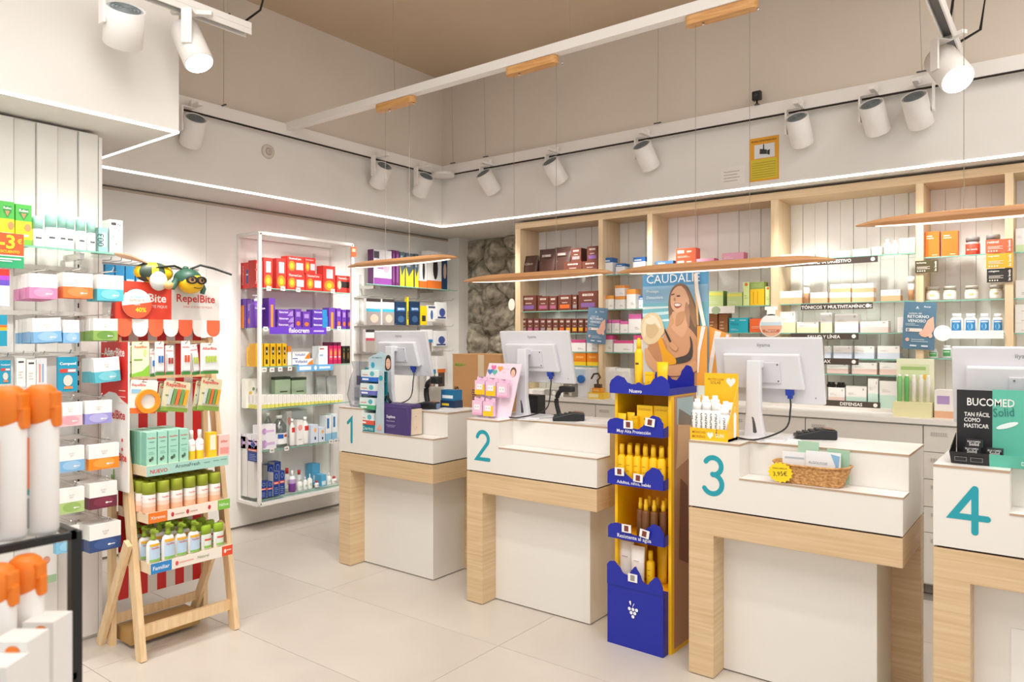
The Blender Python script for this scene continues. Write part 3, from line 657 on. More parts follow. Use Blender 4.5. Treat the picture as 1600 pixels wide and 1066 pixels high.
w_mg = wc('white carton with magenta top', 'DE6FAE', 'top'); w_pk = wc('white carton with deep pink top', 'E0568F', 'top')
w_cr = wc('white carton with cream lower half', 'F3EFC9'); w_li = wc('white carton with pale lilac lower half', 'E6E1EE'); w_rs = wc('white carton with pale rose lower half', 'F5D9CE')
w_sb = wc('white carton with pale blue lower half', 'DCE4F0'); w_mt = wc('white carton with mint lower half', 'CFEBDD'); w_gr = wc('white carton with thin green foot', 'C9DFA6'); w_pl = wc('plain white carton', 'F3F0EC', 'none')
w_gr['b'] = [(0, 'D3E6B4'), (.3, 'F7F5F1')]
tubew = K('bot', 'tablet_tube', 'tube', 'slim white tablet tube with orange foot', p=[(1, 0, 'F3B98A'), (1, .45, 'F6F4F0'), (1, .72, 'F6F4F0')], cap=[(1.08, .72, 'FAF9F6'), (1.08, 1, 'FAF9F6'), (.9, 1, 'FAF9F6')])
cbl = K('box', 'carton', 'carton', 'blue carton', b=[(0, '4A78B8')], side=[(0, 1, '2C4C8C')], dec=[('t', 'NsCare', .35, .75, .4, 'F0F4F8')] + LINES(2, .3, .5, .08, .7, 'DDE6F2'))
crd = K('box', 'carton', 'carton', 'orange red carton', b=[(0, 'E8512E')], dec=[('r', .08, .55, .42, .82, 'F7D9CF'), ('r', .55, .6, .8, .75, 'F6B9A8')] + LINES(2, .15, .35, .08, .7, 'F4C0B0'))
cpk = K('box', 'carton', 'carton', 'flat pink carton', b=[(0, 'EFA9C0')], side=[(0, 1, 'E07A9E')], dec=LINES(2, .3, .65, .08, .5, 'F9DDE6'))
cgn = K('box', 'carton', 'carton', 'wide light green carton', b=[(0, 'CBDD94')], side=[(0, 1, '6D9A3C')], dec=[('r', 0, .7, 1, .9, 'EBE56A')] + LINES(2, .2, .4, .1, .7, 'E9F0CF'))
cyl = K('box', 'carton', 'carton', 'bright yellow carton', b=[(0, 'F2C21B')], dec=[('r', .2, .1, .28, .85, 'D99E12'), ('r', .5, .1, .58, .85, 'D99E12')])
colv = K('box', 'carton', 'carton', 'olive carton', b=[(0, '8EA250')], dec=LINES(3, .3, .8, .1, .9, 'B7C684'))
clm = K('box', 'carton', 'carton', 'tall pale lime carton', b=[(0, 'DCEB9C')], dec=[('e', .5, .9, .25, .07, 'E0703A')] + LINES(2, .3, .5, .2, .7, 'B6CC6A'))
ccp = K('box', 'carton', 'carton', 'copper brown carton', b=[(0, '9C6136')], top='5A3218', dec=[('r', 0, .8, 1, 1, '5A3218')] + LINES(3, .15, .55, .15, .6, 'D9AE82'))
ctl = K('box', 'carton', 'carton', 'turquoise carton', b=[(0, '1FB1C4')], dec=[('t', 'Nitra', .3, .58, .4, '0E7E92'), ('r', .08, .82, .3, .86, 'E9F6F8'), ('r', .55, .82, .9, .86, 'E9F6F8')] + LINES(2, .15, .3, .1, .5, 'BFE8EE'))
cor = K('box', 'carton', 'carton', 'flat orange carton', b=[(0, 'F0692F')], dec=LINES(2, .3, .5, .1, .6, 'F9C3A8'))
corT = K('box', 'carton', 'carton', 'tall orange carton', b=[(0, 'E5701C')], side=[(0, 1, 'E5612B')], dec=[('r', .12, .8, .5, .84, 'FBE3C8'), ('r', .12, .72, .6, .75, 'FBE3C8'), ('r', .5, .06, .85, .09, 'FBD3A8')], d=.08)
coy = K('box', 'carton', 'carton', 'orange carton with yellow foot', b=[(0, 'F4CB1E'), (.3, 'F08A1E')], dec=[('r', .2, .6, .8, .75, 'F8B45E')])
jred = K('bot', 'jar', 'jar', 'glass jar of orange red supplement', p=[(.95, 0, 'E2513A'), (1, .06, 'E2513A'), (1, .62, 'C9B9AE'), (.82, .74, 'C9B9AE'), (.8, .76, 'C9B9AE')], cap=[(.95, .76, '8E8A86'), (.97, .97, '8E8A86'), (.9, 1, '8E8A86')], dec=[('t', 'be levels', .5, .3, .7, 'FCE9E2')])
jcr = K('bot', 'jar', 'jar', 'glass jar with cream label', p=[(.95, 0, 'E9E2D2'), (1, .1, 'F2EEE6'), (1, .55, 'DCD2BC'), (.85, .74, 'DCD2BC'), (.8, .76, 'DCD2BC')], cap=[(.95, .76, 'BDB7A8'), (.97, .97, 'BDB7A8'), (.9, 1, 'BDB7A8')], dec=[('r', .35, .3, .65, .45, 'D9C68A')])
jblu = K('bot', 'pill_bottle', 'bottle', 'white pill bottle with blue label', p=[(.95, 0, 'F4F4F4'), (1, .05, 'F4F4F4'), (1, .72, 'F4F4F4'), (.7, .8, 'F4F4F4')], cap=[(.75, .8, 'FAFAFA'), (.75, 1, 'FAFAFA'), (.7, 1, 'FAFAFA')], dec=[('r', .1, .12, .9, .66, '3C87C0'), ('e', .5, .34, .2, .16, '8CC8E4'), ('r', .2, .55, .8, .61, 'E9F4FA')])
jgrn = K('bot', 'pill_bottle', 'bottle', 'white pill bottle with green label', p=[(.95, 0, 'F4F4F4'), (1, .05, 'F4F4F4'), (1, .76, 'F4F4F4'), (.7, .82, 'F4F4F4')], cap=[(.75, .82, 'FAFAFA'), (.75, 1, 'FAFAFA'), (.7, 1, 'FAFAFA')], dec=[('r', .1, .15, .9, .66, '5DB56A'), ('r', .2, .45, .8, .55, 'D9F0DC')])
mouth = K('bot', 'serum_bottle', 'bottle', 'frosted white bottle', p=[(.9, 0, 'EFEDE8'), (1, .05, 'EFEDE8'), (1, .7, 'EFEDE8'), (.5, .8, 'EFEDE8')], cap=[(.5, .8, 'FAF8F4'), (.5, 1, 'FAF8F4'), (.45, 1, 'FAF8F4')])

G = 'products on the oak shelving'
PY = 5.375
B1, B2, B3, B4, B5 = ('beside stone wall', 'of second bay', 'of third bay', 'of fourth bay', 'of fifth bay')
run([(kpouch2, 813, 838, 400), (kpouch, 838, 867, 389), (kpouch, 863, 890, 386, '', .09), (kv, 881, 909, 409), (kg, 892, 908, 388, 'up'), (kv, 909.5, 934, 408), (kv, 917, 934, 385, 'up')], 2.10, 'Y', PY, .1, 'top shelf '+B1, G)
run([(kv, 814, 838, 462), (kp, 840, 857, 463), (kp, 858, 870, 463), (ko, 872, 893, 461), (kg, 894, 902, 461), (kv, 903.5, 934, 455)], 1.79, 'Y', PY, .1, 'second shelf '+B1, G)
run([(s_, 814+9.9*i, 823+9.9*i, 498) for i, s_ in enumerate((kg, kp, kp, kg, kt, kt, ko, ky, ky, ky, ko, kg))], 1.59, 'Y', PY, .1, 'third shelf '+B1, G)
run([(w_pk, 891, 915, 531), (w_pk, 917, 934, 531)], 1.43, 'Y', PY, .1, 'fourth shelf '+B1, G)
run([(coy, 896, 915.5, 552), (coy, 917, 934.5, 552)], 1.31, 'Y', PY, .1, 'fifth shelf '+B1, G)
run([(w_bl, 944, 957, 403), (w_bl, 962, 976, 412), (w_bl, 989, 1008, 402)], 2.08, 'Y', PY, .1, 'top shelf '+B2, G)
run([(w_ol, 946, 959, 462), (w_ol, 961, 976, 463), (w_ol, 961, 976, 446, 'up'), (w_ol, 979, 993, 452), (w_bl, 998, 1009, 463)], 1.79, 'Y', PY, .1, 'second shelf '+B2, G)
run([(w_mg, 944, 955, 500), (w_mg, 956, 967.5, 500), (w_mg, 969, 981, 502), (w_mg, 982, 1002, 491)], 1.59, 'Y', PY, .1, 'third shelf '+B2, G)
run([(w_pk, 944, 957, 524), (w_pk, 959, 989, 532), (w_pk, 990, 1006, 524)], 1.43, 'Y', PY, .1, 'fourth shelf '+B2, G)
run([(w_pl, 945, 962, 574), (w_pl, 963, 985, 576)], 1.08, 'Y', PY, .1, 'bottom board '+B2, G)
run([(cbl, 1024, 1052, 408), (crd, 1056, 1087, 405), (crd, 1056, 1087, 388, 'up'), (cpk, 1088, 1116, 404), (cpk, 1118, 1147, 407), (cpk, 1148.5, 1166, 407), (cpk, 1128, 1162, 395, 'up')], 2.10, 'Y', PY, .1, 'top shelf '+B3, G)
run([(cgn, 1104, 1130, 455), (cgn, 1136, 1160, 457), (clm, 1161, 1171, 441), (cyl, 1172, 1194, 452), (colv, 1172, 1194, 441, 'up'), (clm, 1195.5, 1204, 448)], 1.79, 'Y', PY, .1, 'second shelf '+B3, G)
run([(ccp, 1107, 1121, 483), (ccp, 1123, 1137, 483), (ctl, 1139, 1169, 497), (cor, 1171, 1203, 498)], 1.59, 'Y', PY, .1, 'third shelf '+B3, G)
run([(w_gr, 1217, 1243, 398), (w_gr, 1245, 1273, 398), (w_gr, 1275, 1293, 394), (w_gr, 1295, 1328, 393), (w_pl, 1332, 1360, 389), (w_gr, 1362, 1378, 386), (mouth, 1380, 1391, 374), (mouth, 1392, 1403, 376), (w_gr, 1405, 1430, 372)], 2.105, 'Y', PY, .1, 'top shelf '+B4, G)
run([(w_or, 1217, 1253, 455), (tubew, 1254.5, 1264, 439), (w_or, 1266, 1293, 457), (w_or, 1296, 1329, 457), (w_or, 1297, 1329, 444, 'up'), (w_or, 1331, 1365, 457), (w_or, 1331, 1365, 443, 'up'), (w_or, 1376, 1407, 453), (tubew, 1418, 1428, 432)], 1.794, 'Y', PY, .1, 'second shelf '+B4, G)
run([(w_cr, 1218, 1243, 487), (w_cr, 1245, 1279, 503), (w_cr, 1282, 1300, 489), (w_li, 1304, 1341, 491), (w_rs, 1344, 1388, 502), (w_pl, 1402, 1416, 496)], 1.585, 'Y', PY, .1, 'third shelf '+B4, G)
run([(w_sb, 1288, 1298, 541), (w_sb, 1302, 1331, 541), (w_sb, 1335, 1366, 541), (w_sb, 1371, 1406, 541)], 1.408, 'Y', PY, .1, 'fourth shelf '+B4, G)
run([(w_rs, 1292, 1325, 568), (w_rs, 1331, 1370, 567), (w_rs, 1374, 1412, 567)], 1.302, 'Y', PY, .1, 'fifth shelf '+B4, G)
run([(w_rs, 1294, 1320, 606), (w_mt, 1321.5, 1354, 604), (w_mt, 1356, 1372, 592), (w_mt, 1374, 1410, 596)], 1.08, 'Y', PY, .1, 'bottom board '+B4, G)
run([(corT, 1445, 1468, 362), (corT, 1471, 1497, 361), (jred, 1507, 1531, 370), (jred, 1539, 1563, 366)], 2.07, 'Y', PY, .1, 'top shelf '+B5, G)
run([(jcr, 1445, 1468, 448), (jcr, 1472, 1494, 447), (jcr, 1506, 1529, 446), (jcr, 1545, 1568, 445)], 1.79, 'Y', PY, .1, 'second shelf '+B5, G)
run([(jblu, 1484, 1504, 490), (jblu, 1506, 1526, 490), (jblu, 1529, 1547, 490), (jblu, 1550, 1568, 490)], 1.58, 'Y', PY, .1, 'third shelf '+B5, G)
run([(jgrn, 1450, 1465, 546), (jgrn, 1471, 1487, 540)], 1.42, 'Y', PY, .1, 'fourth shelf '+B5, G)
run([(w_gr, 1587, 1606, 357)], 2.07, 'Y', PY, .1, 'top shelf of last visible bay', G, 'on')
run([(w_pl, 1587, 1606, 438)], 1.79, 'Y', PY, .1, 'second shelf of last visible bay', G, 'on')
run([(w_pl, 1586, 1606, 505), (w_pl, 1586, 1606, 490, 'up'), (w_pl, 1586, 1606, 476, 'up')], 1.58, 'Y', PY, .1, 'third shelf of last visible bay', G, 'upward on')

# dark shelf-edge signs with white words
def edgesign(txt, u0, u1, v0, label, hh=0.042):
    x0, z1 = onY(u0, v0, YF); x1, _ = onY(u1, v0, YF); z1 = (z1+onY(u1, v0, YF)[1])/2
    t = thing('shelf_sign', label, 'sign', ((x0+x1)/2, YF+0.012, z1-hh), 0, 'dark signs on the shelf edges'); W_ = x1-x0
    m_ = MB(); m_.box(-W_/2, -0.004, 0, W_/2, 0, hh, '4A3E36'); m_.build('plate', t)
    m_ = MB(); m_.text(txt, (0, -0.006, hh*.5), (1, 0, 0), (0, 0, 1), hh*.74, 'F4F0EA', bold=0.04)
    m_.build('lettering', t)
    m_ = MB(); m_.lathe([(hh*.32, 0, 'F4F0EA'), (hh*.32, 0.001, 'F4F0EA')], 14); o = m_.build('badge', t, (W_/2-hh*.7, -0.0045, hh*.5)); o.rotation_euler = (PI/2, 0, 0)
edgesign('SISTEMA DIGESTIVO', 1226, 1371, 404, 'long dark sign about digestion on the top glass shelf edge')
edgesign('TÓNICOS Y MULTIVITAMÍNICOS', 1251, 1363, 474, 'dark sign about tonics and vitamins on the second shelf edge')
edgesign('SALUD Y LÍNEA', 1235, 1341, 521, 'dark sign about health and figure on the third shelf edge')
edgesign('RELAX', 1235, 1341, 560, 'dark sign about relaxing on the fourth shelf edge')
edgesign('DEFENSAS', 1286, 1375, 627, 'dark sign about defences on the bottom board')
def cardsign(label, u0, u1, v0, v1, Y, bg, dec, tilt=0.0, th=0.003):
    x0, z0 = onY(u0, v1, Y); x1, _ = onY(u1, v1, Y); z1 = onY((u0+u1)/2, v0, Y)[1]; z0 = onY((u0+u1)/2, v1, Y)[1]
    t = thing('hanging_card', label, 'sign', ((x0+x1)/2, Y, z0)); W_, H_ = x1-x0, z1-z0
    m_ = MB(); m_.box(-W_/2, -th, 0, W_/2, 0, H_, bg); m_.build('card_sheet', t)
    p_ = MB(); add_decals(p_, dec, W_, 0, H_, y=-th-.0002); p_.build('print', t); t.rotation_euler.y = tilt
    return t
for nm, (u0, u1, v0, v1), col, wd in (('dark olive card with white words clipped to the pillar', (1430, 1466, 407, 426), '4F4526', 'berberina'), ('orange red card, topmost of three clipped to the pillar', (1540, 1582, 374, 395), 'E8603C', 'retinol'), ('amber card, middle of three clipped to the pillar', (1541, 1583, 396, 419), 'F0A125', 'magnesio'), ('black card, lowest of three clipped to the pillar', (1542, 1582, 420, 441), '2E2A26', 'colageno')):
    cardsign(nm, u0, u1, v0, v1, YF-0.006 if col != 'F0A125' else YF-0.012, col, [('t', wd, .28, .82, .42, 'F6EFE6'), ('tv', 'be levels', .88, .5, .8, 'F6EFE6')] + LINES(3, .3, .55, .08, .65, 'E9DCCB') + [('e', .12+.1*i, .14, .03, .06, 'E9DCCB') for i in range(4)])
RV = [('t', 'A', .42, .88, .09, 'F2F4F4'), ('t', 'Flores', .72, .90, .2, 'F2F4F4'), ('t', 'cuidado del', .36, .76, .4, 'E6ECEE'), ('t', 'RETORNO', .46, .69, .66, 'F4F6F6', .03), ('t', 'VENOSO', .42, .60, .56, 'F4F6F6', .03),
      ('r', .1, .37, .6, .44, 'E8D9CC'), ('e', .17, .405, .045, .03, '6E8CA3'), ('p', [(.5, .34), (.62, .42), (.75, .62), (.92, .7), (.97, .45), (.86, .3), (.7, .26), (.58, .28)], 'E9B49C'), ('e', .16, .2, .06, .04, 'E9B49C'), ('e', .86, .3, .06, .05, 'F0C0A8')] + LINES(2, .5, .56, .08, .5, 'B9C9D3') + LINES(2, .16, .24, .28, .8, 'B9C9D3') + [('r', .25, .06, .45, .09, 'DCE5EA'), ('r', .6, .06, .8, .09, 'DCE5EA')]
cardsign('blue leg-care poster hanging before the fourth bay of shelves', 1409, 1460, 472, 546, 5.324, '56798F', RV, 0.05)
cardsign('small blue leg-care poster hanging beside the stone wall bay', 916, 946, 481, 537, 5.324, '6485A0', RV, 0.08)
t = thing('shelf_talker', 'white bottle-shaped card showing a beach, standing over the third monitor', 'sign', (onY(1205, 525, 5.3)[0], 5.3, 1.555)); R_ = 0.083
m_ = MB(); pts = [(R_*math.cos(a), 0, R_+R_*math.sin(a)) for a in [math.radians(-60+300*k/24) for k in range(25)] if True]
m_.prism([(R_*math.cos(math.radians(q)), -0.003, R_+R_*math.sin(math.radians(q))) for q in range(-90, 270, 15)], (0, 0.004, 0), 'F2EFE9'); m_.box(-0.03, -0.003, 2*R_-0.01, 0.03, 0.001, 2*R_+0.03, 'F4F2EE'); m_.box(-0.045, -0.003, 2*R_+0.03, 0.045, 0.001, 2*R_+0.055, 'F4F2EE'); m_.build('card_sheet', t)
m_ = MB(); m_.poly([(R_*.93*math.cos(math.radians(q)), -0.0035, R_+R_*.93*math.sin(math.radians(q))) for q in range(180, 361, 15)], 'E7B08F'); m_.poly([(-R_*.9, -0.004, R_), (R_*.9, -0.004, R_), (R_*.85, -0.004, R_*1.3), (-R_*.85, -0.004, R_*1.3)], 'C9DCE4')
m_.poly([(-R_*.7, -0.0045, R_*.42), (R_*.7, -0.0045, R_*.42), (R_*.75, -0.0045, R_*.66), (-R_*.75, -0.0045, R_*.66)], 'C7704C'); m_.text('Magnesol', (0, -0.005, R_*.54), (1, 0, 0), (0, 0, 1), 1, 'FAF0E8', width=R_*.9); m_.build('print', t)
t = thing('shelf_talker', 'round white card with a strip beside the leg-care poster', 'sign', (onY(1473, 525, 5.32)[0], 5.32, 1.53))
m_ = MB(); m_.prism([(0.05*math.cos(math.radians(q)), -0.003, 0.05+0.05*math.sin(math.radians(q))) for q in range(0, 360, 15)], (0, 0.003, 0), 'F6F4F1'); m_.box(0.03, -0.002, 0.015, 0.32, 0.002, 0.065, 'F6F4F1'); m_.build('card_sheet', t)
t = thing('shelf_talker', 'cream oval tag hanging on the first oak upright', 'sign', (-4.07, 5.32, 1.80))
m_ = MB(); m_.prism([(0.037*math.cos(math.radians(q)), -0.003, 0.055+0.055*math.sin(math.radians(q))) for q in range(0, 360, 15)], (0, 0.003, 0), 'E3D8C8'); m_.build('card_sheet', t)
t = thing('shelf_talker', 'white paper flap with a green oval on the third bay shelf', 'sign', (onY(1123, 480, 5.345)[0], 5.345, 1.735))
m_ = MB(); m_.box(-0.125, -0.003, 0, 0.125, 0, 0.055, 'F3EFE4'); m_.build('card_sheet', t); m_ = MB(); m_.poly([(0.035*math.cos(math.radians(q))-0.02, -0.0036, 0.024+0.03*math.sin(math.radians(q))) for q in range(0, 360, 20)], 'A9BC96'); m_.build('print', t)
# things on the worktop
WZ = 1.058
t = thing('leaflet_display', 'cream and green carton display of tubes on the worktop', 'display', (-0.775, 5.17, WZ))
m_ = MB(); m_.box(-0.105, -0.08, 0, 0.105, 0.05, 0.09, 'EFE9B8'); m_.box(-0.105, 0.045, 0.09, 0.105, 0.055, 0.36, 'EEF0D0'); m_.build('tray', t)
m_ = MB(); add_decals(m_, [('r', .1, .6, .9, .9, 'DDE8B8'), ('r', .1, .8, .8, .86, 'A9C77A'), ('e', .8, .68, .1, .05, 'F2C64A')], .2, 0, .36, y=.044); m_.build('print', t)
for k, c_ in enumerate(('8ED08A', '6FC070', 'F2EFE6', 'F2EFE6', 'F2EFE6')):
    m_ = MB(); m_.lathe([(0.013, 0.02, c_), (0.015, 0.16, c_), (0.010, 0.18, 'F4F4F0'), (0.01, 0.19, 'F4F4F0')], 10, -0.08+0.04*k, 0); tag(m_.build('cream_tube', None, (-0.775, 5.17, WZ+0.07)), ('green' if k < 2 else 'white')+f' tube, {ORD[k+1]} in the cream carton display', 'tube', 'tubes in the cream display')
put(K('box', 'carton', 'carton', '', b=[(0, 'E8B48E'), (.25, 'F4EFEA')], dec=[('r', .08, .5, .45, .8, 'B79AD0'), ('r', .6, .7, .85, .8, '8C8680')]), (-0.57, 5.22, WZ), .18, .14, .17, 'white box with a lilac patch behind the fourth monitor')
put(K('box', 'carton', 'carton', '', b=[(0, 'F2C83A')], dec=[('r', .05, .2, .7, .8, 'F9EFB8')]), (-3.03, 5.12, WZ), .14, .1, .05, 'low yellow box on the worktop beside the sun-care stand')
put(K('box', 'carton', 'carton', '', b=[(0, 'F0A030')], dec=[('r', .2, .3, .8, .7, 'F7C97A')]), (-3.035, 5.12, WZ+.051), .085, .06, .035, 'small orange box stacked on the low yellow box')
t = thing('tape_dispenser', 'dark brown hooked figure standing on the orange box', 'ornament', (-3.035, 5.12, WZ+.087))
m_ = MB(); m_.box(-.03, -.015, 0, .03, .015, .03, '5A4530'); m_.tube([(0, 0, .02), (-.005, 0, .06), (.02, 0, .085), (.0, 0, .115), (-.04, 0, .11), (-.065, 0, .07)], .008, '4A3626'); m_.build('figure', t)
put(K('box', 'pen_pot', 'pot', '', b=[(0, '8F8A80')], dec=[('r', .15, .2, .5, .8, '55504A'), ('r', .6, .1, .85, .9, 'C9C2B6')]), (-3.30, 5.12, WZ), .10, .07, .11, 'grey metal pen pot on the worktop')
t = thing('label_printer', 'small pale printer with a round blue spool', 'printer', (-3.24, 5.22, WZ))
m_ = MB(); m_.box(-.1, -.06, 0, .1, .06, .24, 'EDEFF1'); m_.box(-.08, -.07, .16, .06, -.06, .235, 'C9DCEA'); m_.build('case', t, bevel=.006)
m_ = MB(); m_.lathe([(.033, 0, '2E6FC0'), (.033, .02, '2E6FC0'), (.028, .022, '2E6FC0')], 16); o = m_.build('spool', t, (.03, -.071, .15)); o.rotation_euler.x = PI/2
put(w_pl, (-2.93, 5.28-.03, WZ), .15, .1, .22, 'tall plain white box on the worktop beside the sun-care stand')
put(K('box', 'adhesive_tape', 'tape', '', b=[(0, 'A9A49C')], dec=[('e', .75, .5, .15, .4, 'F0EEEA')]), (-3.50, 5.15, WZ), .13, .06, .05, 'grey box with a white disc beside the printer')
put(K('bot', 'serum_bottle', 'bottle', '', p=[(.9, 0, 'F3F2EF'), (1, .05, 'F3F2EF'), (1, .7, 'F3F2EF'), (.5, .8, 'F3F2EF')], cap=[(.5, .8, 'D8D6D0'), (.5, 1, 'D8D6D0'), (.4, 1, 'D8D6D0')]), (-4.02+.1, 5.12, WZ), .06, .06, .38-.1, 'white pump bottle on the worktop beside the second monitor')
put(w_pl, (-3.62, 5.12, WZ), .1, .06, .04, 'flat white box on the worktop beside the second monitor')
# dark caps on the pale rose carton
for k in (0, 1):
    m_ = MB(); m_.box(-.026, -.02, 0, .026, .02, .02, BLACK); m_.box(-.02, -.014, .02, -.004, .014, .034, BLACK); m_.box(.004, -.014, .02, .02, .014, .034, BLACK)
    tag(m_.build('clip_holder', None, (onY(1298+15*k, 600, 5.40)[0], 5.42, onY(1307, 606, PY)[1]+.002)), ('black clip on the rose carton, beside the monitor', 'black clip on the rose carton, beside the mint one')[k], 'clip', 'black clips on a carton')
# ================================================================== glass-shelved unit on the smooth wall
U = thing('glass_shelf_unit', 'white framed wall unit with glass shelves full of remedies', 'shelving')
ux0, ux1, uy0, uy1, uz0, uz1 = XL, -5.05, 3.34, 4.27, 0.235, 2.375
for x, y in ((ux0+.012, uy0), (ux1, uy0), (ux1, uy1), (ux0+.012, uy1)):
    m_ = MB(); m_.box(x-.012, y-.012, uz0, x+.012, y+.012, uz1, METALW); m_.build('post', U)
for z in (uz0, uz1):
    for a, b_ in (((ux0, uy0), (ux1, uy0)), ((ux1, uy0), (ux1, uy1)), ((ux0, uy1), (ux1, uy1)), ((ux0+.012, uy0), (ux0+.012, uy1))):
        m_ = MB(); m_.obox((*a, z), (*b_, z), .024, .024, METALW); m_.build('rail', U)
m_ = MB(); m_.box(ux0, uy0, uz0-.01, ux1, uy1, uz0+.004, METALW); m_.build('bottom_panel', U)
USZ = (1.947, 1.629, 1.321, .985, .655, .27)
for z in USZ:
    m_ = MB(); m_.box(ux0+.015, uy0+.012, z-.008, ux1-.012, uy1-.012, z-.0005, GLASS); m_.box(ux1-.012, uy0+.012, z-.008, ux1-.0115, uy1-.012, z-.0005, GLASS_EDGE); m_.build('glass_shelf', U)
for y in (uy0+.2, uy1-.18):
    m_ = MB(); m_.box(XL, y-.012, .3, XL+.008, y+.012, 2.3, 'D8D2CB'); m_.build('slotted_rail', U)
G2 = 'products in the glass-shelved unit'
PX = -5.105
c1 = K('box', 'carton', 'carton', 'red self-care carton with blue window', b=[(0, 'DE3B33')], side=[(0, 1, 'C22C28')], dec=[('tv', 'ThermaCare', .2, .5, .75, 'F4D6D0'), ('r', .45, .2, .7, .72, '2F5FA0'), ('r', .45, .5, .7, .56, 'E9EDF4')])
c2 = K('box', 'carton', 'carton', 'tall red carton with silver window', b=[(0, 'DE3B33')], dec=[('r', .25, .52, .8, .88, 'C9C9CE'), ('e', .5, .25, .42, .2, 'F08A2C'), ('e', .5, .25, .2, .1, 'F7C23A')])
c3 = K('box', 'carton', 'carton', 'wide red heat-wrap carton', b=[(0, 'DE3B33')], dec=[('t', 'ThermaCare', .45, .86, .75, 'F9E6E2', .03), ('e', .26, .42, .2, .3, 'F08A2C'), ('e', .26, .42, .1, .16, 'F7C23A'), ('r', .52, .2, .95, .62, 'C9C9CE')])
c4 = K('box', 'carton', 'carton', 'low red carton with black picture', b=[(0, 'DE3B33')], dec=[('t', 'ThermaCare', .5, .84, .8, 'F9E6E2', .03), ('r', .3, .3, .95, .66, '2A2524'), ('e', .2, .45, .14, .25, 'E9B9A0')])
p1 = K('box', 'carton', 'carton', 'slim purple carton with orange stripe', b=[(0, '6E3FA8')], dec=[('r', .3, 0, .7, .78, 'F0922E')])
p2 = K('box', 'carton', 'carton', 'slim violet carton', b=[(0, '6A3AA6')], dec=[('r', .2, .6, .8, .85, 'A98AD0'), ('e', .5, .25, .3, .12, 'E9792F')])
p3 = K('box', 'carton', 'carton', 'flat violet gel carton', b=[(0, '6E3FA8')], dec=[('t', 'fisiocrem', .38, .6, .58, 'EFE8F8', .04), ('p', [(.62, 0), (1, 0), (1, .9), (.8, .6)], 'A98AD0')])
p4 = K('box', 'carton', 'carton', 'flat violet and blue carton', b=[(0, '5F3CA8')], dec=[('t', 'fisiocrem', .36, .6, .55, 'EFE8F8', .04), ('r', .66, 0, 1, 1, '2D86C4')])
p5 = K('bot', 'pump_bottle', 'bottle', 'violet pump bottle', p=[(.95, 0, '6E3FA8'), (1, .03, '6E3FA8'), (1, .68, '6E3FA8'), (.45, .80, '6E3FA8')], cap=[(.35, .80, 'EDE8F2'), (.35, .88, 'EDE8F2'), (.15, .89, 'EDE8F2'), (.15, .97, 'EDE8F2'), (.6, .97, 'EDE8F2'), (.6, 1, 'EDE8F2')], capname='pump', dec=[('t', 'fisiocrem', .5, .6, .9, 'F2ECFA', .03)])
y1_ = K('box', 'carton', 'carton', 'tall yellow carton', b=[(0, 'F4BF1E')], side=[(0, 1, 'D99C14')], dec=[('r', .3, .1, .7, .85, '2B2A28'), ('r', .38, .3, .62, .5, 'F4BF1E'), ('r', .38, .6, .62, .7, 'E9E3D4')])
y2_ = K('box', 'carton', 'carton', 'slim orange and white carton', b=[(0, 'F6F1E8'), (.7, 'F0922E')])
y3_ = K('box', 'carton', 'carton', 'flat white carton with orange swoosh', b=[(0, 'F3F3F2')], dec=[('t', 'Voltadol', .42, .6, .6, '2A4A9A', .03), ('p', [(.7, 0), (1, 0), (1, .9), (.82, .5)], 'F0862C'), ('r', 0, 0, .3, .12, '3A62B8')])
y4_ = K('box', 'carton', 'carton', 'tall white carton with red title', b=[(0, 'F1F3F4')], dec=[('r', .1, .82, .6, .88, 'C23A3A'), ('r', .1, .45, .5, .55, '8FB4C4')])
y5_ = K('box', 'carton', 'carton', 'tall wine and coral carton', b=[(0, 'C2265A'), (.85, '5A1A38')], dec=[('r', .15, .2, .85, .7, 'EC5A6A'), ('e', .5, .5, .28, .12, 'F59A4A'), ('r', .2, .3, .8, .35, 'F4E3E3')])
y6_ = K('box', 'carton', 'carton', 'black carton with gold flame', b=[(0, '2B2622')], dec=[('e', .5, .45, .2, .2, '9C7A35'), ('e', .5, .8, .2, .06, '5E8A3E')])
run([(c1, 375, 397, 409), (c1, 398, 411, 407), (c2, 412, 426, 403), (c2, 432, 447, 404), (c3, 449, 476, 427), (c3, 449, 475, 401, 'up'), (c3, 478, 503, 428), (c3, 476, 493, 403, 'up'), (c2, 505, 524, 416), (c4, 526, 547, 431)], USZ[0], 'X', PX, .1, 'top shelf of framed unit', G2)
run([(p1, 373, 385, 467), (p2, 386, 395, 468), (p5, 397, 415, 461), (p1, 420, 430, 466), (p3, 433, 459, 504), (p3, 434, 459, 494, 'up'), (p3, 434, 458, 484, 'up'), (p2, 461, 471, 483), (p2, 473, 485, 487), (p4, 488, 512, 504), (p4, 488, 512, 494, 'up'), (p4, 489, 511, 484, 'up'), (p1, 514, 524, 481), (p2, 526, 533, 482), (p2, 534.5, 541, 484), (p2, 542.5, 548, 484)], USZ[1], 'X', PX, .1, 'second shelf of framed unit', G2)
run([(y1_, 385, 397, 543), (y1_, 399, 411, 537), (y1_, 412.5, 421, 537), (y1_, 422.5, 431, 537), (y1_, 432.5, 440, 537), (y1_, 441.5, 448, 537), (y2_, 449.5, 455, 541), (y3_, 457, 489, 561), (y3_, 457, 484, 550, 'up'), (y4_, 498, 512, 541), (y5_, 514, 520, 535), (y5_, 521, 527, 535), (y5_, 528, 533, 535), (y6_, 535, 540, 541), (y6_, 541, 547, 541)], USZ[2], 'X', PX, .1, 'third shelf of framed unit', G2)
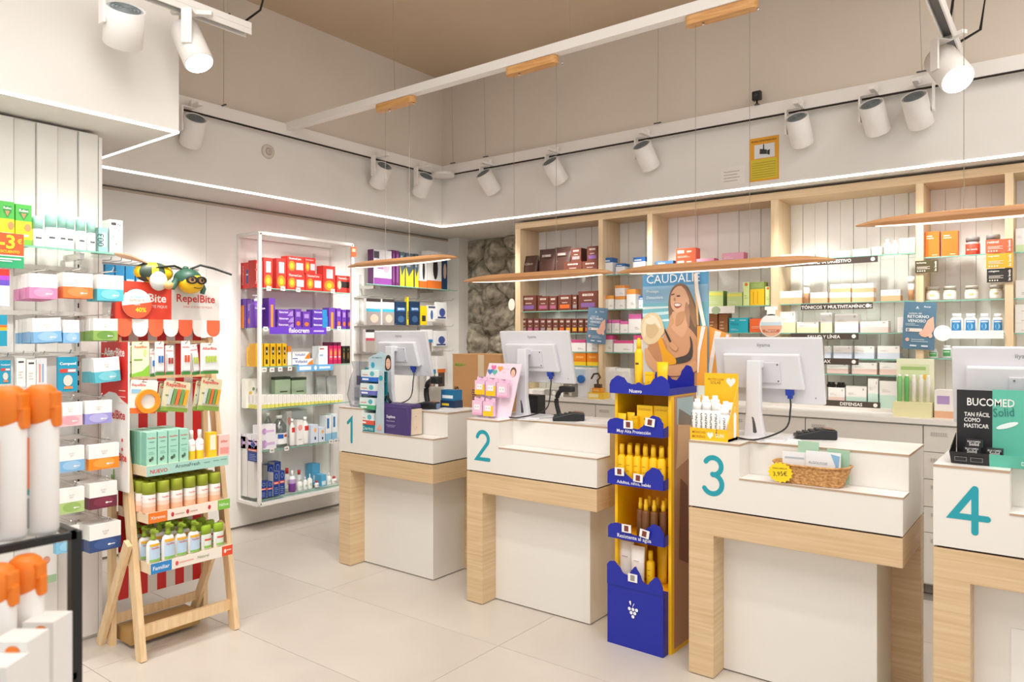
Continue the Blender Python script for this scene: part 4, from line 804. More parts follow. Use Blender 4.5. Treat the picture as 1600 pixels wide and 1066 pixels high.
g1_ = K('box', 'carton', 'carton', 'slim cream carton with yellow foot', b=[(0, 'E3DD6E'), (.28, 'F5F1EA')], d=.06, dec=[('r', .4, .4, .6, .9, 'D9D2C8')])
g2_ = K('box', 'carton', 'carton', 'sage green carton with dark lid', b=[(0, 'B9CFB0'), (.9, '3E4A3A')], dec=[('r', .3, .45, .8, .5, '55654F')], d=.06)
g3_ = K('box', 'carton', 'carton', 'white carton printed with yellow flowers', b=[(0, 'EFEDE2')], dec=[('e', .3, .5, .1, .08, 'E9C23A'), ('e', .6, .4, .1, .08, 'C9A92A'), ('e', .5, .65, .08, .06, '6E8A4A'), ('e', .75, .6, .06, .08, '55703A')], d=.06)
g4_ = K('pouch', 'bath_pouch', 'pouch', 'grey pouch with teal foot', c=['2FA39A', 'B9BDBA'], d=.06)
run([(g3_, 384, 408, 592), (g2_, 430, 454, 589), (g2_, 456, 479, 590), (g4_, 497, 512, 587), (g4_, 513, 529, 588)], USZ[3], 'X', PX-.13, .06, 'rear of fourth shelf of framed unit', G2)
run([(g1_, 380+6.22*i, 385.7+6.22*i, 617) for i in range(25)], USZ[3], 'X', PX, .06, 'front of fourth shelf of framed unit', G2)
s1_ = K('box', 'carton', 'carton', 'white carton with lilac device picture', b=[(0, 'EDEAF0')], dec=[('e', .3, .4, .14, .3, 'C79AD0'), ('r', .35, .3, .9, .5, 'D9B9DE')])
s2_ = K('bot', 'jerrycan', 'bottle', 'large clear bottle with blue label', p=[(.95, 0, 'clear'), (1, .04, 'clear'), (1, .66, 'clear'), (.4, .84, 'clear'), (.3, .9, 'clear')], cap=[(.4, .9, 'F4F4F4'), (.4, 1, 'F4F4F4'), (.35, 1, 'F4F4F4')], dec=[('r', .05, .1, .95, .45, 'F1F1F0'), ('r', .15, .28, .5, .42, '2E5CB0'), ('r', .55, .32, .85, .40, 'C4502E')])
s3_ = K('bot', 'alcohol_bottle', 'bottle', 'clear bottle with red tag', p=[(.95, 0, 'E9E6E2'), (1, .04, 'E9E6E2'), (1, .7, 'E9E6E2'), (.4, .84, 'E9E6E2'), (.35, .88, 'E9E6E2')], cap=[(.45, .88, 'F4F4F4'), (.45, 1, 'F4F4F4'), (.4, 1, 'F4F4F4')], dec=[('r', .2, .5, .8, .68, 'D8342E')])
s4_ = K('box', 'carton', 'carton', 'white carton with pink print', b=[(0, 'F2EEEC')], dec=[('e', .5, .7, .35, .12, 'F0A6A0'), ('r', .2, .2, .8, .24, 'C9BFBA')])
s5_ = K('box', 'carton', 'carton', 'pale blue carton with orange marks', b=[(0, 'D6DEEC')], dec=[('e', .6, .7, .2, .12, 'F0B26A'), ('e', .6, .25, .12, .1, '2E3A5A')])
s6_ = K('box', 'carton', 'carton', 'tall white and light blue carton', b=[(0, '8FC4E0'), (.3, 'EDF2F4')], dec=[('r', .2, .5, .6, .9, '2F7AB8')])
run([(s1_, 376, 384, 679), (s1_, 385, 393, 679), (s1_, 394, 403, 679), (s1_, 405, 432, 681), (s1_, 405, 431, 664, 'up'), (s2_, 433, 453, 650), (s3_, 455, 463, 655), (s4_, 464, 474, 657), (s3_, 475, 485, 652), (s5_, 486, 497, 664), (s5_, 498, 508, 668), (s6_, 509, 518, 650), (s6_, 519, 527, 647)], USZ[4], 'X', PX, .1, 'fifth shelf of framed unit', G2)
run([(s2_, 417, 429, 646), (s4_, 448, 456, 643), (g4_, 457, 483, 641)], USZ[4], 'X', PX-.13, .06, 'rear of fifth shelf of framed unit', G2)
n1_ = K('box', 'carton', 'carton', 'dark blue carton with red band', b=[(0, '1F3F92')], side=[(0, 1, 'E9E6E0')], dec=[('e', .5, .82, .28, .11, '8FA6D8'), ('e', .5, .82, .2, .08, '1F3F92'), ('r', 0, .48, 1, .6, 'DE4A30'), ('r', .1, .51, .8, .56, 'F4D8D0')] + LINES(4, .08, .4, .15, .8, '8FA6D8'))
n2_ = K('box', 'carton', 'carton', 'plain white carton', b=[(0, 'EDEAE5')])
n3_ = K('bot', 'lotion_bottle', 'bottle', 'white bottle with purple label', p=[(.9, 0, '7D3F94'), (1, .1, '7D3F94'), (1, .4, 'B9A0CC'), (1, .6, 'F0EEF2'), (.5, .74, 'F0EEF2')], cap=[(.4, .74, 'F6F6F6'), (.3, 1, 'F6F6F6'), (.25, 1, 'F6F6F6')])
n4_ = K('bot', 'lotion_bottle', 'bottle', 'white bottle with green flower', p=[(.95, 0, 'EDEFE9'), (1, .05, 'EDEFE9'), (1, .6, 'EDEFE9'), (.4, .74, 'EDEFE9')], cap=[(.3, .74, 'F6F6F6'), (.1, 1, 'F6F6F6'), (.08, 1, 'F6F6F6')], dec=[('e', .5, .3, .25, .1, '8FBF92')])
n5_ = K('box', 'carton', 'carton', 'sky blue carton', b=[(0, '58AEDA')], dec=[('r', .1, .1, .9, .45, 'D9ECF4')])
n6_ = K('bot', 'lotion_bottle', 'bottle', 'white bottle with red cap', p=[(.95, 0, 'EFEDEA'), (1, .05, 'EFEDEA'), (1, .6, 'EFEDEA'), (.4, .74, 'EFEDEA')], cap=[(.55, .74, 'C9302C'), (.55, 1, 'C9302C'), (.5, 1, 'C9302C')], dec=[('r', .2, .2, .8, .45, 'D9C2B8')])
run([(n2_, 374, 386, 723), (n2_, 374, 386, 683, 'up'), (n2_, 387, 397, 722), (n1_, 387, 404, 690, 'up'), (n1_, 407, 417, 753), (n1_, 418, 426, 753), (n1_, 427.5, 436, 738), (n1_, 437, 445, 736), (n3_, 455, 465, 736), (n4_, 467, 475, 748), (n4_, 476, 482, 745), (n4_, 483, 490, 741), (n6_, 494, 500, 752), (n5_, 502, 510, 742), (n4_, 513, 520, 739), (n6_, 521, 528, 745)], USZ[5], 'X', PX, .1, 'bottom shelf of framed unit', G2)
run([(n1_, 418, 428, 727), (n1_, 429, 439, 722), (n6_, 447, 455, 732), (n6_, 466, 473, 735), (n5_, 488, 500, 725)], USZ[5], 'X', PX-.13, .06, 'rear of bottom shelf of framed unit', G2)
def tagcard(u, v, n_=[0]):
    n_[0] += 1
t_i = 0
TAGS = [(420, 451), (442, 451), (466, 453), (520, 455), (415, 514), (513, 514), (530, 513), (413, 578), (425, 578), (438, 577), (453, 576), (425, 704), (448, 701), (517, 690), (525, 689)]
for u, v in TAGS:
    y, z = onX(u, v, -5.036); k = 0
    m_ = MB(); m_.box(-.001, -.02, -.034, .001, .02, 0, 'F4F2EF'); m_.box(.001, -.012, -.024, .0014, .012, -.010, 'A9A49E'); o = m_.build('price_tag', U, (-5.036, y, z+.017))
def edgebanner(label, u0, u1, v0, v1, X, bg, txt, col):
    y0, z0 = onX(u0, v1, X); y1, z1 = onX(u0, v0, X); y1 = onX(u1, v0, X)[0]
    t = thing('shelf_banner', label, 'sign', (X, (y0+y1)/2, z0), PI/2); W_ = y1-y0; H_ = z1-z0
    m_ = MB(); m_.box(-W_/2, -.002, 0, W_/2, .001, H_, bg); m_.build('strip', t)
    m_ = MB(); add_decals(m_, txt, W_, 0, H_, y=-.0022); m_.build('print', t); return t
edgebanner('purple shelf-edge banner under the violet gel cartons', 421, 510, 511, 522, -5.03, '6B3FC0', [('t', 'fisiocrem', .5, .55, .36, 'F6F2FB', .05), ('r', .76, .35, .95, .6, 'C9B5EC')], 'F')
edgebanner('light blue shelf-edge banner under the flat swoosh cartons', 464, 520, 571, 581, -5.03, '6FB2E4', [('r', .06, .2, .38, .8, 'EAF3FA'), ('e', .5, .5, .04, .35, 'EAF3FA'), ('r', .6, .3, .92, .7, 'D5E9F7')], 'F')
t = thing('discount_card', 'tiny orange red card clipped to the framed unit top corner', 'sign', (-5.03, 4.27, 2.27), PI/2)
m_ = MB(); m_.box(-.03, -.002, 0, .03, .001, .085, 'E8552F'); m_.box(-.02, -.003, .04, .02, -.002, .07, 'F3A58A'); m_.build('card_sheet', t)

# ---- hooks and shelf between the framed unit and the corner
HB = thing('hook_display', 'hook rails and glass shelf for supports beside the corner', 'display')
for y in (4.62, 5.4):
    m_ = MB(); m_.box(XL, y-.012, .9, XL+.01, y+.012, 2.15, 'CFCBC5'); m_.build('slotted_rail', HB)
m_ = MB(); m_.box(XL+.01, 4.5, 2.042, -5.12, 5.75, 2.05, GLASS); m_.box(-5.12, 4.5, 2.042, -5.1195, 5.75, 2.05, GLASS_EDGE); m_.build('glass_shelf', HB)
for y in (4.62, 5.4):
    m_ = MB(); m_.box(XL, y-.01, 2.01, -5.15, y+.01, 2.04, CHROME); m_.build('bracket', HB)
for z in (1.93, 1.66, 1.40): 
    m_ = MB(); m_.box(XL+.01, 4.5, z, XL+.03, 5.75, z+.02, 'DAD6D0'); m_.build('rail', HB)
    for y in (4.56, 4.72, 4.86, 5.02, 5.18, 5.34, 5.52, 5.68):
        m_ = MB(); m_.tube([(XL+.03, y, z+.01), (-5.13, y, z+.01), (-5.115, y, z+.03)], .0025, CHROME, 5); m_.build('hook', HB)
k1 = K('box', 'support_box', 'box', 'large white and purple support box', b=[(0, 'EDE9EC')], side=[(0, 1, '5D2A5E')], dec=[('r', 0, .75, .3, .95, '55505A'), ('r', 0, 0, 1, .2, '8E4A9A'), ('r', .2, .45, .6, .62, 'B58AB8'), ('e', .7, .55, .2, .2, 'C9B2C4')])
k2 = K('box', 'support_box', 'box', 'slim plum support box', b=[(0, '6B3168')], dec=[('r', .3, .1, .7, .9, '8E5A8C')])
k3 = K('box', 'support_box', 'box', 'slate support box with yellow corner', b=[(0, '4E5B64')], dec=[('p', [(0, 0), (1, 0), (1, .55), (.4, .3), (0, .6)], 'E6D234'), ('r', .1, .6, .6, .9, '8C979E')])
k4 = K('box', 'support_box', 'box', 'white knee-support box with orange foot', b=[(0, 'EC7A32'), (.22, 'F1EFED')], dec=[('e', .55, .55, .18, .3, '2E2A2C'), ('r', .1, .8, .6, .9, '5A8FC0')])
k5 = K('box', 'support_box', 'box', 'navy support box', b=[(0, '28456A')], dec=[('e', .5, .6, .3, .25, 'D9B8A4')])
run([(k1, 584, 612, 391), (k2, 613, 617.5, 391), (k2, 618.5, 624, 392), (k3, 625, 632.5, 394), (k3, 634, 646, 396), (k3, 648, 654, 397), (k4, 656, 667, 400), (k4, 668.5, 690, 393), (k5, 691, 699, 405)], 2.05, 'X', -5.17, .1, 'top shelf near the corner', 'support boxes near the corner')
h1 = K('card', 'support_pack', 'pack', 'white pack with teal band and photo', c='EDEBE8', bl=(.04, .02, .96, .9, 'EDEBE8'), d=.02, dec=[])
def hpack(desc, bg, dec): return K('box', 'support_pack', 'pack', desc, b=[(0, bg)], d=.03, dec=dec)
hp1 = hpack('white wrist-support pack with teal band', 'EDEBE8', [('r', 0, .5, 1, .62, '3FA6C0'), ('r', 0, .88, 1, 1, '3A3634'), ('r', 0, 0, 1, .5, '9A928C'), ('e', .55, .25, .28, .16, 'D9BBA8')])
hp2 = hpack('dark blue sports-support pack', '1E3454', [('r', .1, .6, .9, .75, '3A6FA8'), ('t', 'sports', .5, .68, .6, 'E6EDF4', .03), ('e', .5, .25, .3, .14, '3E5F88')])
hp3 = hpack('yellow support pack', 'EFD21C', [('r', .2, .2, .8, .5, '3A3A3A')])
hp4 = hpack('white knee-support pack', 'F0EEEB', [('e', .5, .4, .2, .3, '4A6EA0'), ('r', 0, .82, 1, .95, '4E5A70')])
hp5 = hpack('white glove pack with blue hand', 'EDEDEC', [('e', .55, .4, .3, .25, '46589A'), ('r', .1, .05, .9, .15, '35447E')])
hp6 = hpack('pink and white wrist pack', 'E9E0E0', [('r', 0, .5, 1, .62, 'B84A5A'), ('r', 0, .88, 1, 1, '3A3634'), ('r', 0, 0, 1, .5, 'A39A92')])
hp7 = hpack('white leg-sleeve pack with blue band', 'F0EEEB', [('r', 0, .42, 1, .56, '2F86B8'), ('r', .1, 0, .9, .42, '8C7468'), ('e', .5, .2, .18, .2, 'C9A88E')])
hp8 = hpack('white leg-sleeve pack with orange band', 'F0EEEB', [('r', 0, .46, 1, .58, 'EC7A32'), ('r', .1, 0, .9, .46, '5E4A42')])
for (z0_, its, nm) in ((508, [(hp1, 573, 596, 466), (hp1, 598, 617, 467), (hp2, 619, 636, 471), (hp3, 637, 639.5, 464), (hp2, 641, 657, 471), (hp3, 658, 668, 478), (hp4, 670, 681, 477), (hp5, 683, 699, 472)], 'first hook row'),
                       (550, [(hp6, 572, 586, 515), (hp7, 661, 677, 515), (hp5, 681, 699, 517)], 'second hook row'),
                       (604, [(hp7, 671, 682, 557), (hp8, 684, 697, 557)], 'third hook row')):
    for k, (sp, u0, u1, vt) in enumerate(its):
        y0, zt = onX(u0, vt, -5.13); y1, _ = onX(u1, vt, -5.13); zb = onX((u0+u1)/2, z0_-(9 if sp is hp5 else 0)-(6 if sp is hp4 else 0), -5.13)[1]
        put(sp, (-5.155, (y0+y1)/2, zb), abs(y1-y0)-.004, .035, zt-zb, f"{sp['desc']}, {ORD[k+1]} along {nm} near corner", 'packs on hooks near the corner', PI/2)
# small blue packs on hooks behind the ladder display
for k in range(6):
    u0 = 163+16*k
    y0, zt = onX(u0, 413+1.5*k, -5.2); y1, _ = onX(u0+14, 413, -5.2); zb = onX(u0, 442, -5.2)[1]
    put(hpack('blue', '2E8FC2', [('r', .1, .3, .9, .45, 'E9F2F6'), ('r', .1, .12, .6, .2, 'BFE0EE')]) if k == 0 else _blue, (-5.2, (y0+y1)/2, zb-.05), y1-y0, .03, zt-zb+.05, f'bright blue hanging pack, {ORD[k+1]} of the row above the red display header', 'blue packs above the ladder display', PI/2) if k else None
    if k == 0:
        _blue = hpack('blue', '2E8FC2', [('r', .1, .3, .9, .45, 'E9F2F6'), ('r', .1, .12, .6, .2, 'BFE0EE')])
        put(_blue, (-5.2, (y0+y1)/2, zb-.05), y1-y0, .03, zt-zb+.05, 'bright blue hanging pack, first of the row above the red display header', 'blue packs above the ladder display', PI/2)
HC = thing('hook_rail', 'thin hook rail carrying the blue packs on the smooth wall', 'rail')
m_ = MB(); m_.box(XL, 2.2, onX(200, 412, -5.3)[1], XL+.02, 3.0, onX(200, 412, -5.3)[1]+.02, 'DAD6D0'); m_.build('rail', HC)
for k in range(6):
    y0 = onX(163+16*k+7, 413, -5.2)[0]; z = onX(200, 410, -5.25)[1]
    m_ = MB(); m_.tube([(XL+.02, y0, z), (-5.17, y0, z), (-5.16, y0, z+.02)], .0025, CHROME, 5); m_.build('hook', HC)

# ================================================================== partition of hanging packs
PF = -3.66
HR = thing('hook_display', 'hook bars and glass shelf on the boarded partition', 'display')
def hang(spec, u0, u1, vt, vb, n, label, tilt=0.0, depth=0.034, top=True):
    y0, zt = onX(u0, vt, PF); y1, _ = onX(u1, vt, PF); zb = onX((u0+u1)/2, vb, PF)[1]; zt = onX((u0+u1)/2, vt, PF)[1]
    w_ = (y1-y0); h_ = zt-zb; yc = (y0+y1)/2
    for k in range(n):
        jit = random.uniform(-.004, .004) if k else 0
        lab = label + ('' if n == 1 else ', front of its stack' if k == 0 else f', {ORD[k+1]} back in its stack')
        o = put(spec, (PF-(depth+.002)*k-depth/2, yc+jit, zb-.0015*k), w_, depth, h_, lab, 'packs hanging on the partition hooks', PI/2)
        if tilt and k == 0:
            q = Matrix.Rotation(tilt, 4, 'X') @ Matrix.Rotation(PI/2, 4, 'Z'); o.rotation_euler = q.to_euler()
    m_ = MB(); m_.tube([(-3.995, yc, zt+.018), (PF+.02, yc, zt+.018), (PF+.035, yc, zt+.035)], .0025, CHROME, 6)
    m_.tube([(-3.995, yc+.02, zt+.018), (PF+.02, yc+.02, zt+.018)], .0016, CHROME, 5); m_.build('hook', HR)
def suvi(desc, col, cz=.45):
    d_ = [('e', .5, cz*.55, .36, cz*.42, col[1]), ('e', .62, cz*.45, .05, .035, 'F6F4F2'), ('r', .64, cz*.42, .8, cz*.48, 'F6F4F2'), ('t', 'SUAVI', .5, .72, .2, 'B9B2A8', .01), ('t', 'NEX', .5, .63, .14, 'B9B2A8', .01)]
    return K('box', 'plaster_box', 'box', desc, b=[(0, col[0]), (cz, 'F4F2EE')], dec=d_, side=[])
v_pink = suvi('white and pink plaster box', ('D98AB4', 'E2A0C2')); v_or = suvi('white and orange plaster box', ('EE7A3A', 'F08E52')); v_tl = suvi('white and turquoise plaster box', ('58B9C8', '7CCAD6'))
v_bl = suvi('white and sky blue plaster box', ('7FB4DE', '9CC6E8')); v_gn = suvi('white and green plaster box', ('8DB05C', '6F9A48')); v_lp = suvi('white and pale pink plaster box', ('F0C2C8', 'E9A6B2'))
v_li = suvi('white and lilac plaster box', ('9A96D4', 'B4B0E2')); v_o2 = suvi('white and bright orange plaster box', ('F28A1C', 'F4A040')); v_lg = suvi('white and leaf green plaster box', ('B4CC84', '9ABA66'))
v_mr = suvi('white and maroon plaster box', ('6B2438', '822E46')); v_nv = suvi('white and navy plaster box', ('2E4A7E', '3C5A94')); v_b3 = suvi('white and light blue plaster box', ('7FC0E0', '9CD0EA'))
comp = K('box', 'blister_pack', 'pack', 'turquoise blister plaster pack', b=[(0, '1796B8')], d=.02, dec=[('r', .08, .55, .92, .66, 'D8443A'), ('t', 'Compeed', .5, .8, .84, 'F4F8FA', .05), ('r', .5, .57, .9, .64, 'F2F4F4'), ('e', .5, .32, .24, .16, 'E9D2C6'), ('r', .3, .08, .75, .15, 'F08A4A')])
white_p = K('box', 'hygiene_pouch', 'pack', 'slim white pouch with black title', b=[(0, 'EDEBE8')], d=.02, dec=[('r', .2, .84, .8, .9, '3A3836')] + LINES(3, .3, .6, .2, .7, 'C9C4BE'))
brush = K('box', 'hygiene_pouch', 'pack', 'clear pack with coral and blue brushes', b=[(0, 'D9DCDE')], d=.02, dec=[('r', .25, .15, .4, .8, 'D98A80'), ('r', .55, .15, .7, .8, '8AA8C8')])
RW = [(v_pink, 46, 90, 428, 467, 5, 'row under the glass shelf'), (v_or, 99, 145, 427, 466, 2, 'row under the glass shelf'), (v_tl, 152, 193, 430, 470, 3, 'row under the glass shelf'),
      (v_bl, 53, 97, 497, 535, 6, 'second row, longer stack'), (v_bl, 99, 124, 500, 536, 2, 'second row'), (v_gn, 146, 184, 498, 532, 4, 'second row'),
      (comp, 0, 17, 563, 600, 1, 'third row, at the frame edge'), (white_p, 26, 40, 560, 604, 1, 'third row'), (white_p, 42, 56, 562, 606, 1, 'third row beside the brushes'), (brush, 57, 73, 560, 604, 1, 'third row'), (comp, 91, 121, 558, 612, 1, 'third row'), (v_tl, 149, 189, 559, 597, 4, 'third row'),
      (v_lp, 90, 129, 629, 666, 1, 'fourth row'), (v_li, 133, 175, 626, 662, 1, 'fourth row'),
      (v_bl, 92, 132, 698, 737, 1, 'fifth row'), (v_o2, 139, 186, 694, 733, 1, 'fifth row'),
      (v_lg, 92, 132, 763, 802, 1, 'sixth row'), (v_mr, 140, 183, 754, 794, 4, 'sixth row'),
      (v_b3, 88, 124, 824, 863, 1, 'lowest row'), (v_nv, 140, 189, 818, 860, 4, 'lowest row')]
for sp, u0, u1, vt, vb, n, where in RW:
    hang(sp, u0, u1, vt, vb, n, f"{sp['desc']}, {where}", tilt=0.06 if sp in (v_bl,) and n > 2 else (0.08 if where == 'third row' and sp is v_tl else 0), depth=.034 if sp['d' if 'd' in sp else 's'] != .02 else .02)
put(K('box', 'hygiene_pouch', 'pack', '', b=[(0, 'A9C9A0'), (.2, 'EFEDE8')], dec=[('e', .6, .6, .15, .1, 'E0A08A'), ('e', .3, .5, .12, .08, 'B9C9A0')]), (-3.93, onX(66, 880, -3.93)[0], onX(66, 912, -3.93)[1]), .11, .04, .19, 'white and green pouch hanging below the sixth row', 'packs hanging on the partition hooks', PI/2)
ldy = K('box', 'hygiene_pouch', 'pack', 'white pack with red, violet and blue top', b=[(0, 'EDEFF4'), (.55, '6A4FC0'), (.7, 'B04AC8'), (.82, 'D8342E')], d=.05)
put(ldy, (PF-.03, onX(3, 450, PF)[0], onX(3, 478, PF)[1]), .06, .05, .16, 'white pack with red and violet top at the frame edge', 'packs hanging on the partition hooks', PI/2)
put(K('box', 'hygiene_pouch', 'pack', '', b=[(0, '1E9AB8'), (.5, 'F0B428'), (.6, 'E8702C'), (.68, '1E9AB8')], d=.03), (PF-.03, onX(0, 450, PF)[0], onX(3, 541, PF)[1]), .06, .04, .135, 'teal pack with an orange stripe at the frame edge', 'packs hanging on the partition hooks', PI/2)
for z in (onX(100, 424, -3.98)[1], onX(100, 494, -3.98)[1], onX(100, 556, -3.98)[1], onX(100, 622, -3.98)[1], onX(100, 688, -3.98)[1], onX(100, 752, -3.98)[1], onX(100, 816, -3.98)[1]):
    m_ = MB(); m_.box(-3.995, .4, z, -3.975, 1.64, z+.022, 'DDD8D1'); m_.build('hook_bar', HR)
m_ = MB(); m_.box(-3.99, .6, 1.962, -3.75, 1.71, 1.97, GLASS); m_.box(-3.75, .6, 1.962, -3.7495, 1.71, 1.97, GLASS_EDGE); m_.build('glass_shelf', HR)
m_ = MB(); m_.box(-3.995, 1.53, 1.93, -3.8, 1.55, 1.96, CHROME); m_.build('bracket', HR)
rel = K('box', 'repellent_box', 'box', 'tall green and yellow repellent box', b=[(0, '7DBB3C'), (.16, 'F0DC2A'), (.42, 'C4D62E'), (.6, '4FAE4A')], dec=[('p', [(.2, .9), (.8, .9), (.8, .78), (.5, .62), (.2, .78)], '2F8A48'), ('p', [(.35, .78), (.65, .78), (.5, .66)], 'F08A5A'), ('t', 'Relec', .5, .85, .56, 'EAF6DC', .05), ('e', .75, .45, .22, .09, 'F0905A'), ('r', .1, .22, .8, .28, 'F6F3C8')])
deo = K('bot', 'roll_on', 'bottle', 'white roll-on with mint cap', p=[(.9, 0, 'F2F4F2'), (1, .05, 'F2F4F2'), (1, .55, 'F2F4F2'), (.96, .6, 'F2F4F2')], cap=[(1, .6, 'A6DACB'), (1, .92, 'B9E4D8'), (.8, 1, 'B9E4D8'), (.5, 1.01, 'B9E4D8')], dec=[('r', .25, .28, .75, .33, '55585A')])
dent = K('box', 'carton', 'box', 'grey teal narrow box', b=[(0, '8FB9B4')], dec=[('r', .35, .25, .75, .8, 'F0F2F0'), ('tv', '003', .2, .5, .5, '3E5A58')])
dot = K('box', 'carton', 'box', 'white box with small brown marks', b=[(0, 'F1EEEA')], dec=[('r', .12, .84, .5, .92, '4A4442'), ('e', .65, .88, .03, .03, '4A4442'), ('e', .8, .85, .03, .03, '4A4442'), ('e', .7, .7, .03, .03, '6A5A52'), ('e', .3, .5, .04, .03, 'D98A80'), ('e', .5, .3, .05, .04, 'D98A80')])
run([(rel, 0, 23, 315), (rel, 24, 50, 320), (deo, 52, 70, 338), (deo, 73, 91, 333), (deo, 92, 106, 334), (deo, 102, 119, 337), (deo, 121, 136, 340), (deo, 138, 152, 344), (dent, 154, 169, 356), (dot, 171, 192, 344)], 1.97, 'X', -3.80, .08, 'the glass shelf on the partition', 'products on the partition shelf')
t = thing('promotion_card', 'orange card announcing three euros off, on the partition glass shelf', 'sign', (-3.735, onX(14, 395, -3.735)[0], onX(14, 419, -3.735)[1]), PI/2); W_ = .115; H_ = .155
m_ = MB(); m_.box(-W_/2, -.002, 0, W_/2, .001, H_, 'EC5A2C'); m_.build('card_sheet', t)
m_ = MB(); add_decals(m_, [('r', 0, 0, 1, .34, '2FA06A'), ('r', 0, .34, 1, .37, 'F3E9E0'), ('t', '-3', .42, .75, .55, 'F9D92E', .05), ('t', '€', .85, .78, .16, 'F9D92E', .04), ('t', 'DESCUENTO', .45, .47, .8, 'F9D92E', .04), ('r', .05, .24, .9, .28, 'E9F4EE'), ('r', .05, .18, .6, .21, 'E9F4EE')], W_, 0, H_, y=-.0022); m_.build('print', t)
# ================================================================== ladder display with striped back
LD = thing('ladder_display', 'pine ladder display of insect repellents with red striped cloth and awning header', 'display')
LY0, LY1 = 1.695, 2.185
fx = lambda z: -3.53-.17*z
for y in (LY0, LY1):
    m_ = MB(); m_.obox((fx(0), y, 0), (fx(1.55), y, 1.55), .028, .055, PINE, up=(1, 0, 0)); m_.build('front_upright', LD)
    m_ = MB(); m_.box(-3.86, y-.013, 0, -3.815, y+.013, 1.55, PINE); m_.build('rear_upright', LD)
    yy = y-.03 if y == LY0 else y-.03
    m_ = MB(); m_.obox((-3.90, yy, 0.0), (-3.60, yy, .56), .022, .05, PINE, up=(1, 0, 0)); m_.build('brace', LD)
m_ = MB(); m_.box(-3.575, LY0+.014, .10, -3.553, LY1-.014, .155, PINE); m_.build('foot_rail', LD)
for z in (.10, .62): m_ = MB(); m_.box(-3.86, LY0+.014, z, -3.84, LY1-.014, z+.045, PINE); m_.build('rear_rail', LD)
nS = 9; sw = (LY1-LY0-.05)/nS
m_ = MB()
for i in range(nS):
    y0 = LY0+.025+sw*i; m_.box(-3.826, y0, .22, -3.82, y0+sw, 1.60, 'C9201F' if i % 2 == 0 else 'DAD4CE')
m_.build('striped_cloth', LD)
m_ = MB(); m_.box(-3.86, LY0+.03, .02, -3.70, LY1-.1, .09, 'B08A4E'); m_.build('base_carton', LD)
TZ = (.925, .70, .462); TF = (-3.53, -3.515, -3.49)
faces = ([('r', 0, 0, 1, 1, 'A9D6C8'), ('t', 'NUEVO', .14, .42, .20, 'C8373A', .04), ('t', 'AromaFresh', .48, .62, .30, '35505A', .01), ('r', .68, .55, .76, .62, '6E8F8C'), ('r', .8, .6, .88, .66, '6E8F8C'), ('r', .9, .62, .98, .68, '6E8F8C')],
         [('r', 0, 0, 1, 1, 'F4E6DA'), ('r', 0, 0, .22, 1, 'EF7A24'), ('t', 'Xtreme', .11, .5, .17, 'FBE9D8', .03), ('r', .84, 0, 1, 1, '7FC24A'), ('t', 'Niños', .92, .5, .12, 'EAF6DC', .03), ('e', .28, .5, .018, .22, 'C8373A'), ('e', .46, .5, .018, .22, 'C8373A'), ('e', .73, .5, .018, .22, 'C8373A')] + [('r', .31, .4, .42, .5, 'C9A890'), ('r', .49, .4, .58, .5, 'C9A890')],
         [('r', 0, 0, 1, 1, 'F2E9DD'), ('r', 0, 0, .24, 1, '2F86C8'), ('t', 'Familiar', .12, .5, .19, 'E9F3FA', .03), ('r', .86, 0, 1, 1, 'E4502A'), ('e', .90, .5, .016, .2, 'FBE3D8'), ('r', .92, .5, .98, .6, 'FBE3D8'), ('t', 'Natural', .62, .55, .14, '8A8F6A', .01), ('e', .3, .5, .018, .22, 'E0504A'), ('r', .33, .45, .5, .55, 'E9A89A')])
for z, xf, dc in zip(TZ, TF, faces):
    m_ = MB(); y0, y1 = LY0+.025, LY1-.045
    m_.box(-3.815, y0, z-.012, xf, y1, z, 'E9D3B4'); m_.box(xf, y0-.004, z-.045, xf+.006, y1+.004, z+.006, 'F0E2CC'); m_.box(-3.815, y0-.004, z-.045, xf, y0, z+.004, 'EBD5B4'); m_.box(-3.815, y1, z-.045, xf, y1+.004, z+.004, 'EBD5B4')
    tr_ = m_.build('tray', LD)
    q = MB(); add_decals(q, dc, y1-y0+.008, 0, .051, y=0); o = q.build('print', tr_, (xf+.0062, (y0+y1)/2, z-.045), PI/2)
# header
HX = -3.745
Hh = thing('awning_header', 'red and white awning-shaped header board of the ladder display', 'sign', (HX, 0, 0))
yA, yB, yC = onX(180, 460, HX)[0], onX(268, 460, HX)[0], onX(343, 460, HX)[0]; zT, zM, zL = 1.835, 1.645, 1.555
m_ = MB(); m_.box(-.012, yA, zM, 0, yB, zT, 'E8432C'); m_.build('red_board', Hh)
m_ = MB(); m_.box(-.012, yB, zM, 0, yC, zT, 'DDD8D2'); m_.build('white_board', Hh)
nT = 7; tw = (yC-yA)/nT
for i in range(nT):
    m_ = MB(); y0 = yA+tw*i; r = tw/2-.002
    m_.prism([(0.004, y0+.002, zM), (0.004, y0+.002, zL+r)] + [(0.004, y0+tw/2-r*math.cos(a), zL+r-r*math.sin(a)) for a in [PI*k/8 for k in range(1, 8)]] + [(0.004, y0+tw-.002, zL+r), (0.004, y0+tw-.002, zM)], (.004, 0, 0), 'EF6A44' if i % 2 == 0 else 'EFECE8')
    m_.build('scallop', Hh)
m_ = MB(); m_.text('AfterBite', (.001, (yA+yB)/2, zM+.11), (0, 1, 0), (0, 0, 1), 1, 'F6EFEA', width=(yB-yA)*.8, bold=.04); m_.text('CUANDO YA TE PIQUE', (.001, (yA+yB)/2+.02, zM+.065), (0, 1, 0), (0, 0, 1), 1, 'F6D9D0', width=(yB-yA)*.7, bold=.02)
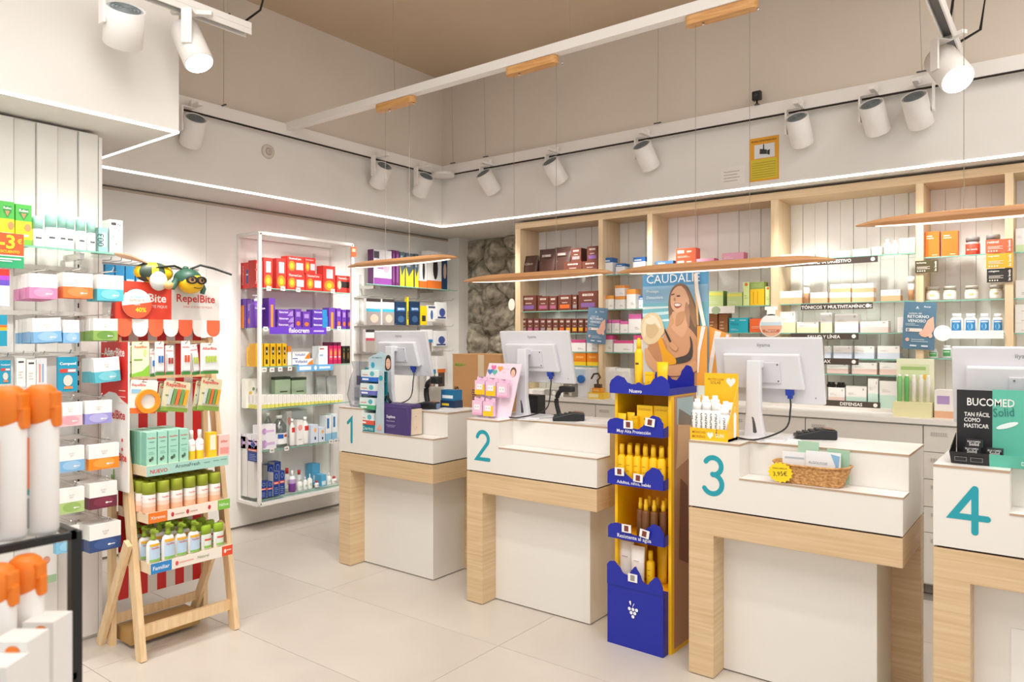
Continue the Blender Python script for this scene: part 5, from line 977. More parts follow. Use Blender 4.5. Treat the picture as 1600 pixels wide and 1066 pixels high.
m_.text('RepelBite', (.001, (yC+yB)/2, zM+.11), (0, 1, 0), (0, 0, 1), 1, 'C8322A', width=(yC-yB)*.8, bold=.04); m_.text('PARA QUE NO TE PIQUE', (.001, (yC+yB)/2+.01, zM+.07), (0, 1, 0), (0, 0, 1), 1, 'D9867A', width=(yC-yB)*.6, bold=.01); m_.build('lettering', Hh)
t = thing('discount_disc', 'round white and orange discount disc on the red header', 'sign', (HX+.012, onX(212, 475, HX)[0], onX(212, 475, HX)[1]))
R_ = .074
m_ = MB(); m_.prism([(0, R_*math.cos(a), R_*math.sin(a)) for a in [2*PI*k/28 for k in range(28)]], (.004, 0, 0), 'E9F0F0'); m_.build('disc_sheet', t)
m_ = MB(); m_.poly([(.0046, R_*math.cos(a), R_*math.sin(a)) for a in [PI+PI*k/14+.15 for k in range(15)]], 'EC5A36'); m_.text('40%', (.0052, .018, -.03), (0, 1, -0.0), (0, 0, 1), 1, 'F7D02E', width=.055, bold=.05); m_.text('HASTA', (.0052, 0, -.004), (0, 1, 0), (0, 0, 1), 1, 'F6EDE8', width=.03, bold=.04)
m_.text('AFTERBITE', (.0052, 0, .035), (0, 1, 0), (0, 0, 1), 1, '8CC4D4', width=.07, bold=.03); m_.text('REPELBITE', (.0052, 0, .018), (0, 1, 0), (0, 0, 1), 1, 'B9A08A', width=.07, bold=.03); m_.build('print', t)
# side banner
SB = thing('side_banner', 'tall red and white banner board at the near side of the ladder display', 'sign', (-3.756, 1.678, 0))
m_ = MB(); m_.box(-.143, -.008, .80, .143, 0, 1.53, 'EDE9E4'); m_.build('board', SB)
m_ = MB()
def bp(u, v): return ((u-.5)*.286, -.0085, .8+v*.73)
m_.poly([bp(0, .62), bp(.1, .63), bp(.3, .66), bp(.55, .655), bp(.8, .61), bp(1, .585), bp(1, 1), bp(0, 1)], 'DD2A22'); m_.text('AfterBite', (.0, -.0092, .8+.73*.93), (1, 0, 0), (0, 0, 1), 1, 'F8EFEA', width=.22, bold=.05)
m_.text('RepelBite', (.0, -.0092, .8+.73*.5), (1, 0, 0), (0, 0, 1), 1, 'C8322A', width=.23, bold=.05); m_.text('RepelBite', (.03, -.0092, .8+.73*.22), (1, 0, 0), (0, 0, 1), 1, 'D8423A', width=.2, bold=.05)
for a in range(5):
    th = .3+.5*a; m_.poly([(.02+.015*math.cos(th), -.0092, 1.37+.015*math.sin(th)), (.02+.05*math.cos(th), -.0092, 1.37+.05*math.sin(th)), (.02+.05*math.cos(th+.15), -.0092, 1.37+.05*math.sin(th+.15))], 'F08A3A')
for k in range(3): m_.poly([(.05, -.0092, 1.29-.03*k), (.12, -.0092, 1.29-.03*k), (.12, -.0092, 1.294-.03*k), (.05, -.0092, 1.294-.03*k)], 'F6D9D0')
for k in range(2):
    m_.poly([(-.03+.02*k, -.0092, .83), (-.015+.02*k, -.0092, .83), (-.015+.02*k, -.0092, .87+.03*k), (-.03+.02*k, -.0092, .87+.03*k)], '7FB24A')
    m_.poly([(.085+.009*math.cos(a), -.0092, 1.05-.045*k+.009*math.sin(a)) for a in [2*PI*j/12 for j in range(12)]], 'D8423A')
m_.build('print', SB)
# header side wing
m_ = MB(); m_.prism([(-3.90, 1.684, 1.3), (-3.75, 1.684, 1.3), (-3.745, 1.684, 1.80), (-3.80, 1.684, 1.80)], (0, .006, 0), 'D9201C'); o = m_.build('side_wing', Hh); o.location = (-HX, 0, 0)

# hanging cards on the ladder
G4 = 'cards hanging on the ladder display'
cdA = K('card', 'repellent_card', 'card', '', c='E9EFC8', d=.012, dec=[('p', [(0, 0), (1, 0), (1, .34), (.6, .16), (0, .08)], '8CC63E'), ('t', 'RepelBite', .5, .84, .72, 'E0602E', .04), ('r', .1, .46, .6, .5, '7FAA3A'), ('e', .75, .68, .1, .1, 'C9DC8A')])
def pen(c_): return K('card', 'stick_card', 'card', '', c='EFEBE7', d=.016, bl=(.12, .14, .88, .72, 'E9EAEA'), dec=[('r', 0, 0, 1, .1, '4E9A4A'), ('t', 'AfterBite', .5, .82, .8, 'D8423A', .04)])
cdB, cdC, cdD, cdE = pen('a'), pen('b'), pen('c'), pen('d')
def cpen(o, w_, h_, cols):
    m_ = MB(); n = len(cols)
    for i, c_ in enumerate(cols):
        x = (-.5+.18+.64*(i+.5)/n)*w_; m_.box(x-w_*.24/n, -.0175, h_*.38, x+w_*.24/n, -.0165, h_*.58, c_)
    m_.build('stick_label', o)
zA = onX(260, 538, -3.62)[1]; zB_ = onX(260, 594, -3.62)[1]
HRB = MB()
for z in (zA+.002, zB_+.0): HRB.box(-3.80, LY0+.014, z, -3.79, LY1-.014, z+.015, PINE)
HRB.build('hook_rail', LD)
def hc(spec, u0, u1, v0, v1, label, X=-3.62, tilt=0, cols=None):
    y0, z1 = onX(u0, v0, X); y1, _ = onX(u1, v0, X); z0 = onX(u0, v1, X)[1]
    w_, h_ = y1-y0, z1-z0
    o = put(spec, (X, (y0+y1)/2, z0), w_, .016, h_, label, G4, PI/2)
    if tilt: o.rotation_euler = (Matrix.Rotation(tilt, 4, 'X') @ Matrix.Rotation(PI/2, 4, 'Z')).to_euler()
    if cols: cpen(o, w_, h_, cols)
    m_ = MB(); m_.tube([(-3.79, (y0+y1)/2, z1-.008), (X+.012, (y0+y1)/2, z1-.008), (X+.02, (y0+y1)/2, z1+.006)], .0022, CHROME, 5); m_.build('hook', LD)
hc(cdA, 202, 208, 540, 590, 'pale green bracelet card behind the front one', -3.64); hc(cdA, 206, 233, 534, 589, 'pale green bracelet card, front of the top row')
hc(cdB, 234, 242, 545, 589, 'stick card with one blue band beside the green card', -3.64, cols=['2F6FB8']); hc(cdB, 242, 256, 534, 587, 'stick card with two blue bands', cols=['2F6FB8', '2F6FB8'])
hc(cdC, 258, 271, 540, 586, 'stick card with brown red bands', -3.64, cols=['A8382E', 'A8382E']); hc(cdC, 283, 297, 533, 586, 'stick card with orange red bands', cols=['E0522E', 'E0522E'])
hc(cdD, 300, 312, 538, 586, 'tilted stick card with green bands', -3.65, .1, cols=['B4CC4A', 'B4CC4A']); hc(cdE, 313, 341, 536, 585, 'wide stick card with four green bands', cols=['B4CC4A']*4)
ring = K('card', 'bracelet_card', 'card', '', c='F1ECE6', d=.01, dec=[('r', 0, 0, 1, .16, 'F0722A'), ('t', 'RepelBite', .3, .84, .5, 'D8423A', .03), ('r', .05, .6, .4, .72, '8CC4E0')])
hc(ring, 200, 243, 595, 648, 'card with a round orange blister, lower row', tilt=-.08)
t = [o for o in C.objects if o.get('label') == 'card with a round orange blister, lower row'][0]
m_ = MB(); R_ = .060
m_.v = []; n = 24
for rr, yy in ((1, 0), (.98, -.016), (.62, -.016), (.6, -.006), (0.001, -.006)):
    for i in range(n): m_.v.append((R_*rr*math.cos(2*PI*i/n)+.02, yy-.003, R_*rr*math.sin(2*PI*i/n)+.06))
for j in range(4):
    for i in range(n): m_.face((j*n+i, j*n+(i+1) % n, (j+1)*n+(i+1) % n, (j+1)*n+i), 'F4921E' if j < 3 else 'E9E4DC')
m_.build('round_blister', t)
band = K('card', 'bracelet_card', 'card', '', c='D9D2AE', d=.014, dec=[('r', 0, 0, 1, .14, '8AAA4A'), ('t', 'RepelBite', .45, .86, .75, 'D8423A', .04), ('r', .1, .5, .45, .54, '6E7A4A')])
for args in (((243, 262, 600, 645), 'green bracelet card with yellow top, behind', 'F2B81E'), ((250, 292, 597, 645), 'bracelet card with orange and yellow straps, middle of the lower row', ''), ((300, 318, 596, 643), 'bracelet card half hidden, lower row', ''), ((308, 341, 592, 643), 'bracelet card with green and orange straps, far end of the lower row', '')):
    (u0, u1, v0, v1), lb, c_ = args
    hc(band, u0, u1, v0, v1, lb, -3.62 if 'half' not in lb and 'behind' not in lb else -3.65, -.15)
    o = [q for q in C.objects if q.get('label') == lb][0]; w_ = onX(u1, v0, -3.62)[0]-onX(u0, v0, -3.62)[0]
    m_ = MB()
    for i, cl in enumerate(('C9CDC8', '6FA05A', 'E8703A', '6FA05A', 'F2A81E')): m_.obox((w_*(-.28+.15*i), -.008, .035), (w_*(-.22+.15*i), -.008, .115), w_*.1, .008, cl, up=(0, 1, 0))
    m_.build('strap', o)

# products on the trays
mint = K('box', 'repellent_carton', 'carton', '', b=[(0, 'A6DCC8')], side=[(0, 1, '86C4B0')], dec=[('t', 'RepelBite', .5, .82, .78, 'D8524A', .04), ('r', .25, .7, .75, .72, '5E8F84'), ('r', .15, .52, .85, .535, '5E9A8C'), ('e', .35, .18, .14, .05, '55504A'), ('e', .55, .22, .12, .06, '4E7A5A')] + LINES(2, .35, .45, .2, .8, '7FB8A8'))
spray = K('bot', 'repellent_bottle', 'bottle', '', p=[(.96, 0, 'F0AE88'), (1, .03, 'F3BE9C'), (1, .22, 'F4D6C2'), (1, .36, 'F3ECE6'), (1, .60, 'F3ECE6'), (.97, .62, 'F3ECE6')], cap=[(1.0, .62, '9CA82C'), (1.0, .97, '9CA82C'), (.92, 1, '9CA82C'), (.5, 1.005, '9CA82C')], dec=[('t', 'RepelBite', .5, .48, .6, 'D8524A', .04)])
pump = K('bot', 'lotion_bottle', 'bottle', '', ey=.6, p=[(.9, 0, 'F3F2EF'), (1, .04, 'F3F2EF'), (1, .5, 'F3F2EF'), (.8, .62, 'F3F2EF'), (.42, .67, 'F3F2EF')], cap=[(.42, .67, '8FA82E'), (.46, .74, '8FA82E'), (.34, .76, '8FA82E'), (.34, .88, '8FA82E'), (.46, .88, '8FA82E'), (.4, 1, '8FA82E')], capname='pump', nozzle=(.92, mt('8FA82E')), dec=[('r', .12, .5, .88, .57, 'F2B42A'), ('r', .12, .05, .88, .48, 'BFD8EE'), ('t', 'RepelBite', .5, .44, .6, 'D8524A', .04), ('r', .12, .05, .88, .12, '8CC05A')])
flat = K('bot', 'stick_bottle', 'bottle', '', ey=.5, flatcap=True, p=[(.96, 0, 'F3F2EF'), (1, .04, 'F3F2EF'), (1, .62, 'F3F2EF'), (.97, .64, 'F3F2EF')], cap=[(1, .64, '9CC02E'), (1, .94, '9CC02E'), (.8, 1, '9CC02E'), (.5, 1, '9CC02E')], dec=[('r', .15, .1, .85, .58, 'DCE6D8'), ('r', .15, .1, .85, .2, '8CC05A'), ('r', .2, .4, .8, .48, 'D8524A')])
ROWN = ('front', 'second', 'third', 'rear')
def yat(u, X): return onX(u, 700, X)[0]
for c_, (u0, u1) in enumerate(((229.5, 246), (247, 262.5), (263.5, 280), (281, 295.5))):
    X = TF[0]-.012; y0, y1 = yat(u0, X), yat(u1, X)
    for r in range(4):
        put(mint, (X-.03-.056*r, (y0+y1)/2-(.0 if r < 1 else .004), TZ[0]), y1-y0-.002, .052, .165, f'mint green repellent carton, {ORD[c_+1]} of the {ROWN[r]} row', 'mint cartons on the top tray', PI/2)
tb = K('bot', 'spray_bottle', 'bottle', '', p=[(.95, 0, 'F0CC2A'), (1, .04, 'F0CC2A'), (1, .3, 'F3F2EE'), (1, .62, 'F3F2EE'), (.5, .7, 'F3F2EE')], cap=[(.5, .7, 'F8F8F6'), (.5, .97, 'F8F8F6'), (.4, 1, 'F8F8F6')], dec=[('t', 'RepelBite', .5, .5, .6, 'D8524A', .04)])
for (sp, u0, u1, h_, lb) in ((tb, 296.5, 308, .15, 'white and yellow spray bottle beside the mint cartons'), (tb, 309, 321, .15, 'white and yellow spray bottle beside the yellow box'),
        (K('box', 'carton', 'carton', '', b=[(0, 'F4C82A')], dec=[('r', .15, .3, .85, .9, 'F6EFD2')]), 326, 339, .13, 'yellow and white carton on the top tray'), (K('box', 'carton', 'carton', '', b=[(0, 'F2C9C2')], dec=[('r', .1, .1, .9, .4, 'EE9A94'), ('t', 'After', .5, .7, .7, 'D8524A')]), 342, 359, .11, 'pale pink carton at the far end of the top tray')):
    X = TF[0]-.03; y0, y1 = yat(u0, X), yat(u1, X); put(sp, (X-.02, (y0+y1)/2, TZ[0]), y1-y0-.002, .04, h_, lb, 'products on the top tray', PI/2)
for c_ in range(6):
    X = TF[1]-.035; y = 1.740+.0680*c_
    for r in range(4):
        put(spray, (X-.066*r, y, TZ[1]), .060, .060, .148, f'orange-footed white repellent bottle with olive cap, {ORD[c_+1]} of the {ROWN[r]} row', 'olive-capped bottles on the middle tray', PI/2)
for c_ in range(6):
    y = 1.748+.068*c_; X = TF[2]-.035
    for r in range(3):
        sp = pump if c_ < 4 else flat; h_ = (.165, .185, .17, .165, .125, .125)[c_]
        put(sp, (X-.085*r+(.01 if c_ == 1 else 0), y, TZ[2]), .066 if c_ < 4 else .055, .05, h_, f"{'white lotion bottle with green pump' if c_ < 4 else 'small white bottle with green cap'}, {ORD[c_+1]} of the {ROWN[r]} row", 'green-capped bottles on the lowest tray', PI/2)

# ---- plush insect lying on the header
BE = thing('plush_insect', 'plush flying insect in dark green cap and goggles lying on the header', 'plush toy', (HX+.02, 0, 1.84))
yb, yh = 1.86, 2.03
m_ = MB(); m_.ball((-.02, yb, .045), (.055, .10, .055), 'F2C81E', 18, 12)
for f_i, f_ in enumerate(m_.f):
    yy = sum(m_.v[i][1] for i in f_)/4
    if math.sin((yy-yb)*75) > 0: m_.m[f_i] = m_.mi('3A4A3C')
m_.build('striped_belly', BE)
m_ = MB(); m_.ball((.035, yh, .0), (.06, .066, .056), 'F4C41C', 20, 14); m_.build('face', BE)
m_ = MB(); n = 20
m_.ball((.018, yh-.008, .020), (.066, .072, .056), '2E5A48', 20, 12); m_.f = m_.f[20*6-20:]; m_.m = m_.m[20*6-20:]; m_.sm = m_.sm[20*6-20:]; m_.build('cap', BE)
m_ = MB(); m_.tube([(.02, yh-.06, .03), (.03, yh-.085, -.005), (.03, yh-.10, -.035)], .02, '2E5A48', 10, rs=[.012, .018, .014]); m_.tube([(.04, yh+.055, .01), (.05, yh+.062, -.03), (.05, yh+.055, -.055)], .015, '2E5A48', 10, rs=[.01, .014, .012]); m_.ball((.0, yh-.01, .077), (.016, .016, .014), '2E5A48', 12, 8); m_.build('ear_flap', BE)
for dy in (-.022, .026):
    m_ = MB(); o_ = MB()
    R1 = .026; o_.v = []; n = 20
    for rr, xx in ((1.0, 0), (1.0, .014), (.68, .016), (.62, .008), (.02, .008)):
        for i in range(n): o_.v.append((xx, R1*rr*1.1*math.cos(2*PI*i/n), R1*rr*.8*math.sin(2*PI*i/n)))
    for j in range(4):
        for i in range(n): o_.face((j*n+i, j*n+(i+1) % n, (j+1)*n+(i+1) % n, (j+1)*n+i), '1C1C1A' if j < 1 else ('1C1C1A' if j < 3 else 'F0B878'))
    q = o_.build('goggle', BE, (.083, yh+dy, .012)); q.rotation_euler.z = -.25 if dy < 0 else .1
    m_ = MB(); m_.poly([(.017, .008*math.cos(a), .009*math.sin(a)) for a in [2*PI*k/12 for k in range(12)]], '1C1C1A'); m_.build('pupil', q)
m_ = MB(); m_.tube([(.088, yh-.012, -.026), (.094, yh+.01, -.032), (.09, yh+.03, -.024)], .002, '3A2A14', 6); m_.build('mouth', BE)
m_ = MB(); m_.tube([(.0, yh-.02, .07), (.02, yh-.08, .085), (.03, yh-.15, .075), (.02, yh-.2, .06)], .006, '20241F', 8); m_.tube([(.01, yh+.01, .075), (.04, yh+.05, .098), (.05, yh+.12, .085), (.06, yh+.22, .058)], .006, '20241F', 8); m_.build('antenna', BE)
m_ = MB(); pts = smooth_loop([(0.0, yb-.02, .08), (.03, yb-.14, .115), (.02, yb-.21, .122), (-.03, yb-.16, .11), (-.03, yb-.03, .09)], 4); m_.prism(pts, (0, 0, .006), 'CFA684', cap='D9B090'); m_.build('wing', BE)
m_ = MB(); pts = smooth_loop([(-.02, yb+.08, .085), (-.05, yb-.04, .11), (-.06, yb-.04, .145), (-.05, yb+.06, .15), (-.03, yb+.14, .10)], 4); m_.prism(pts, (.006, 0, 0), 'ECE6DE'); m_.build('wing', BE, label='white upright wing')
m_ = MB(); m_.ball((.03, yb+.0, .0), (.03, .045, .05), 'D9DCD8', 14, 10); m_.build('sleeve', BE); m_ = MB(); m_.ball((.05, yb+.04, -.02), (.022, .026, .022), 'E4B070', 12, 8); m_.build('hand_mitten', BE)

# ================================================================== foreground black-framed stand with spray bottles
FS = thing('display_stand', 'black metal framed glass display stand close to the camera', 'display stand')
fx1, fy1, fz = -1.412, .560, 1.205
Q = M('131313', 0.4)
fx0, fy0 = -2.0, -.7
for x, y in ((fx1, fy1), (fx0, fy1), (fx1, fy0), (fx0, fy0)):
    m_ = MB(); m_.box(x-.009, y-.009, 0, x+.009, y+.009, fz, Q); m_.build('leg', FS)
for z in (fz, .955, .3):
    m_ = MB(); m_.box(fx0, fy1-.004, z-.012, fx1, fy1+.009, z, Q) if z > .9 and z != .955 else m_.box(fx0, fy1-.003, z-.012, fx1, fy1+.009, z, Q); m_.build('frame_bar', FS)
    m_ = MB(); m_.box(fx1-.004, fy0, z-.013, fx1+.009, fy1, z, Q) if z != .955 else m_.box(fx1-.003, fy0, z-.012, fx1+.009, fy1, z, Q); m_.build('frame_bar', FS)
    m_ = MB(); m_.box(fx0+.01, fy0, z-.008, fx1-.01, fy1-.01, z-.001, GLASS); m_.build('glass_shelf', FS)
sp1 = K('bot', 'sun_spray', 'bottle', '', ey=.75, seg=24, p=[(.9, 0, 'EFEDEA'), (1, .03, 'EFEDEA'), (1, .72, 'EFEDEA'), (.7, .8, 'EFEDEA'), (.45, .84, 'EFEDEA')], dec=[('r', .0, .32, .5, .66, 'E9722A'), ('r', .0, .28, .5, .32, '1F8F8A'), ('r', .05, .06, .5, .26, '8A8C8C')])
def trig(o, r, h, col='F0801E'):
    m_ = MB(); m_.lathe([(r*.62, h*.72, col), (r*.8, h*.78, col), (r*.95, h*.90, col), (r*.8, h*.97, col), (r*.5, h, col), (r*.1, h, col)], 20); m_.build('cap', o)
    m_ = MB(); m_.box(r*.3, -r*.42, h*.84, r*1.02, r*.42, h*.955, col); m_.box(r*.72, -r*.3, h*.72, r*1.12, r*.3, h*.86, col); m_.build('trigger', o, bevel=.003)
def fb(u, v, z, w_, h_, lb):
    t_ = (EYE-z)*1138.5/(v-528); a = ray(u); o = put(sp1, (a[0]*t_, a[1]*t_, z), w_, w_, h_, lb, 'sun spray bottles on the black stand', 0); o.rotation_euler.z = math.radians(37); trig(o, w_/2, h_); return o
fb(64, 833, fz, .060, .262, 'white sun spray bottle with orange trigger, on the stand top by the corner post')
fb(12, 842, fz, .062, .262, 'white sun spray bottle with orange trigger, on the stand top at the frame edge')
fb(40, 1086, .956, .058, .232, 'white sun spray bottle with orange trigger, on the stand lower shelf by the post')
fb(-5, 1110, .956, .058, .232, 'white sun spray bottle with orange trigger, on the lower shelf at the frame edge')
wd_ = K('box', 'sun_carton', 'carton', '', b=[(0, 'EDEBE8')], dec=[('e', .6, .9, .2, .06, 'F0801E'), ('r', .1, .1, .3, .8, 'C9C4C0')])
a = ray(75); put(wd_, (a[0]*1.20, a[1]*1.20, .956), .05, .05, .135, 'narrow white carton with orange dot, by the black corner post', 'white cartons on the black stand', math.radians(37))
a = ray(32); put(wd_, (a[0]*1.10, a[1]*1.10, .956), .055, .05, .145, 'middle white carton with orange dot on the lower shelf', 'white cartons on the black stand', math.radians(37))
a = ray(2); put(wd_, (a[0]*1.05, a[1]*1.05, .956), .05, .05, .13, 'white carton with orange dot at the frame edge', 'white cartons on the black stand', math.radians(37))
m_ = MB(); m_.lathe([(.024, 0, 'C9864A'), (.024, .02, 'C9864A'), (.004, .2, 'C9864A'), (.002, .2, 'C9864A')], 16); a = ray(40); o = tag(m_.build('wooden_cone', None, (a[0]*1.32, a[1]*1.32, .956), label=None), 'tapering tan cone among the spray bottles on the lower shelf', 'ornament')
# ================================================================== monitors and counter-top things
CZ_ = 1.0772
MW = M('DADADE', 0.35)
def monitor(xc, yc, ztop, label, detail=True, base_dx=-.03):
    t = thing('monitor', label, 'monitor', (xc, yc, CZ_), 0, 'till monitors'); W_, H_ = .505, .318; zt = ztop-CZ_
    piv = Vector((0, 0, zt-H_/2)); R_ = Matrix.Rotation(math.radians(13), 4, 'X')
    def sub(m_, nm, parent=t, bev=0):
        m_.v = [tuple((R_ @ Vector(v))+piv) for v in m_.v]; return m_.build(nm, parent, bevel=bev)
    m_ = MB(); m_.box(-W_/2, 0, -H_/2, W_/2, .022, H_/2, MW); sub(m_, 'back_cover', bev=.004)
    m_ = MB(); m_.box(-W_/2+.008, .022, -H_/2+.008, W_/2-.008, .0235, H_/2-.008, BLACK); sub(m_, 'screen')
    m_ = MB(); m_.prism([(-W_*.40, 0, -H_*.26), (W_*.34, 0, -H_*.26), (W_*.31, 0, H_*.27), (-W_*.40, 0, H_*.27)][::-1], (0, -.032, 0), MW); sub(m_, 'rear_housing', bev=.006)
    m_ = MB(); m_.box(-.06, -.040, -.05, .07, -.032, .05, 'D4D4DA'); sub(m_, 'mount_plate', bev=.002)
    m_ = MB(); m_.box(-.045, -.043, .035, -.04, -.04, .04, DGREY)
    for x, z in ((.06, .04), (.06, -.04)): m_.poly([(x+.004*math.cos(a), -.0405, z+.004*math.sin(a)) for a in [2*PI*k/10 for k in range(10)]], DGREY)
    sub(m_, 'screw')
    m_ = MB(); m_.text('iiyama', (-.01, -.001, H_*.385), (1, 0, 0), (0, 0, 1), 1, '8C8F94', width=.062, bold=.02); sub(m_, 'logo')
    m_ = MB(); m_.poly([(W_*.42+.003*math.cos(a), -.0005, -H_*.4+.003*math.sin(a)) for a in [2*PI*k/8 for k in range(8)]], DGREY)
    sub(m_, 'lock_hole')
    m_ = MB()   # stand column: sculpted blade with a slot
    yc_ = -.085; zc = zt-H_/2+.05
    prof = [(-.052, 0), (.052, 0), (.040, .06), (.030, .12), (.028, zc), (-.036, zc), (-.040, .12), (-.045, .06)]
    m_.prism([(x+base_dx, yc_-.018, z) for x, z in prof], (0, .03, 0), MW); m_.box(-.034+base_dx, yc_+.011, zc-.035, .026+base_dx, -.03, zc-.002, MW); m_.build('stand_column', t, bevel=.004)
    m_ = MB(); m_.prism([(x+base_dx, yc_-.0185, z) for x, z in ((-.004, .03), (.006, .026), (.014, .032), (.006, .075), (-.002, .10), (-.010, .104), (-.006, .07))], (0, .001, 0), DGREY); m_.build('cable_slot', t)
    m_ = MB(); pts = [(x*.13+base_dx, y*.10-.06, .002) for x, y in smooth_loop([(-1, -1), (1, -1), (1.05, 0), (1, 1), (-1, 1), (-1.05, 0)], 3)]; m_.prism(pts, (0, 0, .010), MW); m_.build('base_plate', t)
    m_ = MB(); m_.box(.085, -.03, -H_*.26-.028, .12, -.008, -H_*.26, '1F3FA8'); m_.box(.092, -.026, -H_*.26-.045, .113, -.012, -H_*.26-.028, '1F3FA8'); sub(m_, 'blue_plug')
    p = (R_ @ Vector((.102, -.019, -H_*.26-.045)))+piv
    m_ = MB(); m_.tube(smooth_path([tuple(p), (p.x+.004, p.y-.01, p.z-.05), (p.x-.01, p.y-.04, .05), (.02, -.2, .012), (-.08, -.19, .012), (-.15, -.12, .015), (-.17, -.02, .03)]), .004, BLACK, 6); m_.build('cable', t)
    return t
def smooth_path(pts, k=6):
    out = []; n = len(pts)
    for i in range(n-1):
        p0, p1, p2, p3 = pts[max(i-1, 0)], pts[i], pts[i+1], pts[min(i+2, n-1)]
        for q in range(k):
            q /= k; out.append(tuple(.5*(2*b+(c-a)*q+(2*a-5*b+4*c-d)*q*q+(3*b-a-3*c+d)*q**3) for a, b, c, d in zip(p0, p1, p2, p3)))
    return out+[pts[-1]]
monitor(-3.69, 3.57, 1.60, 'white monitor seen from behind on the first counter, behind the blue display')
monitor(-2.548, 3.57, 1.593, 'white monitor seen from behind on the second counter')
monitor(-1.142, 3.50, 1.553, 'white monitor seen from behind on the third counter')
monitor(-.125, 3.45, 1.516, 'white monitor seen from behind on the fourth counter, cut by the frame', base_dx=.05)
def terminal(x, y, rz, label):
    t = thing('card_terminal', label, 'card terminal', (x, y, CZ_), rz, 'card terminals')
    m_ = MB(); m_.prism([(-.04, -.09, 0), (-.04, .09, 0), (-.04, .09, .045), (-.04, .03, .05), (-.04, -.09, .022)], (.08, 0, 0), BLACK); m_.build('body_shell', t, bevel=.006)
    m_ = MB(); m_.prism([(-.036, .035, .0515), (.036, .035, .0515), (.036, .082, .0475), (-.036, .082, .0475)], (0, 0, .001), '8E6A58'); m_.build('display_window', t)
    m_ = MB()
    for i in range(3):
        for j in range(4): y0 = -.078+.026*j; z0 = .0265+.0058*j; m_.box(-.03+.021*i, y0, z0, -.014+.021*i, y0+.016, z0+.006, '3C3E42')
    m_.build('keypad', t)
    m_ = MB(); m_.box(-.03, .0885, .006, .03, .0925, .038, '7F98C8'); m_.build('side_strip', t); return t
terminal(-.945, 3.57, -1.1, 'black card terminal on the third counter behind the basket')
terminal(-2.27, 3.50, -1.0, 'black card terminal on the second counter')
terminal(-3.40, 3.50, -1.2, 'black card terminal on the first counter by the monitor')
def paper(x, y, rz, w_, d_, label, z=CZ_, c_='F1F0EE', n=1):
    m_ = MB(); m_.box(-w_/2, -d_/2, 0, w_/2, d_/2, .0012*n, c_); o = m_.build('paper_sheet', None, (x, y, z+.0002), rz); tag(o, label, 'paper', 'papers on the counters')
    for k in range(5):
        pass
    m_ = MB(); [m_.box(-w_*.35, d_*(-.3+.14*k), .0012*n, w_*(.2+.05*(k % 3)), d_*(-.29+.14*k), .0012*n+.0002, 'BDBBB8') for k in range(5)]; m_.build('print', o)
paper(-1.06, 3.40, .5, .21, .297*.5, 'white paper under the edge of the third monitor')
paper(-2.44, 3.44, .3, .21, .14, 'white paper beside the second monitor foot')
paper(-2.08, 3.56, .1, .24, .2, 'white paper at the inner end of the second counter')
paper(-3.24, 3.58, .2, .22, .24, 'white paper at the inner end of the first counter')
# basket with sachets on counter three's ledge
LZ = .9267
BK = thing('wicker_basket', 'low woven brown basket on the ledge of the third counter', 'basket', (-.872, 3.247, LZ))
WK = noise_mat('woven_straw', 'A8713C', 'D9A86C', (60, 60, 90), 1.5, 3, .7, .6, .35, .65)
m_ = MB(); seg = 32
def bpt(i, k, inn=0):
    a = 2*PI*i/seg; ca, sa = math.cos(a), math.sin(a); sx = math.copysign(abs(ca)**.5, ca); sy = math.copysign(abs(sa)**.5, sa)
    ws = 1+.02*math.sin(k*3.1+i*PI); return ((.125+.03*k/6-inn)*sx*ws, (.048+.010*k/6-inn)*sy*ws, .078*k/6+.001+(.008*abs(sx)**3 if k == 6 else 0))
for k in range(7):
    for i in range(seg): m_.v.append(bpt(i, k))
for k in range(6, 0, -1):
    for i in range(seg): m_.v.append(bpt(i, k, .006))
for j in range(12):
    for i in range(seg): m_.face((j*seg+i, j*seg+(i+1) % seg, (j+1)*seg+(i+1) % seg, (j+1)*seg+i), WK, True)
m_.face(range(12*seg, 13*seg), WK); m_.build('woven_body', BK)
m_ = MB(); m_.tube([bpt(i, 6) for i in range(seg)]+[bpt(0, 6)], .005, WK, 6); m_.build('rim', BK)
for k, (x, y, w_, h_, rz, bg, dc, lb) in enumerate(((-.075, .012, .10, .115, .1, 'EEF0F2', [('r', .1, .75, .9, .82, 'B9C4CC')] + LINES(4, .2, .6, .1, .9, 'C9D2D8'), 'white sachet in the basket behind the price star'),
        (-.02, .022, .085, .165, .05, 'A9CBB0', [], 'pale green sachet behind the white ones'), (.045, .004, .14, .128, -.02, 'F0F2F4', [('p', [(.72, .95), (.98, .9), (.9, .1), (.7, .2), (.86, .55)], '8CBCE0'), ('t', 'ALGOLOGIE', .35, .62, .55, '8FA2AE', .02)] + LINES(2, .3, .42, .1, .6, 'C9D2D8'), 'white sachet with blue water splash in the basket'), (.10, .026, .09, .14, -.05, 'A4C8AC', [], 'pale green sachet at the terminal end of the basket'))):
    put(K('box', 'mask_sachet', 'sachet', '', b=[(0, bg)], dec=dc), (-.872+x, 3.247+y, LZ+.012), w_, .006, h_, lb, 'sachets in the basket', rz)
PS = thing('price_star', 'yellow starburst price sign of 3,95 euros on the basket', 'price sign', (-.985, 3.182, LZ+.045))
m_ = MB(); pts = [((.046 if k % 2 else .054)*math.cos(PI*k/16)*1.0, 0, (.038 if k % 2 else .045)*math.sin(PI*k/16)) for k in range(32)]; m_.prism(pts, (0, .003, 0), 'FBD51A'); m_.build('star_card', PS)
m_ = MB(); m_.text('3,95€', (0, -.001, -.006), (1, 0, .1), (-.1, 0, 1), 1, '3A3A20', width=.06, bold=.0); m_.text('MASCARILLA', (0, -.001, .018), (1, 0, .05), (-.05, 0, 1), 1, '4A4A20', width=.06); m_.build('lettering', PS)

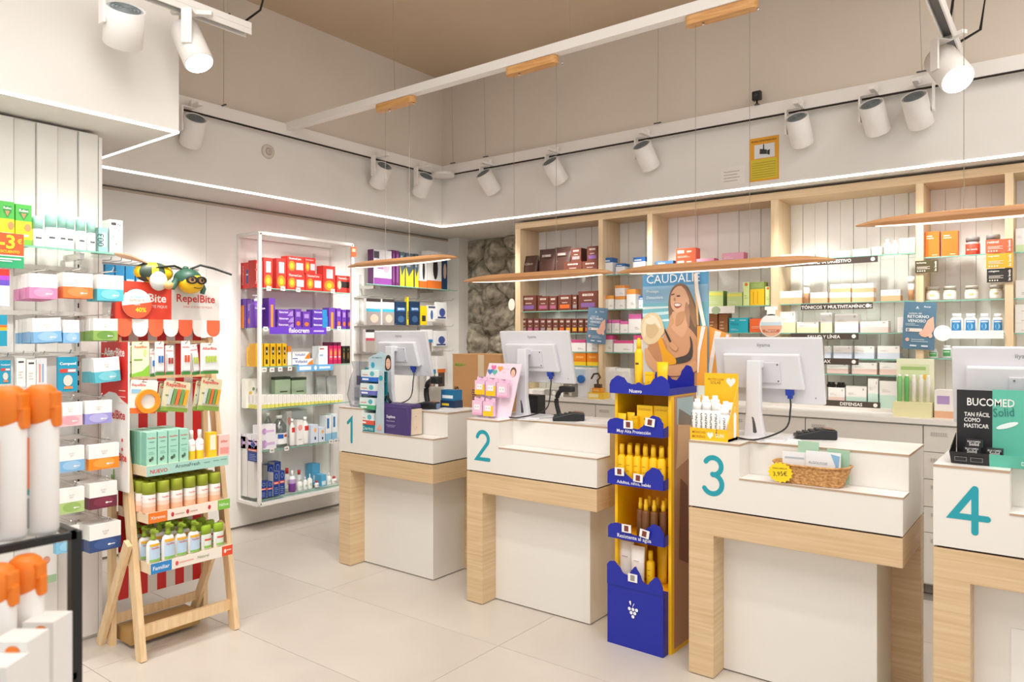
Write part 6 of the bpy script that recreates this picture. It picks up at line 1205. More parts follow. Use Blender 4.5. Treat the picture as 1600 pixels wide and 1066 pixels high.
# sun display on counter three's tower
SD = thing('counter_display', 'yellow carton display holding white sun bottles beside the third monitor', 'display', (-1.30, 3.275, CZ_))
YW = M('F9BE14', .4); SD.scale = (.86, 1, 1); SD.location.x = -1.315
m_ = MB(); m_.box(-.105, -.065, 0, .105, .06, .012, YW); m_.box(-.105, -.068, 0, .105, -.064, .055, YW); m_.prism([(.101, -.066, 0), (.101, .06, 0), (.101, .06, .25), (.101, -.06, .08)], (.004, 0, 0), YW); m_.prism([(-.105, -.066, 0), (-.105, .06, 0), (-.105, .06, .2), (-.105, -.06, .055)], (.004, 0, 0), YW); m_.box(-.085, .06, 0, .105, .065, .305, YW); m_.build('tray', SD)
m_ = MB(); m_.text('MONCHO', (-.055, -.0685, .036), (1, 0, 0), (0, 0, 1), 1, 'A87A14', width=.075, bold=.04); m_.text('MORENO', (-.055, -.0685, .016), (1, 0, 0), (0, 0, 1), 1, 'A87A14', width=.075, bold=.04); m_.text('SUN', (.06, -.0685, .026), (1, 0, 0), (0, 0, 1), 1, 'FBF4E0', width=.045, bold=.03)
def heart(m_, cx, cz, s_, y, c_): m_.poly([(cx+s_*.8*math.sin(t_)**3, y, cz+s_*.05*(13*math.cos(t_)-5*math.cos(2*t_)-2*math.cos(3*t_)-math.cos(4*t_))) for t_ in [2*PI*k/28 for k in range(28)]], c_)
heart(m_, .008, .026, .022, -.0685, 'FBF4E0'); heart(m_, .065, .265, .032, .0595, 'EDEAE2'); m_.text('PROTECCION', (-.02, .0595, .275), (1, 0, 0), (0, 0, 1), 1, 'A87A14', width=.09, bold=.04); m_.text('SOLAR', (-.02, .0595, .26), (1, 0, 0), (0, 0, 1), 1, 'A87A14', width=.06, bold=.04); m_.build('print', SD)
mo = K('bot', 'sun_bottle', 'bottle', '', p=[(.95, 0, 'F4F3F0'), (1, .03, 'F4F3F0'), (1, .66, 'F4F3F0'), (.8, .72, 'F4F3F0')], cap=[(.8, .72, 'FAFAF8'), (.8, .9, 'FAFAF8'), (.5, .92, 'FAFAF8'), (.5, 1, 'FAFAF8'), (.45, 1, 'FAFAF8')], dec=[('tv', 'MONCHO', .30, .36, .56, '2A2A28'), ('tv', 'MORENO', .68, .36, .56, '2A2A28')])
for k, (x, y, h_) in enumerate(((-.075, -.04, .175), (-.022, -.04, .175), (.03, -.042, .175), (-.05, .005, .185), (.0, .008, .19), (.07, -.035, .15), (.055, .015, .165), (.08, .02, .16))):
    put(mo, (-1.315+x*.88, 3.275+y, CZ_+.0125), .051, .051, h_, f'white sun bottle with black upright lettering, {ORD[k+1]} in the yellow display', 'white bottles in the yellow display', random.uniform(-.3, .3))

# pink hanging display on counter two
PD = thing('counter_display', 'pink counter display with small packs hanging in two rows', 'display', (-2.69, 3.36, CZ_))
m_ = MB(); m_.prism([(-.155, 0, 0), (.105, 0, 0), (.155, .05, .32), (-.09, .05, .32)], (0, .006, 0), 'EFD9E6'); m_.prism([(-.155, 0, 0), (.105, 0, 0), (.105, .12, 0), (-.155, .12, 0)], (0, 0, .004), 'F2EEF0'); m_.build('board', PD)
m_ = MB()
def pb(x, z): return (x, z*.05/.32-.002, z)
for cx, cz, c_ in ((-.05, .295, 'E070A8'), (-.075, .27, '4A7EC0'), (-.04, .268, '5AB8A8'), (0, .29, 'F0A050')): m_.poly([pb(cx+.02*math.sin(t_)**3, cz+.0012*(13*math.cos(t_)-5*math.cos(2*t_)-2*math.cos(3*t_)-math.cos(4*t_))) for t_ in [2*PI*k/20 for k in range(20)]], c_)
m_.poly([pb(.10+.022*math.cos(a), .272+.028*math.sin(a)) for a in [2*PI*k/16 for k in range(16)]], '6A4A38'); m_.build('print', PD)
m_ = MB(); m_.poly([(.10+.016*math.cos(a), (.265+.022*math.sin(a))*.05/.32-.0032, .265+.022*math.sin(a)) for a in [2*PI*k/16 for k in range(16)]], 'E9B8A0'); m_.build('portrait', PD)
for k in range(6): m_ = MB(); m_.poly([pb(.02+.013*(k % 4), .285-.02*(k//4)), pb(.028+.013*(k % 4), .287-.02*(k//4)), pb(.026+.013*(k % 4), .291-.02*(k//4))], 'C98A9A'); m_.build('print', PD)
pk = K('card', 'jewel_card', 'pack', '', c='EBC4DC', d=.03, bl=(.0, .0, 1, .8, 'EBC4DC'), dec=[]); pk['dec'] = []
def jewel(x, z, yel, lb):
    o = put(pk, (-2.69+x, 3.36+z*.156-.02, CZ_+z), .075, .03, .105, lb, 'small packs on the pink display')
    m_ = MB(); m_.box(-.0375, -.0245, 0, .0375, -.0002-.0245+.0001, .012 if not yel else .028, 'F4C41E' if yel else 'E7A6C8'); m_.box(-.022, -.0252, .03, .022, -.0246, .062, 'F1EEF2')
    if yel: m_.box(.022, -.0252, .012, .0375, -.0246, .06, 'F4C41E')
    for dx in (-.01, .01): m_.poly([(dx+.004*math.cos(a), -.0256, .047+.004*math.sin(a)) for a in [2*PI*k/8 for k in range(8)]], 'B9B2BC')
    m_.build('label_print', o)
    m_ = MB(); m_.tube([(-2.69+x, 3.36+z*.156+.02, CZ_+z+.098), (-2.69+x, 3.36+z*.156-.05, CZ_+z+.105)], .002, CHROME, 5); m_.tube([(-2.69+x+.012, 3.36+z*.156+.02, CZ_+z+.098), (-2.69+x+.012, 3.36+z*.156-.05, CZ_+z+.105)], .002, CHROME, 5); h = m_.build('hook', PD); h.location = (2.69, -3.36, -CZ_)
jewel(-.105, .135, True, 'yellow and pink small pack, first of the upper row'); jewel(-.02, .13, True, 'yellow and pink small pack, middle of the upper row'); jewel(.065, .125, False, 'all pink small pack ending the upper row')
jewel(-.11, .015, False, 'all pink small pack, first of the lower row'); jewel(-.025, .012, True, 'yellow and pink small pack ending the lower row')

# counter one: teal rack, portrait header, purple case, clear bag
TD = thing('counter_display', 'teal stepped counter rack with a grey portrait header on the first counter', 'display', (-3.70, 3.325, LZ))
TL_ = M('14808C', .4)
m_ = MB(); m_.box(-.10, -.06, 0, .07, .05, .045, TL_); m_.box(-.10, .04, .045, .07, .05, .40, TL_); m_.prism([(-.10, -.06, .045), (-.10, .05, .045), (-.10, .05, .42), (-.10, .0, .42)], (.004, 0, 0), TL_)
for z in (.14, .235, .325): m_.box(-.10, -.045+z*.1, z, .07, .04, z+.006, TL_)
m_.build('rack', TD)
m_ = MB(); m_.prism([(.07, -.065, 0), (.155, -.065, 0), (.155, -.065, .41), (.115, -.065, .41), (.08, -.065, .12)], (0, .006, 0), 'B9C9D0'); m_.prism([(-.06, -.0, .40), (.155, -.0, .40), (.155, 0, .50), (.05, 0, .53), (-.06, 0, .49)], (0, .005, 0), 'B4CBD2'); m_.build('header_board', TD)
m_ = MB(); m_.text('Dermo', (0, -.061, .022), (1, 0, 0), (0, 0, 1), 1, 'BFE4E4', width=.1, bold=.03); m_.poly([(.13+.018*math.cos(a), -.0665, .36+.018*math.sin(a)) for a in [2*PI*k/16 for k in range(16)]], '2FA3AC')
m_.poly([(-.02+.018*math.cos(a), -.001, .44+.02*math.sin(a)) for a in [2*PI*k/16 for k in range(16)]], '2F98B4'); m_.text('TRATAMIENTO', (.02, -.001, .49), (1, 0, 0), (0, 0, 1), 1, '5E8894', width=.1, bold=.02)
m_.poly(smooth_loop([(.105, -.001, .41), (.10, -.001, .46), (.115, -.001, .505), (.15, -.001, .50), (.154, -.001, .42)], 4), '3A2A24'); m_.poly([(.13+.022*math.cos(a), -.0016, .452+.036*math.sin(a)) for a in [2*PI*k/18 for k in range(18)]], 'E4B49C'); m_.poly([(.128+.008*math.cos(a), -.002, .43+.003*math.sin(a)) for a in [2*PI*k/10 for k in range(10)]], 'C26A60')
for dx in (.12, .138): m_.poly([(dx+.003*math.cos(a), -.002, .46+.002*math.sin(a)) for a in [2*PI*k/8 for k in range(8)]], '3A2A24')
m_.poly([(.09, -.0665, .02), (.14, -.0665, .02), (.12, -.0665, .06)], 'F0A890'); m_.build('print', TD)
for k, (z, c_, nm) in enumerate(((.046, 'E2604A', 'coral'), (.147, '4FB07A', 'green'), (.242, '6A6FC0', 'violet'), (.332, '2E6FD0', 'blue'))):
    put(K('box', 'cream_carton', 'carton', '', b=[(0, c_), (.38, 'DDEBE8')], dec=[('e', .72, .68, .14, .22, '58B4C4'), ('r', .08, .55, .45, .62, 'E08A7A'), ('r', .08, .1, .5, .25, 'F2F4F2')]), (-3.70-.018, 3.325-.03+z*.08, LZ+z+.0005), .15, .07, .075, f'white carton with {nm} foot in the teal rack', 'cartons in the teal rack')
PC = thing('gift_case', 'dark purple upright case with white lettering and strap on the first counter', 'case', (-3.462, 3.335, LZ), -.03); PC.scale = (1.12, 1, 1.05)
m_ = MB(); m_.box(-.125, -.065, 0, .105, .05, .165, '4A3A72'); m_.box(.105, -.055, .004, .135, .045, .160, 'DCC9B0'); m_.prism([(.105, -.066, .0), (.140, -.06, 0), (.145, -.06, .165), (.12, -.06, .185), (-.12, -.06, .185), (-.125, -.066, .165), (.105, -.066, .165)], (0, .004, 0), '4A3A72'); m_.box(-.12, -.062, .165, .12, .05, .185, '4A3A72'); m_.build('shell', PC, bevel=.004)
m_ = MB(); m_.text('Suplime', (-.02, -.0672, .105), (1, 0, 0), (0, 0, 1), 1, 'EDE8F4', width=.075, bold=.05); m_.text('Beauty booster', (-.02, -.0672, .08), (1, 0, 0), (0, 0, 1), 1, 'C9C0DC', width=.07, bold=.02)
for k in range(3): m_.poly([(-.06+.005*k, -.0672, .055-.006*k), (.02-.005*k, -.0672, .055-.006*k), (.02-.005*k, -.0672, .057-.006*k), (-.06+.005*k, -.0672, .057-.006*k)], 'A99CC8')
m_.build('lettering', PC)
m_ = MB(); m_.tube([(-.125, -.02, .12), (-.13, -.02, .19), (-.10, -.02, .225), (-.07, -.02, .19)], .010, '1C1A20', 8); m_.build('strap', PC)
for z in (.05, .12): m_ = MB(); m_.ball((.1455, -.02, z), .005, CHROME, 8, 6); m_.build('stud', PC)
BG = thing('clear_bag', 'clear plastic bag of small packs standing at the end of the first counter', 'bag', (-3.87, 3.36, CZ_))
m_ = MB(); n = 20
for k, (z, rx, ry) in enumerate(((0, .10, .06), (.08, .12, .075), (.18, .11, .06), (.25, .09, .03), (.31, .11, .012))):
    for i in range(n): a = 2*PI*i/n; wv = 1+.06*math.sin(5*a+k*2); m_.v.append((rx*wv*math.cos(a), ry*wv*math.sin(a), z))
for k in range(4):
    for i in range(n): m_.face((k*n+i, k*n+(i+1) % n, (k+1)*n+(i+1) % n, (k+1)*n+i), PLASTIC, True)
m_.face(range(n-1, -1, -1), PLASTIC); m_.build('film', BG)
for k, (x, z, w_, h_, c_, c2, lb) in enumerate(((-.04, .01, .05, .12, '9AA2AE', 'C9CCD4', 'grey sachet at the foot of the clear bag'), (.03, .005, .05, .12, '5A5A8C', 'C9CCD4', 'violet sachet at the foot of the clear bag'), (-.03, .12, .06, .09, '4A3F7A', 'EDEBEE', 'purple and white sachet in the middle of the clear bag'), (.045, .135, .055, .11, 'E0563E', 'E9EEF0', 'red and white sachet high in the clear bag'))):
    put(K('box', 'mask_sachet', 'sachet', '', b=[(0, c_), (.45, c2)] if k != 2 else [(0, c2), (.3, c_)]), (-3.87+x, 3.36+.01*k-.01, CZ_+z), w_, .008, h_, lb, 'sachets in the clear bag', random.uniform(-.3, .3))
t = thing('handset', 'black curved handset cradle beside the first monitor', 'scanner', (-3.42, 3.58, CZ_))
m_ = MB(); m_.box(-.05, -.05, 0, .05, .05, .012, BLACK); m_.build('foot_plate', t, bevel=.004)
m_ = MB(); m_.tube(smooth_path([(-.03, 0, .01), (-.05, 0, .10), (-.02, -.01, .17), (.05, -.02, .19)]), .018, BLACK, 10); m_.build('neck', t); m_ = MB(); m_.box(.03, -.05, .165, .10, .01, .215, BLACK); m_.build('scanner_nose', t, bevel=.01)
t = thing('handset', 'black curved scanner on its stand behind the second monitor', 'scanner', (-2.42, 3.66, CZ_))
m_ = MB(); m_.box(-.05, -.05, 0, .05, .05, .012, BLACK); m_.build('foot_plate', t, bevel=.004)
m_ = MB(); m_.tube(smooth_path([(-.02, 0, .01), (-.04, 0, .09), (-.01, -.01, .15), (.04, -.02, .165)]), .014, BLACK, 10); m_.build('neck', t); m_ = MB(); m_.box(.0, -.04, .15, .09, .01, .185, BLACK); m_.build('scanner_nose', t, bevel=.008)
put(K('box', 'card_reader_box', 'box', '', b=[(0, '1C1C1E')], dec=[('r', .2, .2, .8, .8, '2A2A2C')]), (-2.64, 3.66, CZ_), .14, .08, .12, 'black device box behind the second monitor stand')
put(K('box', 'support_box', 'box', '', b=[(0, '1E3454')], dec=[('r', .1, .3, .6, .6, 'E9C92A')]), (-3.33, 3.68, CZ_), .13, .08, .05, 'navy box with yellow mark lying behind the first terminal')
put(K('box', 'support_box', 'box', '', b=[(0, '1F6F9C')], dec=[('r', .1, .2, .9, .5, 'E9F0F4')]), (-3.33, 3.68, CZ_+.0505), .12, .08, .07, 'blue box stacked on the navy box behind the terminal')
# cardboard shipping box behind the first counter, on a low trolley
CB = thing('cardboard_box', 'large brown cardboard shipping box behind the first counter', 'box', (-3.62, 4.46, .82))
m_ = MB(); m_.box(-.24, -.18, 0, .24, .18, .60, 'C08F5C'); m_.build('carton_body', CB)
m_ = MB(); m_.box(-.245, -.181, .598, -.002, .181, .604, 'C79866'); m_.box(.002, -.181, .598, .245, .181, .604, 'C79866'); m_.build('flap', CB)
m_ = MB(); m_.box(.02, -.1815, .38, .08, -.1805, .60, 'D9C2A2'); m_.box(.02, -.1815, 0, .08, -.1805, .16, 'D9C2A2'); m_.build('tape_strip', CB)
m_ = MB(); m_.text('MEDICA', (-.16, -.1812, .52), (1, 0, 0), (0, 0, 1), 1, '6DAA2A', width=.11, bold=.05); m_.text('plants', (-.2, -.1812, .25), (0, 0, 1), (-1, 0, 0), 1, '3A2A1C', width=.2, bold=.04)
for k in range(9): m_.poly([(-.04, -.1812, .18+.018*k), (0, -.1812, .18+.018*k), (0, -.1812, .188+.018*k), (-.04, -.1812, .188+.018*k)], '6A4A5A')
m_.build('print', CB)
TB = thing('trolley', 'low grey trolley carrying the cardboard box', 'trolley', (-3.62, 4.46, 0))
m_ = MB(); m_.box(-.26, -.2, .78, .26, .2, .818, 'C9C5BF'); m_.build('platform', TB)
for x, y in ((-.24, -.18), (.24, -.18), (-.24, .18), (.24, .18)): m_ = MB(); m_.box(x-.015, y-.015, 0, x+.015, y+.015, .78, 'B9B5AF'); m_.build('leg', TB)

# counter four: black and green carton display
BD = thing('counter_display', 'black and mint green carton display with small black boxes on the fourth counter', 'display', (-.20, 3.30, CZ_))
m_ = MB(); m_.box(-.15, .03, 0, .0, .036, .27, '1B1A1C'); m_.box(-.155, -.10, 0, .0, .03, .006, '1B1A1C'); m_.prism([(-.155, -.103, 0), (0, -.103, 0), (0, -.112, .045), (-.163, -.112, .045)], (0, .003, 0), '1B1A1C'); m_.prism([(-.155, -.10, 0), (-.155, .03, 0), (-.155, .03, .10), (-.163, -.11, .045)], (.003, 0, 0), '1B1A1C'); m_.build('black_half', BD)
m_ = MB(); m_.box(.0, .03, 0, .20, .036, .275, '5CB8A0'); m_.box(0, -.10, 0, .2, .03, .006, '5CB8A0'); m_.prism([(0, -.103, 0), (.2, -.103, 0), (.2, -.112, .045), (0, -.112, .045)], (0, .003, 0), '5CB8A0'); m_.build('green_half', BD)
m_ = MB(); m_.text('BUCOMED', (-.008, .0285, .225), (1, 0, 0), (0, 0, 1), 1, 'F2F0EC', width=.195, bold=.02); m_.text('Solid', (.045, .028, .19), (1, 0, .08), (-.1, 0, 1), 1, '2A7A70', width=.085, bold=.02)
for k, s_ in enumerate(('TAN FÁCIL', 'COMO', 'MASTICAR')): m_.text(s_, (-.118, .0285, .178-.023*k), (1, 0, 0), (0, 0, 1), .022, 'F2F0EC', align='l', bold=.03)
m_.poly([(.06+.045*math.cos(a), .0285, .14+.010*math.sin(a)+.012*math.cos(a)) for a in [2*PI*k/16 for k in range(16)]], 'E6F2EE')
for x0_ in (-.14, -.075): m_.poly([(x0_, -.1135, .012), (x0_+.05, -.1135, .012), (x0_+.05, -.114, .028), (x0_, -.114, .028)], '8C8C8E')
for x0_ in (-.138, -.073): m_.poly([(x0_, -.1142, .0135), (x0_+.046, -.1142, .0135), (x0_+.046, -.1147, .0265), (x0_, -.1147, .0265)], '1B1A1C')
BD.scale = (.78, 1, 1); BD.location.x = -.233
m_.text('Dental', (.15, -.1135, .02), (1, 0, 0), (0, 0, 1), 1, 'DDF0EA', width=.05, bold=.03); m_.build('print', BD)
sb_ = K('box', 'gum_box', 'box', '', b=[(0, '1E1D1F')], dec=[('t', 'BUCOMED', .5, .78, .8, 'E9E7E4', .02), ('t', 'Solid', .5, .42, .6, 'E9E7E4', .03)])
for k, (x, y, z) in enumerate(((-.075, -.05, .0065), (.0, -.06, .0065), (-.078, -.048, .034), (.002, -.055, .034), (-.07, -.05, .0615))):
    put(sb_, (-.233+x*.9+.012, 3.30+y, CZ_+z), .052, .04, .027 if k < 4 else .027, ('small black gum box, lowest of the stack by the monitor side', 'small black gum box under the one across the green join', 'small black gum box, middle of the taller stack', 'small black gum box across the green join, on top', 'small black gum box on top of the taller stack')[k], 'gum boxes in the black display')
put(K('box', 'stapler', 'stapler', '', b=[(0, 'D8262A')], dec=[]), (-.345, 3.52, CZ_), .02, .03, .12, 'upright red tool behind the black display', rz=.2)
# framed leaflet low on the fourth counter
m_ = MB(); m_.box(0, -.001, 0, .16, .001, .36, 'EDEBE7'); o = m_.build('leaflet', None, (-.17, 3.2535-.001, .12)); tag(o, 'pale leaflet stuck to the base of the fourth counter', 'leaflet')

# ================================================================== yellow and blue sun-care floor stand
YS = thing('floor_display', 'yellow and royal blue cardboard floor stand of sun care between counters two and three', 'display stand', (-1.70, 3.30, 0), -.02)
YO = M('FCC406', .45); YI = M('F8B014', .5); BL = M('1826A0', .4)
sw_, sd_ = .158, .285   # half width, depth
m_ = MB(); m_.box(-sw_, 0, .0, -sw_+.016, sd_, 1.275, YO); m_.box(sw_-.016, 0, .0, sw_, sd_, 1.275, YO); m_.box(-sw_, sd_-.006, .0, sw_, sd_, 1.275, YI); m_.build('shell', YS)
m_ = MB(); m_.box(sw_, .03, .02, sw_+.001, sd_, 1.26, 'B98A66'); m_.poly([(sw_+.0015, .05, .9), (sw_+.0015, .24, .95), (sw_+.0015, .22, 1.15), (sw_+.0015, .08, 1.2)], 'D9B48C'); m_.poly([(sw_+.0015, .06, 1.12), (sw_+.0015, .25, 1.1), (sw_+.0015, .25, 1.25), (sw_+.0015, .06, 1.25)], 'A9C4CC'); m_.poly([(sw_+.0017, .08, .45), (sw_+.0017, .2, .4), (sw_+.0017, .18, .8), (sw_+.0017, .1, .85)], '8A5234'); m_.build('side_print', YS)
HUMP = [(0, .05), (.05, .35), (.16, .5), (.28, .42), (.36, -.05), (.46, -.35), (.56, -.4), (.64, -.1), (.72, .55), (.82, .95), (.92, .85), (1, .3)]
HTOP = [(0, .0), (.04, .5), (.14, .85), (.24, .7), (.32, .2), (.42, .05), (.5, .3), (.58, .05), (.68, .15), (.76, .7), (.87, .95), (.96, .7), (1, .1)]
HBASE = [(0, .7), (.05, .95), (.14, 1.0), (.23, .7), (.30, .3), (.40, .25), (.46, .7), (.52, .95), (.58, .6), (.66, .0), (.74, -.1), (.80, .25), (.88, .55), (.95, .4), (1, -.1)]
def lerp(c, s_):
    for (a, p), (b_, q) in zip(c, c[1:]):
        if s_ <= b_: t_ = (s_-a)/(b_-a); t_ = t_*t_*(3-2*t_); return p+(q-p)*t_
    return c[-1][1]
def wavy(m_, x0, x1, z0, z1, y, amp, hump=None, th=.004):
    """tray front with a scalloped top edge"""
    top = []; n = 36
    for i in range(n+1):
        s_ = i/n; top.append((x0+(x1-x0)*s_, y, z1+amp*lerp(hump or HUMP, s_)))
    m_.prism([(x0, y, z0), (x1, y, z0)] + top[::-1], (0, th, 0), BL)
trays = ((1.272, 1.312, .03), (1.068, 1.118, .05), (.812, .864, .05), (.538, .586, .045))
txts = ('Nuevo', 'Muy Alta Protección', 'Adultos, niños, bebés', 'Resistente al agua')
for k, ((z0, z1, pr), tx_) in enumerate(zip(trays, txts)):
    m_ = MB(); m_.box(-sw_+(.0 if k == 0 else .016), -pr, z0, sw_-(.0 if k == 0 else .016), sd_-.006, z0+.006, YI if k else BL)
    wavy(m_, -sw_-.012, sw_+.006 if k == 0 else sw_-.016, z0-.004, z1, -pr-.004, .055, HTOP if k == 0 else None)
    if k: m_.prism([(sw_-.018, -pr, z0-.004), (sw_-.018, .0, z0-.004), (sw_-.018, .0, z0+.05), (sw_-.018, -pr, z1-.01)], (.003, 0, 0), BL)
    else: m_.box(sw_, -pr, z0-.004, sw_+.004, sd_, z0+.03, BL); m_.box(-sw_-.004, -pr, z0-.004, -sw_, sd_, z0+.03, BL); wavy(m_, -sw_*.4, sw_, z0, z1+.04, sd_-.03, .06)
    tr_ = m_.build('tray', YS)
    q = MB(); q.text(tx_, (-.02, -pr-.0048, z0+.012), (1, 0, 0), (0, 0, 1), 1, 'EEF0FA', width=(.07 if k == 0 else .19), bold=.03); q.build('lettering', tr_)
m_ = MB(); m_.box(-sw_+.016, 0, .30, sw_-.016, sd_-.006, .306, YI); m_.build('lowest_floor', YS)
m_ = MB(); m_.box(-sw_-.012, -.055, .0, sw_-.016, -.0, .306, BL); wavy(m_, -sw_-.012, sw_-.016, .30, .345, -.059, .075, HBASE); bb = m_.build('base_box', YS)
q = MB(); gx, gz = -.02, .20
for dx, dz in ((-.02, .0), (0, .0), (.02, .0), (-.01, -.018), (.01, -.018), (0, -.036)): q.poly([(gx+dx+.0085*math.cos(a), -.0602, gz+dz+.0085*math.sin(a)) for a in [2*PI*j/14 for j in range(14)]], 'F2F3FA')
q.poly([(gx-.004, -.0602, gz+.012), (gx-.001, -.0602, gz+.012), (gx+.008, -.0602, gz+.03), (gx+.005, -.0602, gz+.03)], 'F2F3FA'); q.poly(smooth_loop([(gx-.012, -.0602, gz+.018), (gx-.022, -.0602, gz+.034), (gx-.012, -.0602, gz+.04)], 4), 'F2F3FA'); q.build('grape_emblem', bb)
def ys(spec, x, y, z, w_, h_, lb, grp, rz=0): return put(spec, (-1.70+x, 3.30+y, z), w_, w_*.6 if spec['s'] != 'bot' else w_, h_, lb, grp, rz)
YP = 'FAC810'
yb_ = K('bot', 'sun_bottle', 'bottle', '', p=[(.95, 0, YP), (1, .03, YP), (1, .66, YP), (.6, .72, YP)], cap=[(.55, .72, 'F7C822'), (.6, .9, 'F7C822'), (.5, 1, 'F7C822'), (.3, 1, 'F7C822')], dec=[('r', .3, .45, .7, .47, 'C98F10'), ('r', .35, .3, .65, .315, 'C98F10')])
bb_ = K('bot', 'oil_bottle', 'bottle', '', p=[(.95, 0, '5A3416'), (1, .03, '6E421C'), (1, .68, '7A4A20'), (.6, .72, '6E421C')], cap=[(.55, .72, 'F7C822'), (.55, .86, 'F7C822'), (.42, .88, 'F7C822'), (.42, 1, 'F7C822'), (.3, 1, 'F7C822')])
yc_ = K('box', 'sun_carton', 'carton', '', b=[(0, YP)], dec=[('t', 'CAUDALIE', .5, .85, .8, 'B98A10', .02), ('e', .5, .5, .06, .04, 'C9960F')])
yt_ = K('tube', 'sun_tube', 'tube', '', p=[(0, 'F7C822'), (.14, 'F7C822'), (.15, YP), (.6, YP), (1, YP)])
wt_ = K('tube', 'cream_tube', 'tube', '', p=[(0, 'F2EDE6'), (.14, 'F2EDE6'), (.15, 'EFE4DA'), (.6, 'F4F0EC'), (1, 'F4F0EC')], dec=[('r', .3, .62, .7, .64, 'C9A9A0')])
z = 1.279
ys(K('bot', 'sun_bottle', 'bottle', '', p=[(.95, 0, YP), (1, .03, YP), (1, .72, YP), (.6, .8, YP)], cap=[(.55, .8, YP), (.6, .9, YP), (.3, 1, YP), (.2, 1, YP)], dec=[('r', .3, .5, .7, .54, '6A5410')]), -.035, .03, z, .042, .27, 'tall yellow sun bottle on top of the floor stand', 'products on top of the stand')
ys(yt_, .085, .05, z, .062, .15, 'yellow tube with dark print on top of the stand', 'products on top of the stand'); ys(yc_, .03, .02, z, .042, .10, 'small yellow carton on top of the stand between bottle and tube', 'products on top of the stand')
z = 1.075
for k, (sp, x, y, w_, h_, lb) in enumerate(((yt_, -.115, .0, .05, .09, 'short yellow tube, first on the Muy Alta tray'), (yt_, -.075, .02, .045, .095, 'short yellow tube, second on the tray below the top'), (yc_, -.04, .0, .035, .08, 'small yellow carton between tubes and large cartons'), (yc_, .005, .04, .085, .135, 'large yellow carton, first on the second tray'), (yc_, .09, .05, .08, .135, 'large yellow carton beside the stand shell'))):
    ys(sp, x, y, z, w_, h_, lb, 'products on the second tray')
z = .819
for r in range(2):
    for k in range(6): ys(yb_, -.115+.044*k+(.015 if r else 0), .0+.06*r, z, .043, .19, f'yellow sun bottle, {ORD[k+1]} of the {("front", "rear")[r]} row on the third tray', 'yellow bottles on the third tray')
z = .545
for k, (x, y) in enumerate(((-.02, .02), (.02, .0), (.06, .01), (.10, .03), (.0, .08), (.045, .08), (.085, .09), (.118, .09))): ys(bb_, x, y, z, 0.040, .198, f'brown oil bottle with yellow cap, {ORD[k+1]} on the fourth tray', 'brown oil bottles on the fourth tray')
z = .307
for k, (sp, x, y, w_, h_, lb) in enumerate(((wt_, -.105, .03, .088, .20, 'white cream tube leaning by the stand shell'), (wt_, -.025, .0, .08, .195, 'white cream tube beside the yellow bottle'), (yt_, -.06, .10, .075, .19, 'yellow tube behind the white tubes'), (yb_, .03, .03, .042, .175, 'yellow pointed bottle beside the white tube'), (yt_, .06, .1, .06, .19, 'deep yellow tube at the back of the lowest bin'), (yt_, .115, .12, .05, .19, 'deep yellow tube in the back corner of the lowest bin'))):
    ys(sp, x, y, z, w_, h_, lb, 'products in the lowest bin')
for x, z, ti in ((-.045, 1.105, .0), (.075, 1.125, .12), (-.095, .865, -.02), (.01, .845, .05), (-.055, .585, .0), (.045, .575, .15), (-.02, .345, .0)):
    m_ = MB(); m_.box(-.026, -.0025, -.02, .026, 0, .02, 'F1F0EE'); m_.box(-.012, -.003, -.014, .012, -.0025, .014, '7A3A34' if z > .4 else '9A9690'); o = m_.build('price_tag', YS, (x, -.06-.002, z+.012)); o.rotation_euler.y = ti
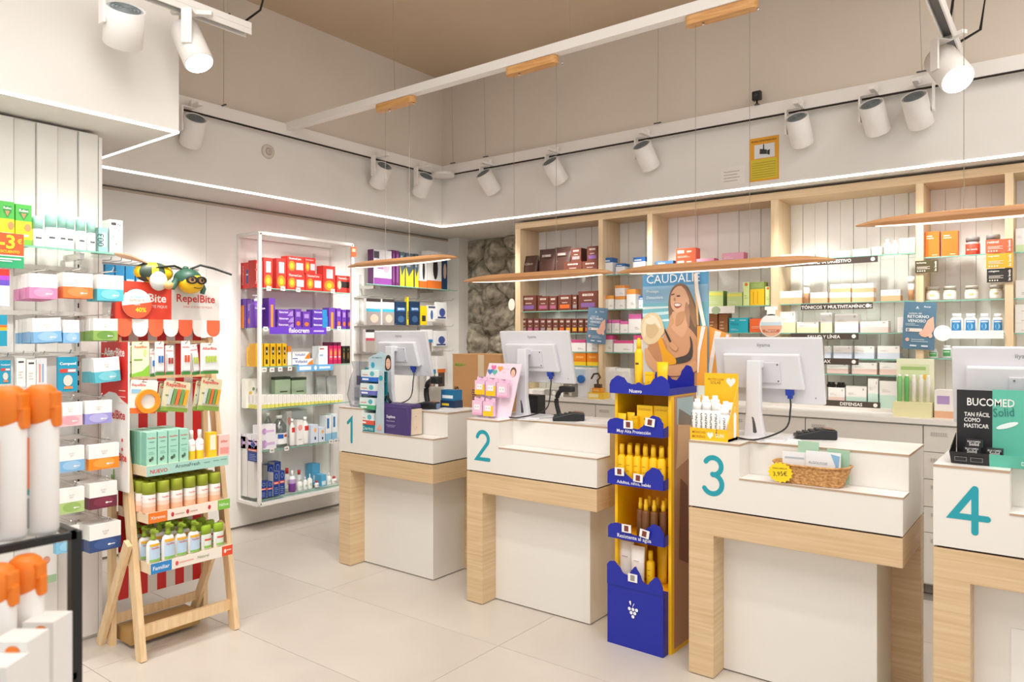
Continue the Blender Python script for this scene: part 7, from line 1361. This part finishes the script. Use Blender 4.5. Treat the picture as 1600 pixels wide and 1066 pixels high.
# poster on the stand
PO = thing('poster', 'beach poster of a laughing woman hugging a fair-haired child', 'poster', (-1.649, 3.568, 1.305))
k_ = .000606
def pz(pts, dz=0, sm=True):
    q = [((x-327)*k_, -.0006*dz-.001, (1010-y)*k_) for x, y in pts]; return smooth_loop(q, 4) if sm else q
m_ = MB(); m_.box(-307*k_, 0, 0, 308*k_, .004, 965*k_, '8FC0DC'); m_.build('board', PO)
m_ = MB(); lay = [([(20, 45), (635, 45), (630, 300), (20, 300)], '5F9FCB', False), ([(20, 150), (632, 150), (630, 300), (20, 300)], '93BEDB', False), ([(20, 300), (628, 300), (620, 560), (20, 520)], '7FC2CE', False), ([(20, 330), (300, 330), (300, 345), (20, 352)], 'E4F2F2', False), ([(20, 390), (300, 372), (300, 395), (20, 420)], 'CDE8EA', False), ([(20, 450), (300, 440), (300, 460), (20, 470)], 'DDF0F0', False), ([(20, 520), (620, 560), (600, 1010), (20, 1010)], 'D9D2C4', False),
    ([(372, 135), (300, 180), (270, 290), (275, 440), (300, 600), (480, 640), (545, 620), (560, 450), (520, 330), (480, 230), (440, 160)], '8A6A52', True),
    ([(480, 330), (530, 400), (555, 520), (540, 680), (480, 650), (450, 500)], '7A5E4C', True),
    ([(300, 400), (270, 500), (230, 560), (200, 700), (180, 850), (150, 1000), (545, 1008), (548, 800), (545, 640), (500, 560), (440, 490), (440, 400)], 'D39C74', True),
    ([(310, 380), (325, 470), (300, 520), (400, 600), (450, 500), (455, 380)], 'DDAA82', True),
    ([(345, 165), (300, 215), (290, 290), (305, 350), (350, 385), (410, 375), (455, 330), (470, 260), (440, 190), (395, 160)], 'EAB896', True),
    ([(322, 312), (350, 303), (392, 314), (385, 338), (352, 350), (330, 338)], 'B5604E', True), ([(328, 314), (352, 308), (386, 317), (378, 328), (350, 332), (332, 326)], 'FAF4EE', True),
    ([(440, 300), (470, 380), (460, 520), (430, 420), (425, 340)], 'B9886A', True), ([(395, 160), (445, 190), (500, 300), (540, 420), (520, 520), (470, 400), (462, 280), (430, 200)], '9A7658', True), ([(350, 400), (420, 380), (400, 470), (340, 500)], 'C9946C', True), ([(300, 228), (325, 222), (328, 230), (302, 236)], '6A4432', True), ([(350, 240), (378, 238), (380, 248), (352, 250)], '6A4432', True), ([(322, 262), (334, 258), (340, 280), (326, 286)], 'C98C66', True),
    ([(235, 525), (260, 560), (300, 640), (285, 645), (245, 570)], '3C3634', True), ([(470, 590), (495, 660), (480, 790), (345, 830), (335, 785), (440, 750), (475, 680)], '4A403C', True),
    ([(95, 640), (70, 760), (110, 850), (220, 840), (260, 750), (240, 640), (180, 600)], 'C48A5E', True),
    ([(165, 600), (200, 590), (250, 700), (340, 790), (330, 835), (230, 830), (205, 740)], 'F0A81E', True),
    ([(90, 385), (30, 430), (5, 510), (20, 600), (70, 660), (150, 650), (200, 600), (235, 540), (200, 430), (150, 390)], 'E6CDA0', True), ([(60, 500), (130, 480), (180, 540), (120, 610), (70, 590)], 'D6B888', True), ([(90, 400), (150, 420), (200, 500), (190, 520), (130, 450)], 'F4E6CC', True), ([(30, 480), (60, 470), (50, 600), (30, 580)], 'F0DEBB', True), ([(40, 450), (120, 420), (170, 460), (100, 490)], 'F2E2C4', True),
    ([(50, 700), (90, 720), (190, 830), (420, 840), (520, 800), (540, 880), (400, 930), (200, 930), (90, 860), (50, 790)], 'DBA376', True), ([(300, 640), (360, 690), (340, 720), (290, 680)], 'D9A078', True)]
for i, (pts, c_, s_) in enumerate(lay): m_.poly(pz(pts, .5+i*.5, s_), c_)
m_.build('photo_print', PO)
m_ = MB(); m_.text('CAUDALIE', ((320-327)*k_, -.018, (1010-90)*k_), (1, 0, 0), (0, 0, 1), 1, 'F4F6F8', width=.30); m_.text('Protege.', (-.118, -.018, (1010-200)*k_), (1, 0, 0), (0, 0, 1), 1, 'EAF3F8', width=.072, bold=.02); m_.text('Desacelera.', (-.105, -.018, (1010-250)*k_), (1, 0, 0), (0, 0, 1), 1, 'EAF3F8', width=.098, bold=.02); m_.build('lettering', PO)
m_ = MB(); cutout = pz([(634, 508), (640, 510), (820, 580), (830, 700), (760, 1000), (634, 1008)], 0, False); m_.prism([(p[0], .0, p[2]) for p in cutout], (0, .004, 0), 'F0A342'); cut = m_.build('beach_bag_cutout', PO)
m_ = MB(); m_.poly([(p[0], -.0195, p[2]) for p in pz([(545, 505), (634, 508), (634, 1008), (545, 1008)], 0, False)], 'F0A342')
for pts in ([(585, 508), (622, 512), (575, 720), (560, 900), (548, 900), (552, 700)], [(690, 545), (745, 558), (690, 720), (645, 990), (635, 990), (635, 830)], [(785, 575), (812, 582), (800, 640), (780, 640)], [(520, 60), (552, 60), (560, 190), (625, 505), (595, 508), (530, 220)]): m_.poly([(p[0], -.0225 if pts[0][0] < 600 else -.0006, p[2]) for p in pz(pts, 0, False)], 'F3EDE6')
for pts in ([(513, 60), (545, 60), (560, 500), (548, 500)],): m_.poly([(p[0], -.0222, p[2]) for p in pz(pts, 0, False)], 'DDAE78')
m_.build('white_stripe', cut)
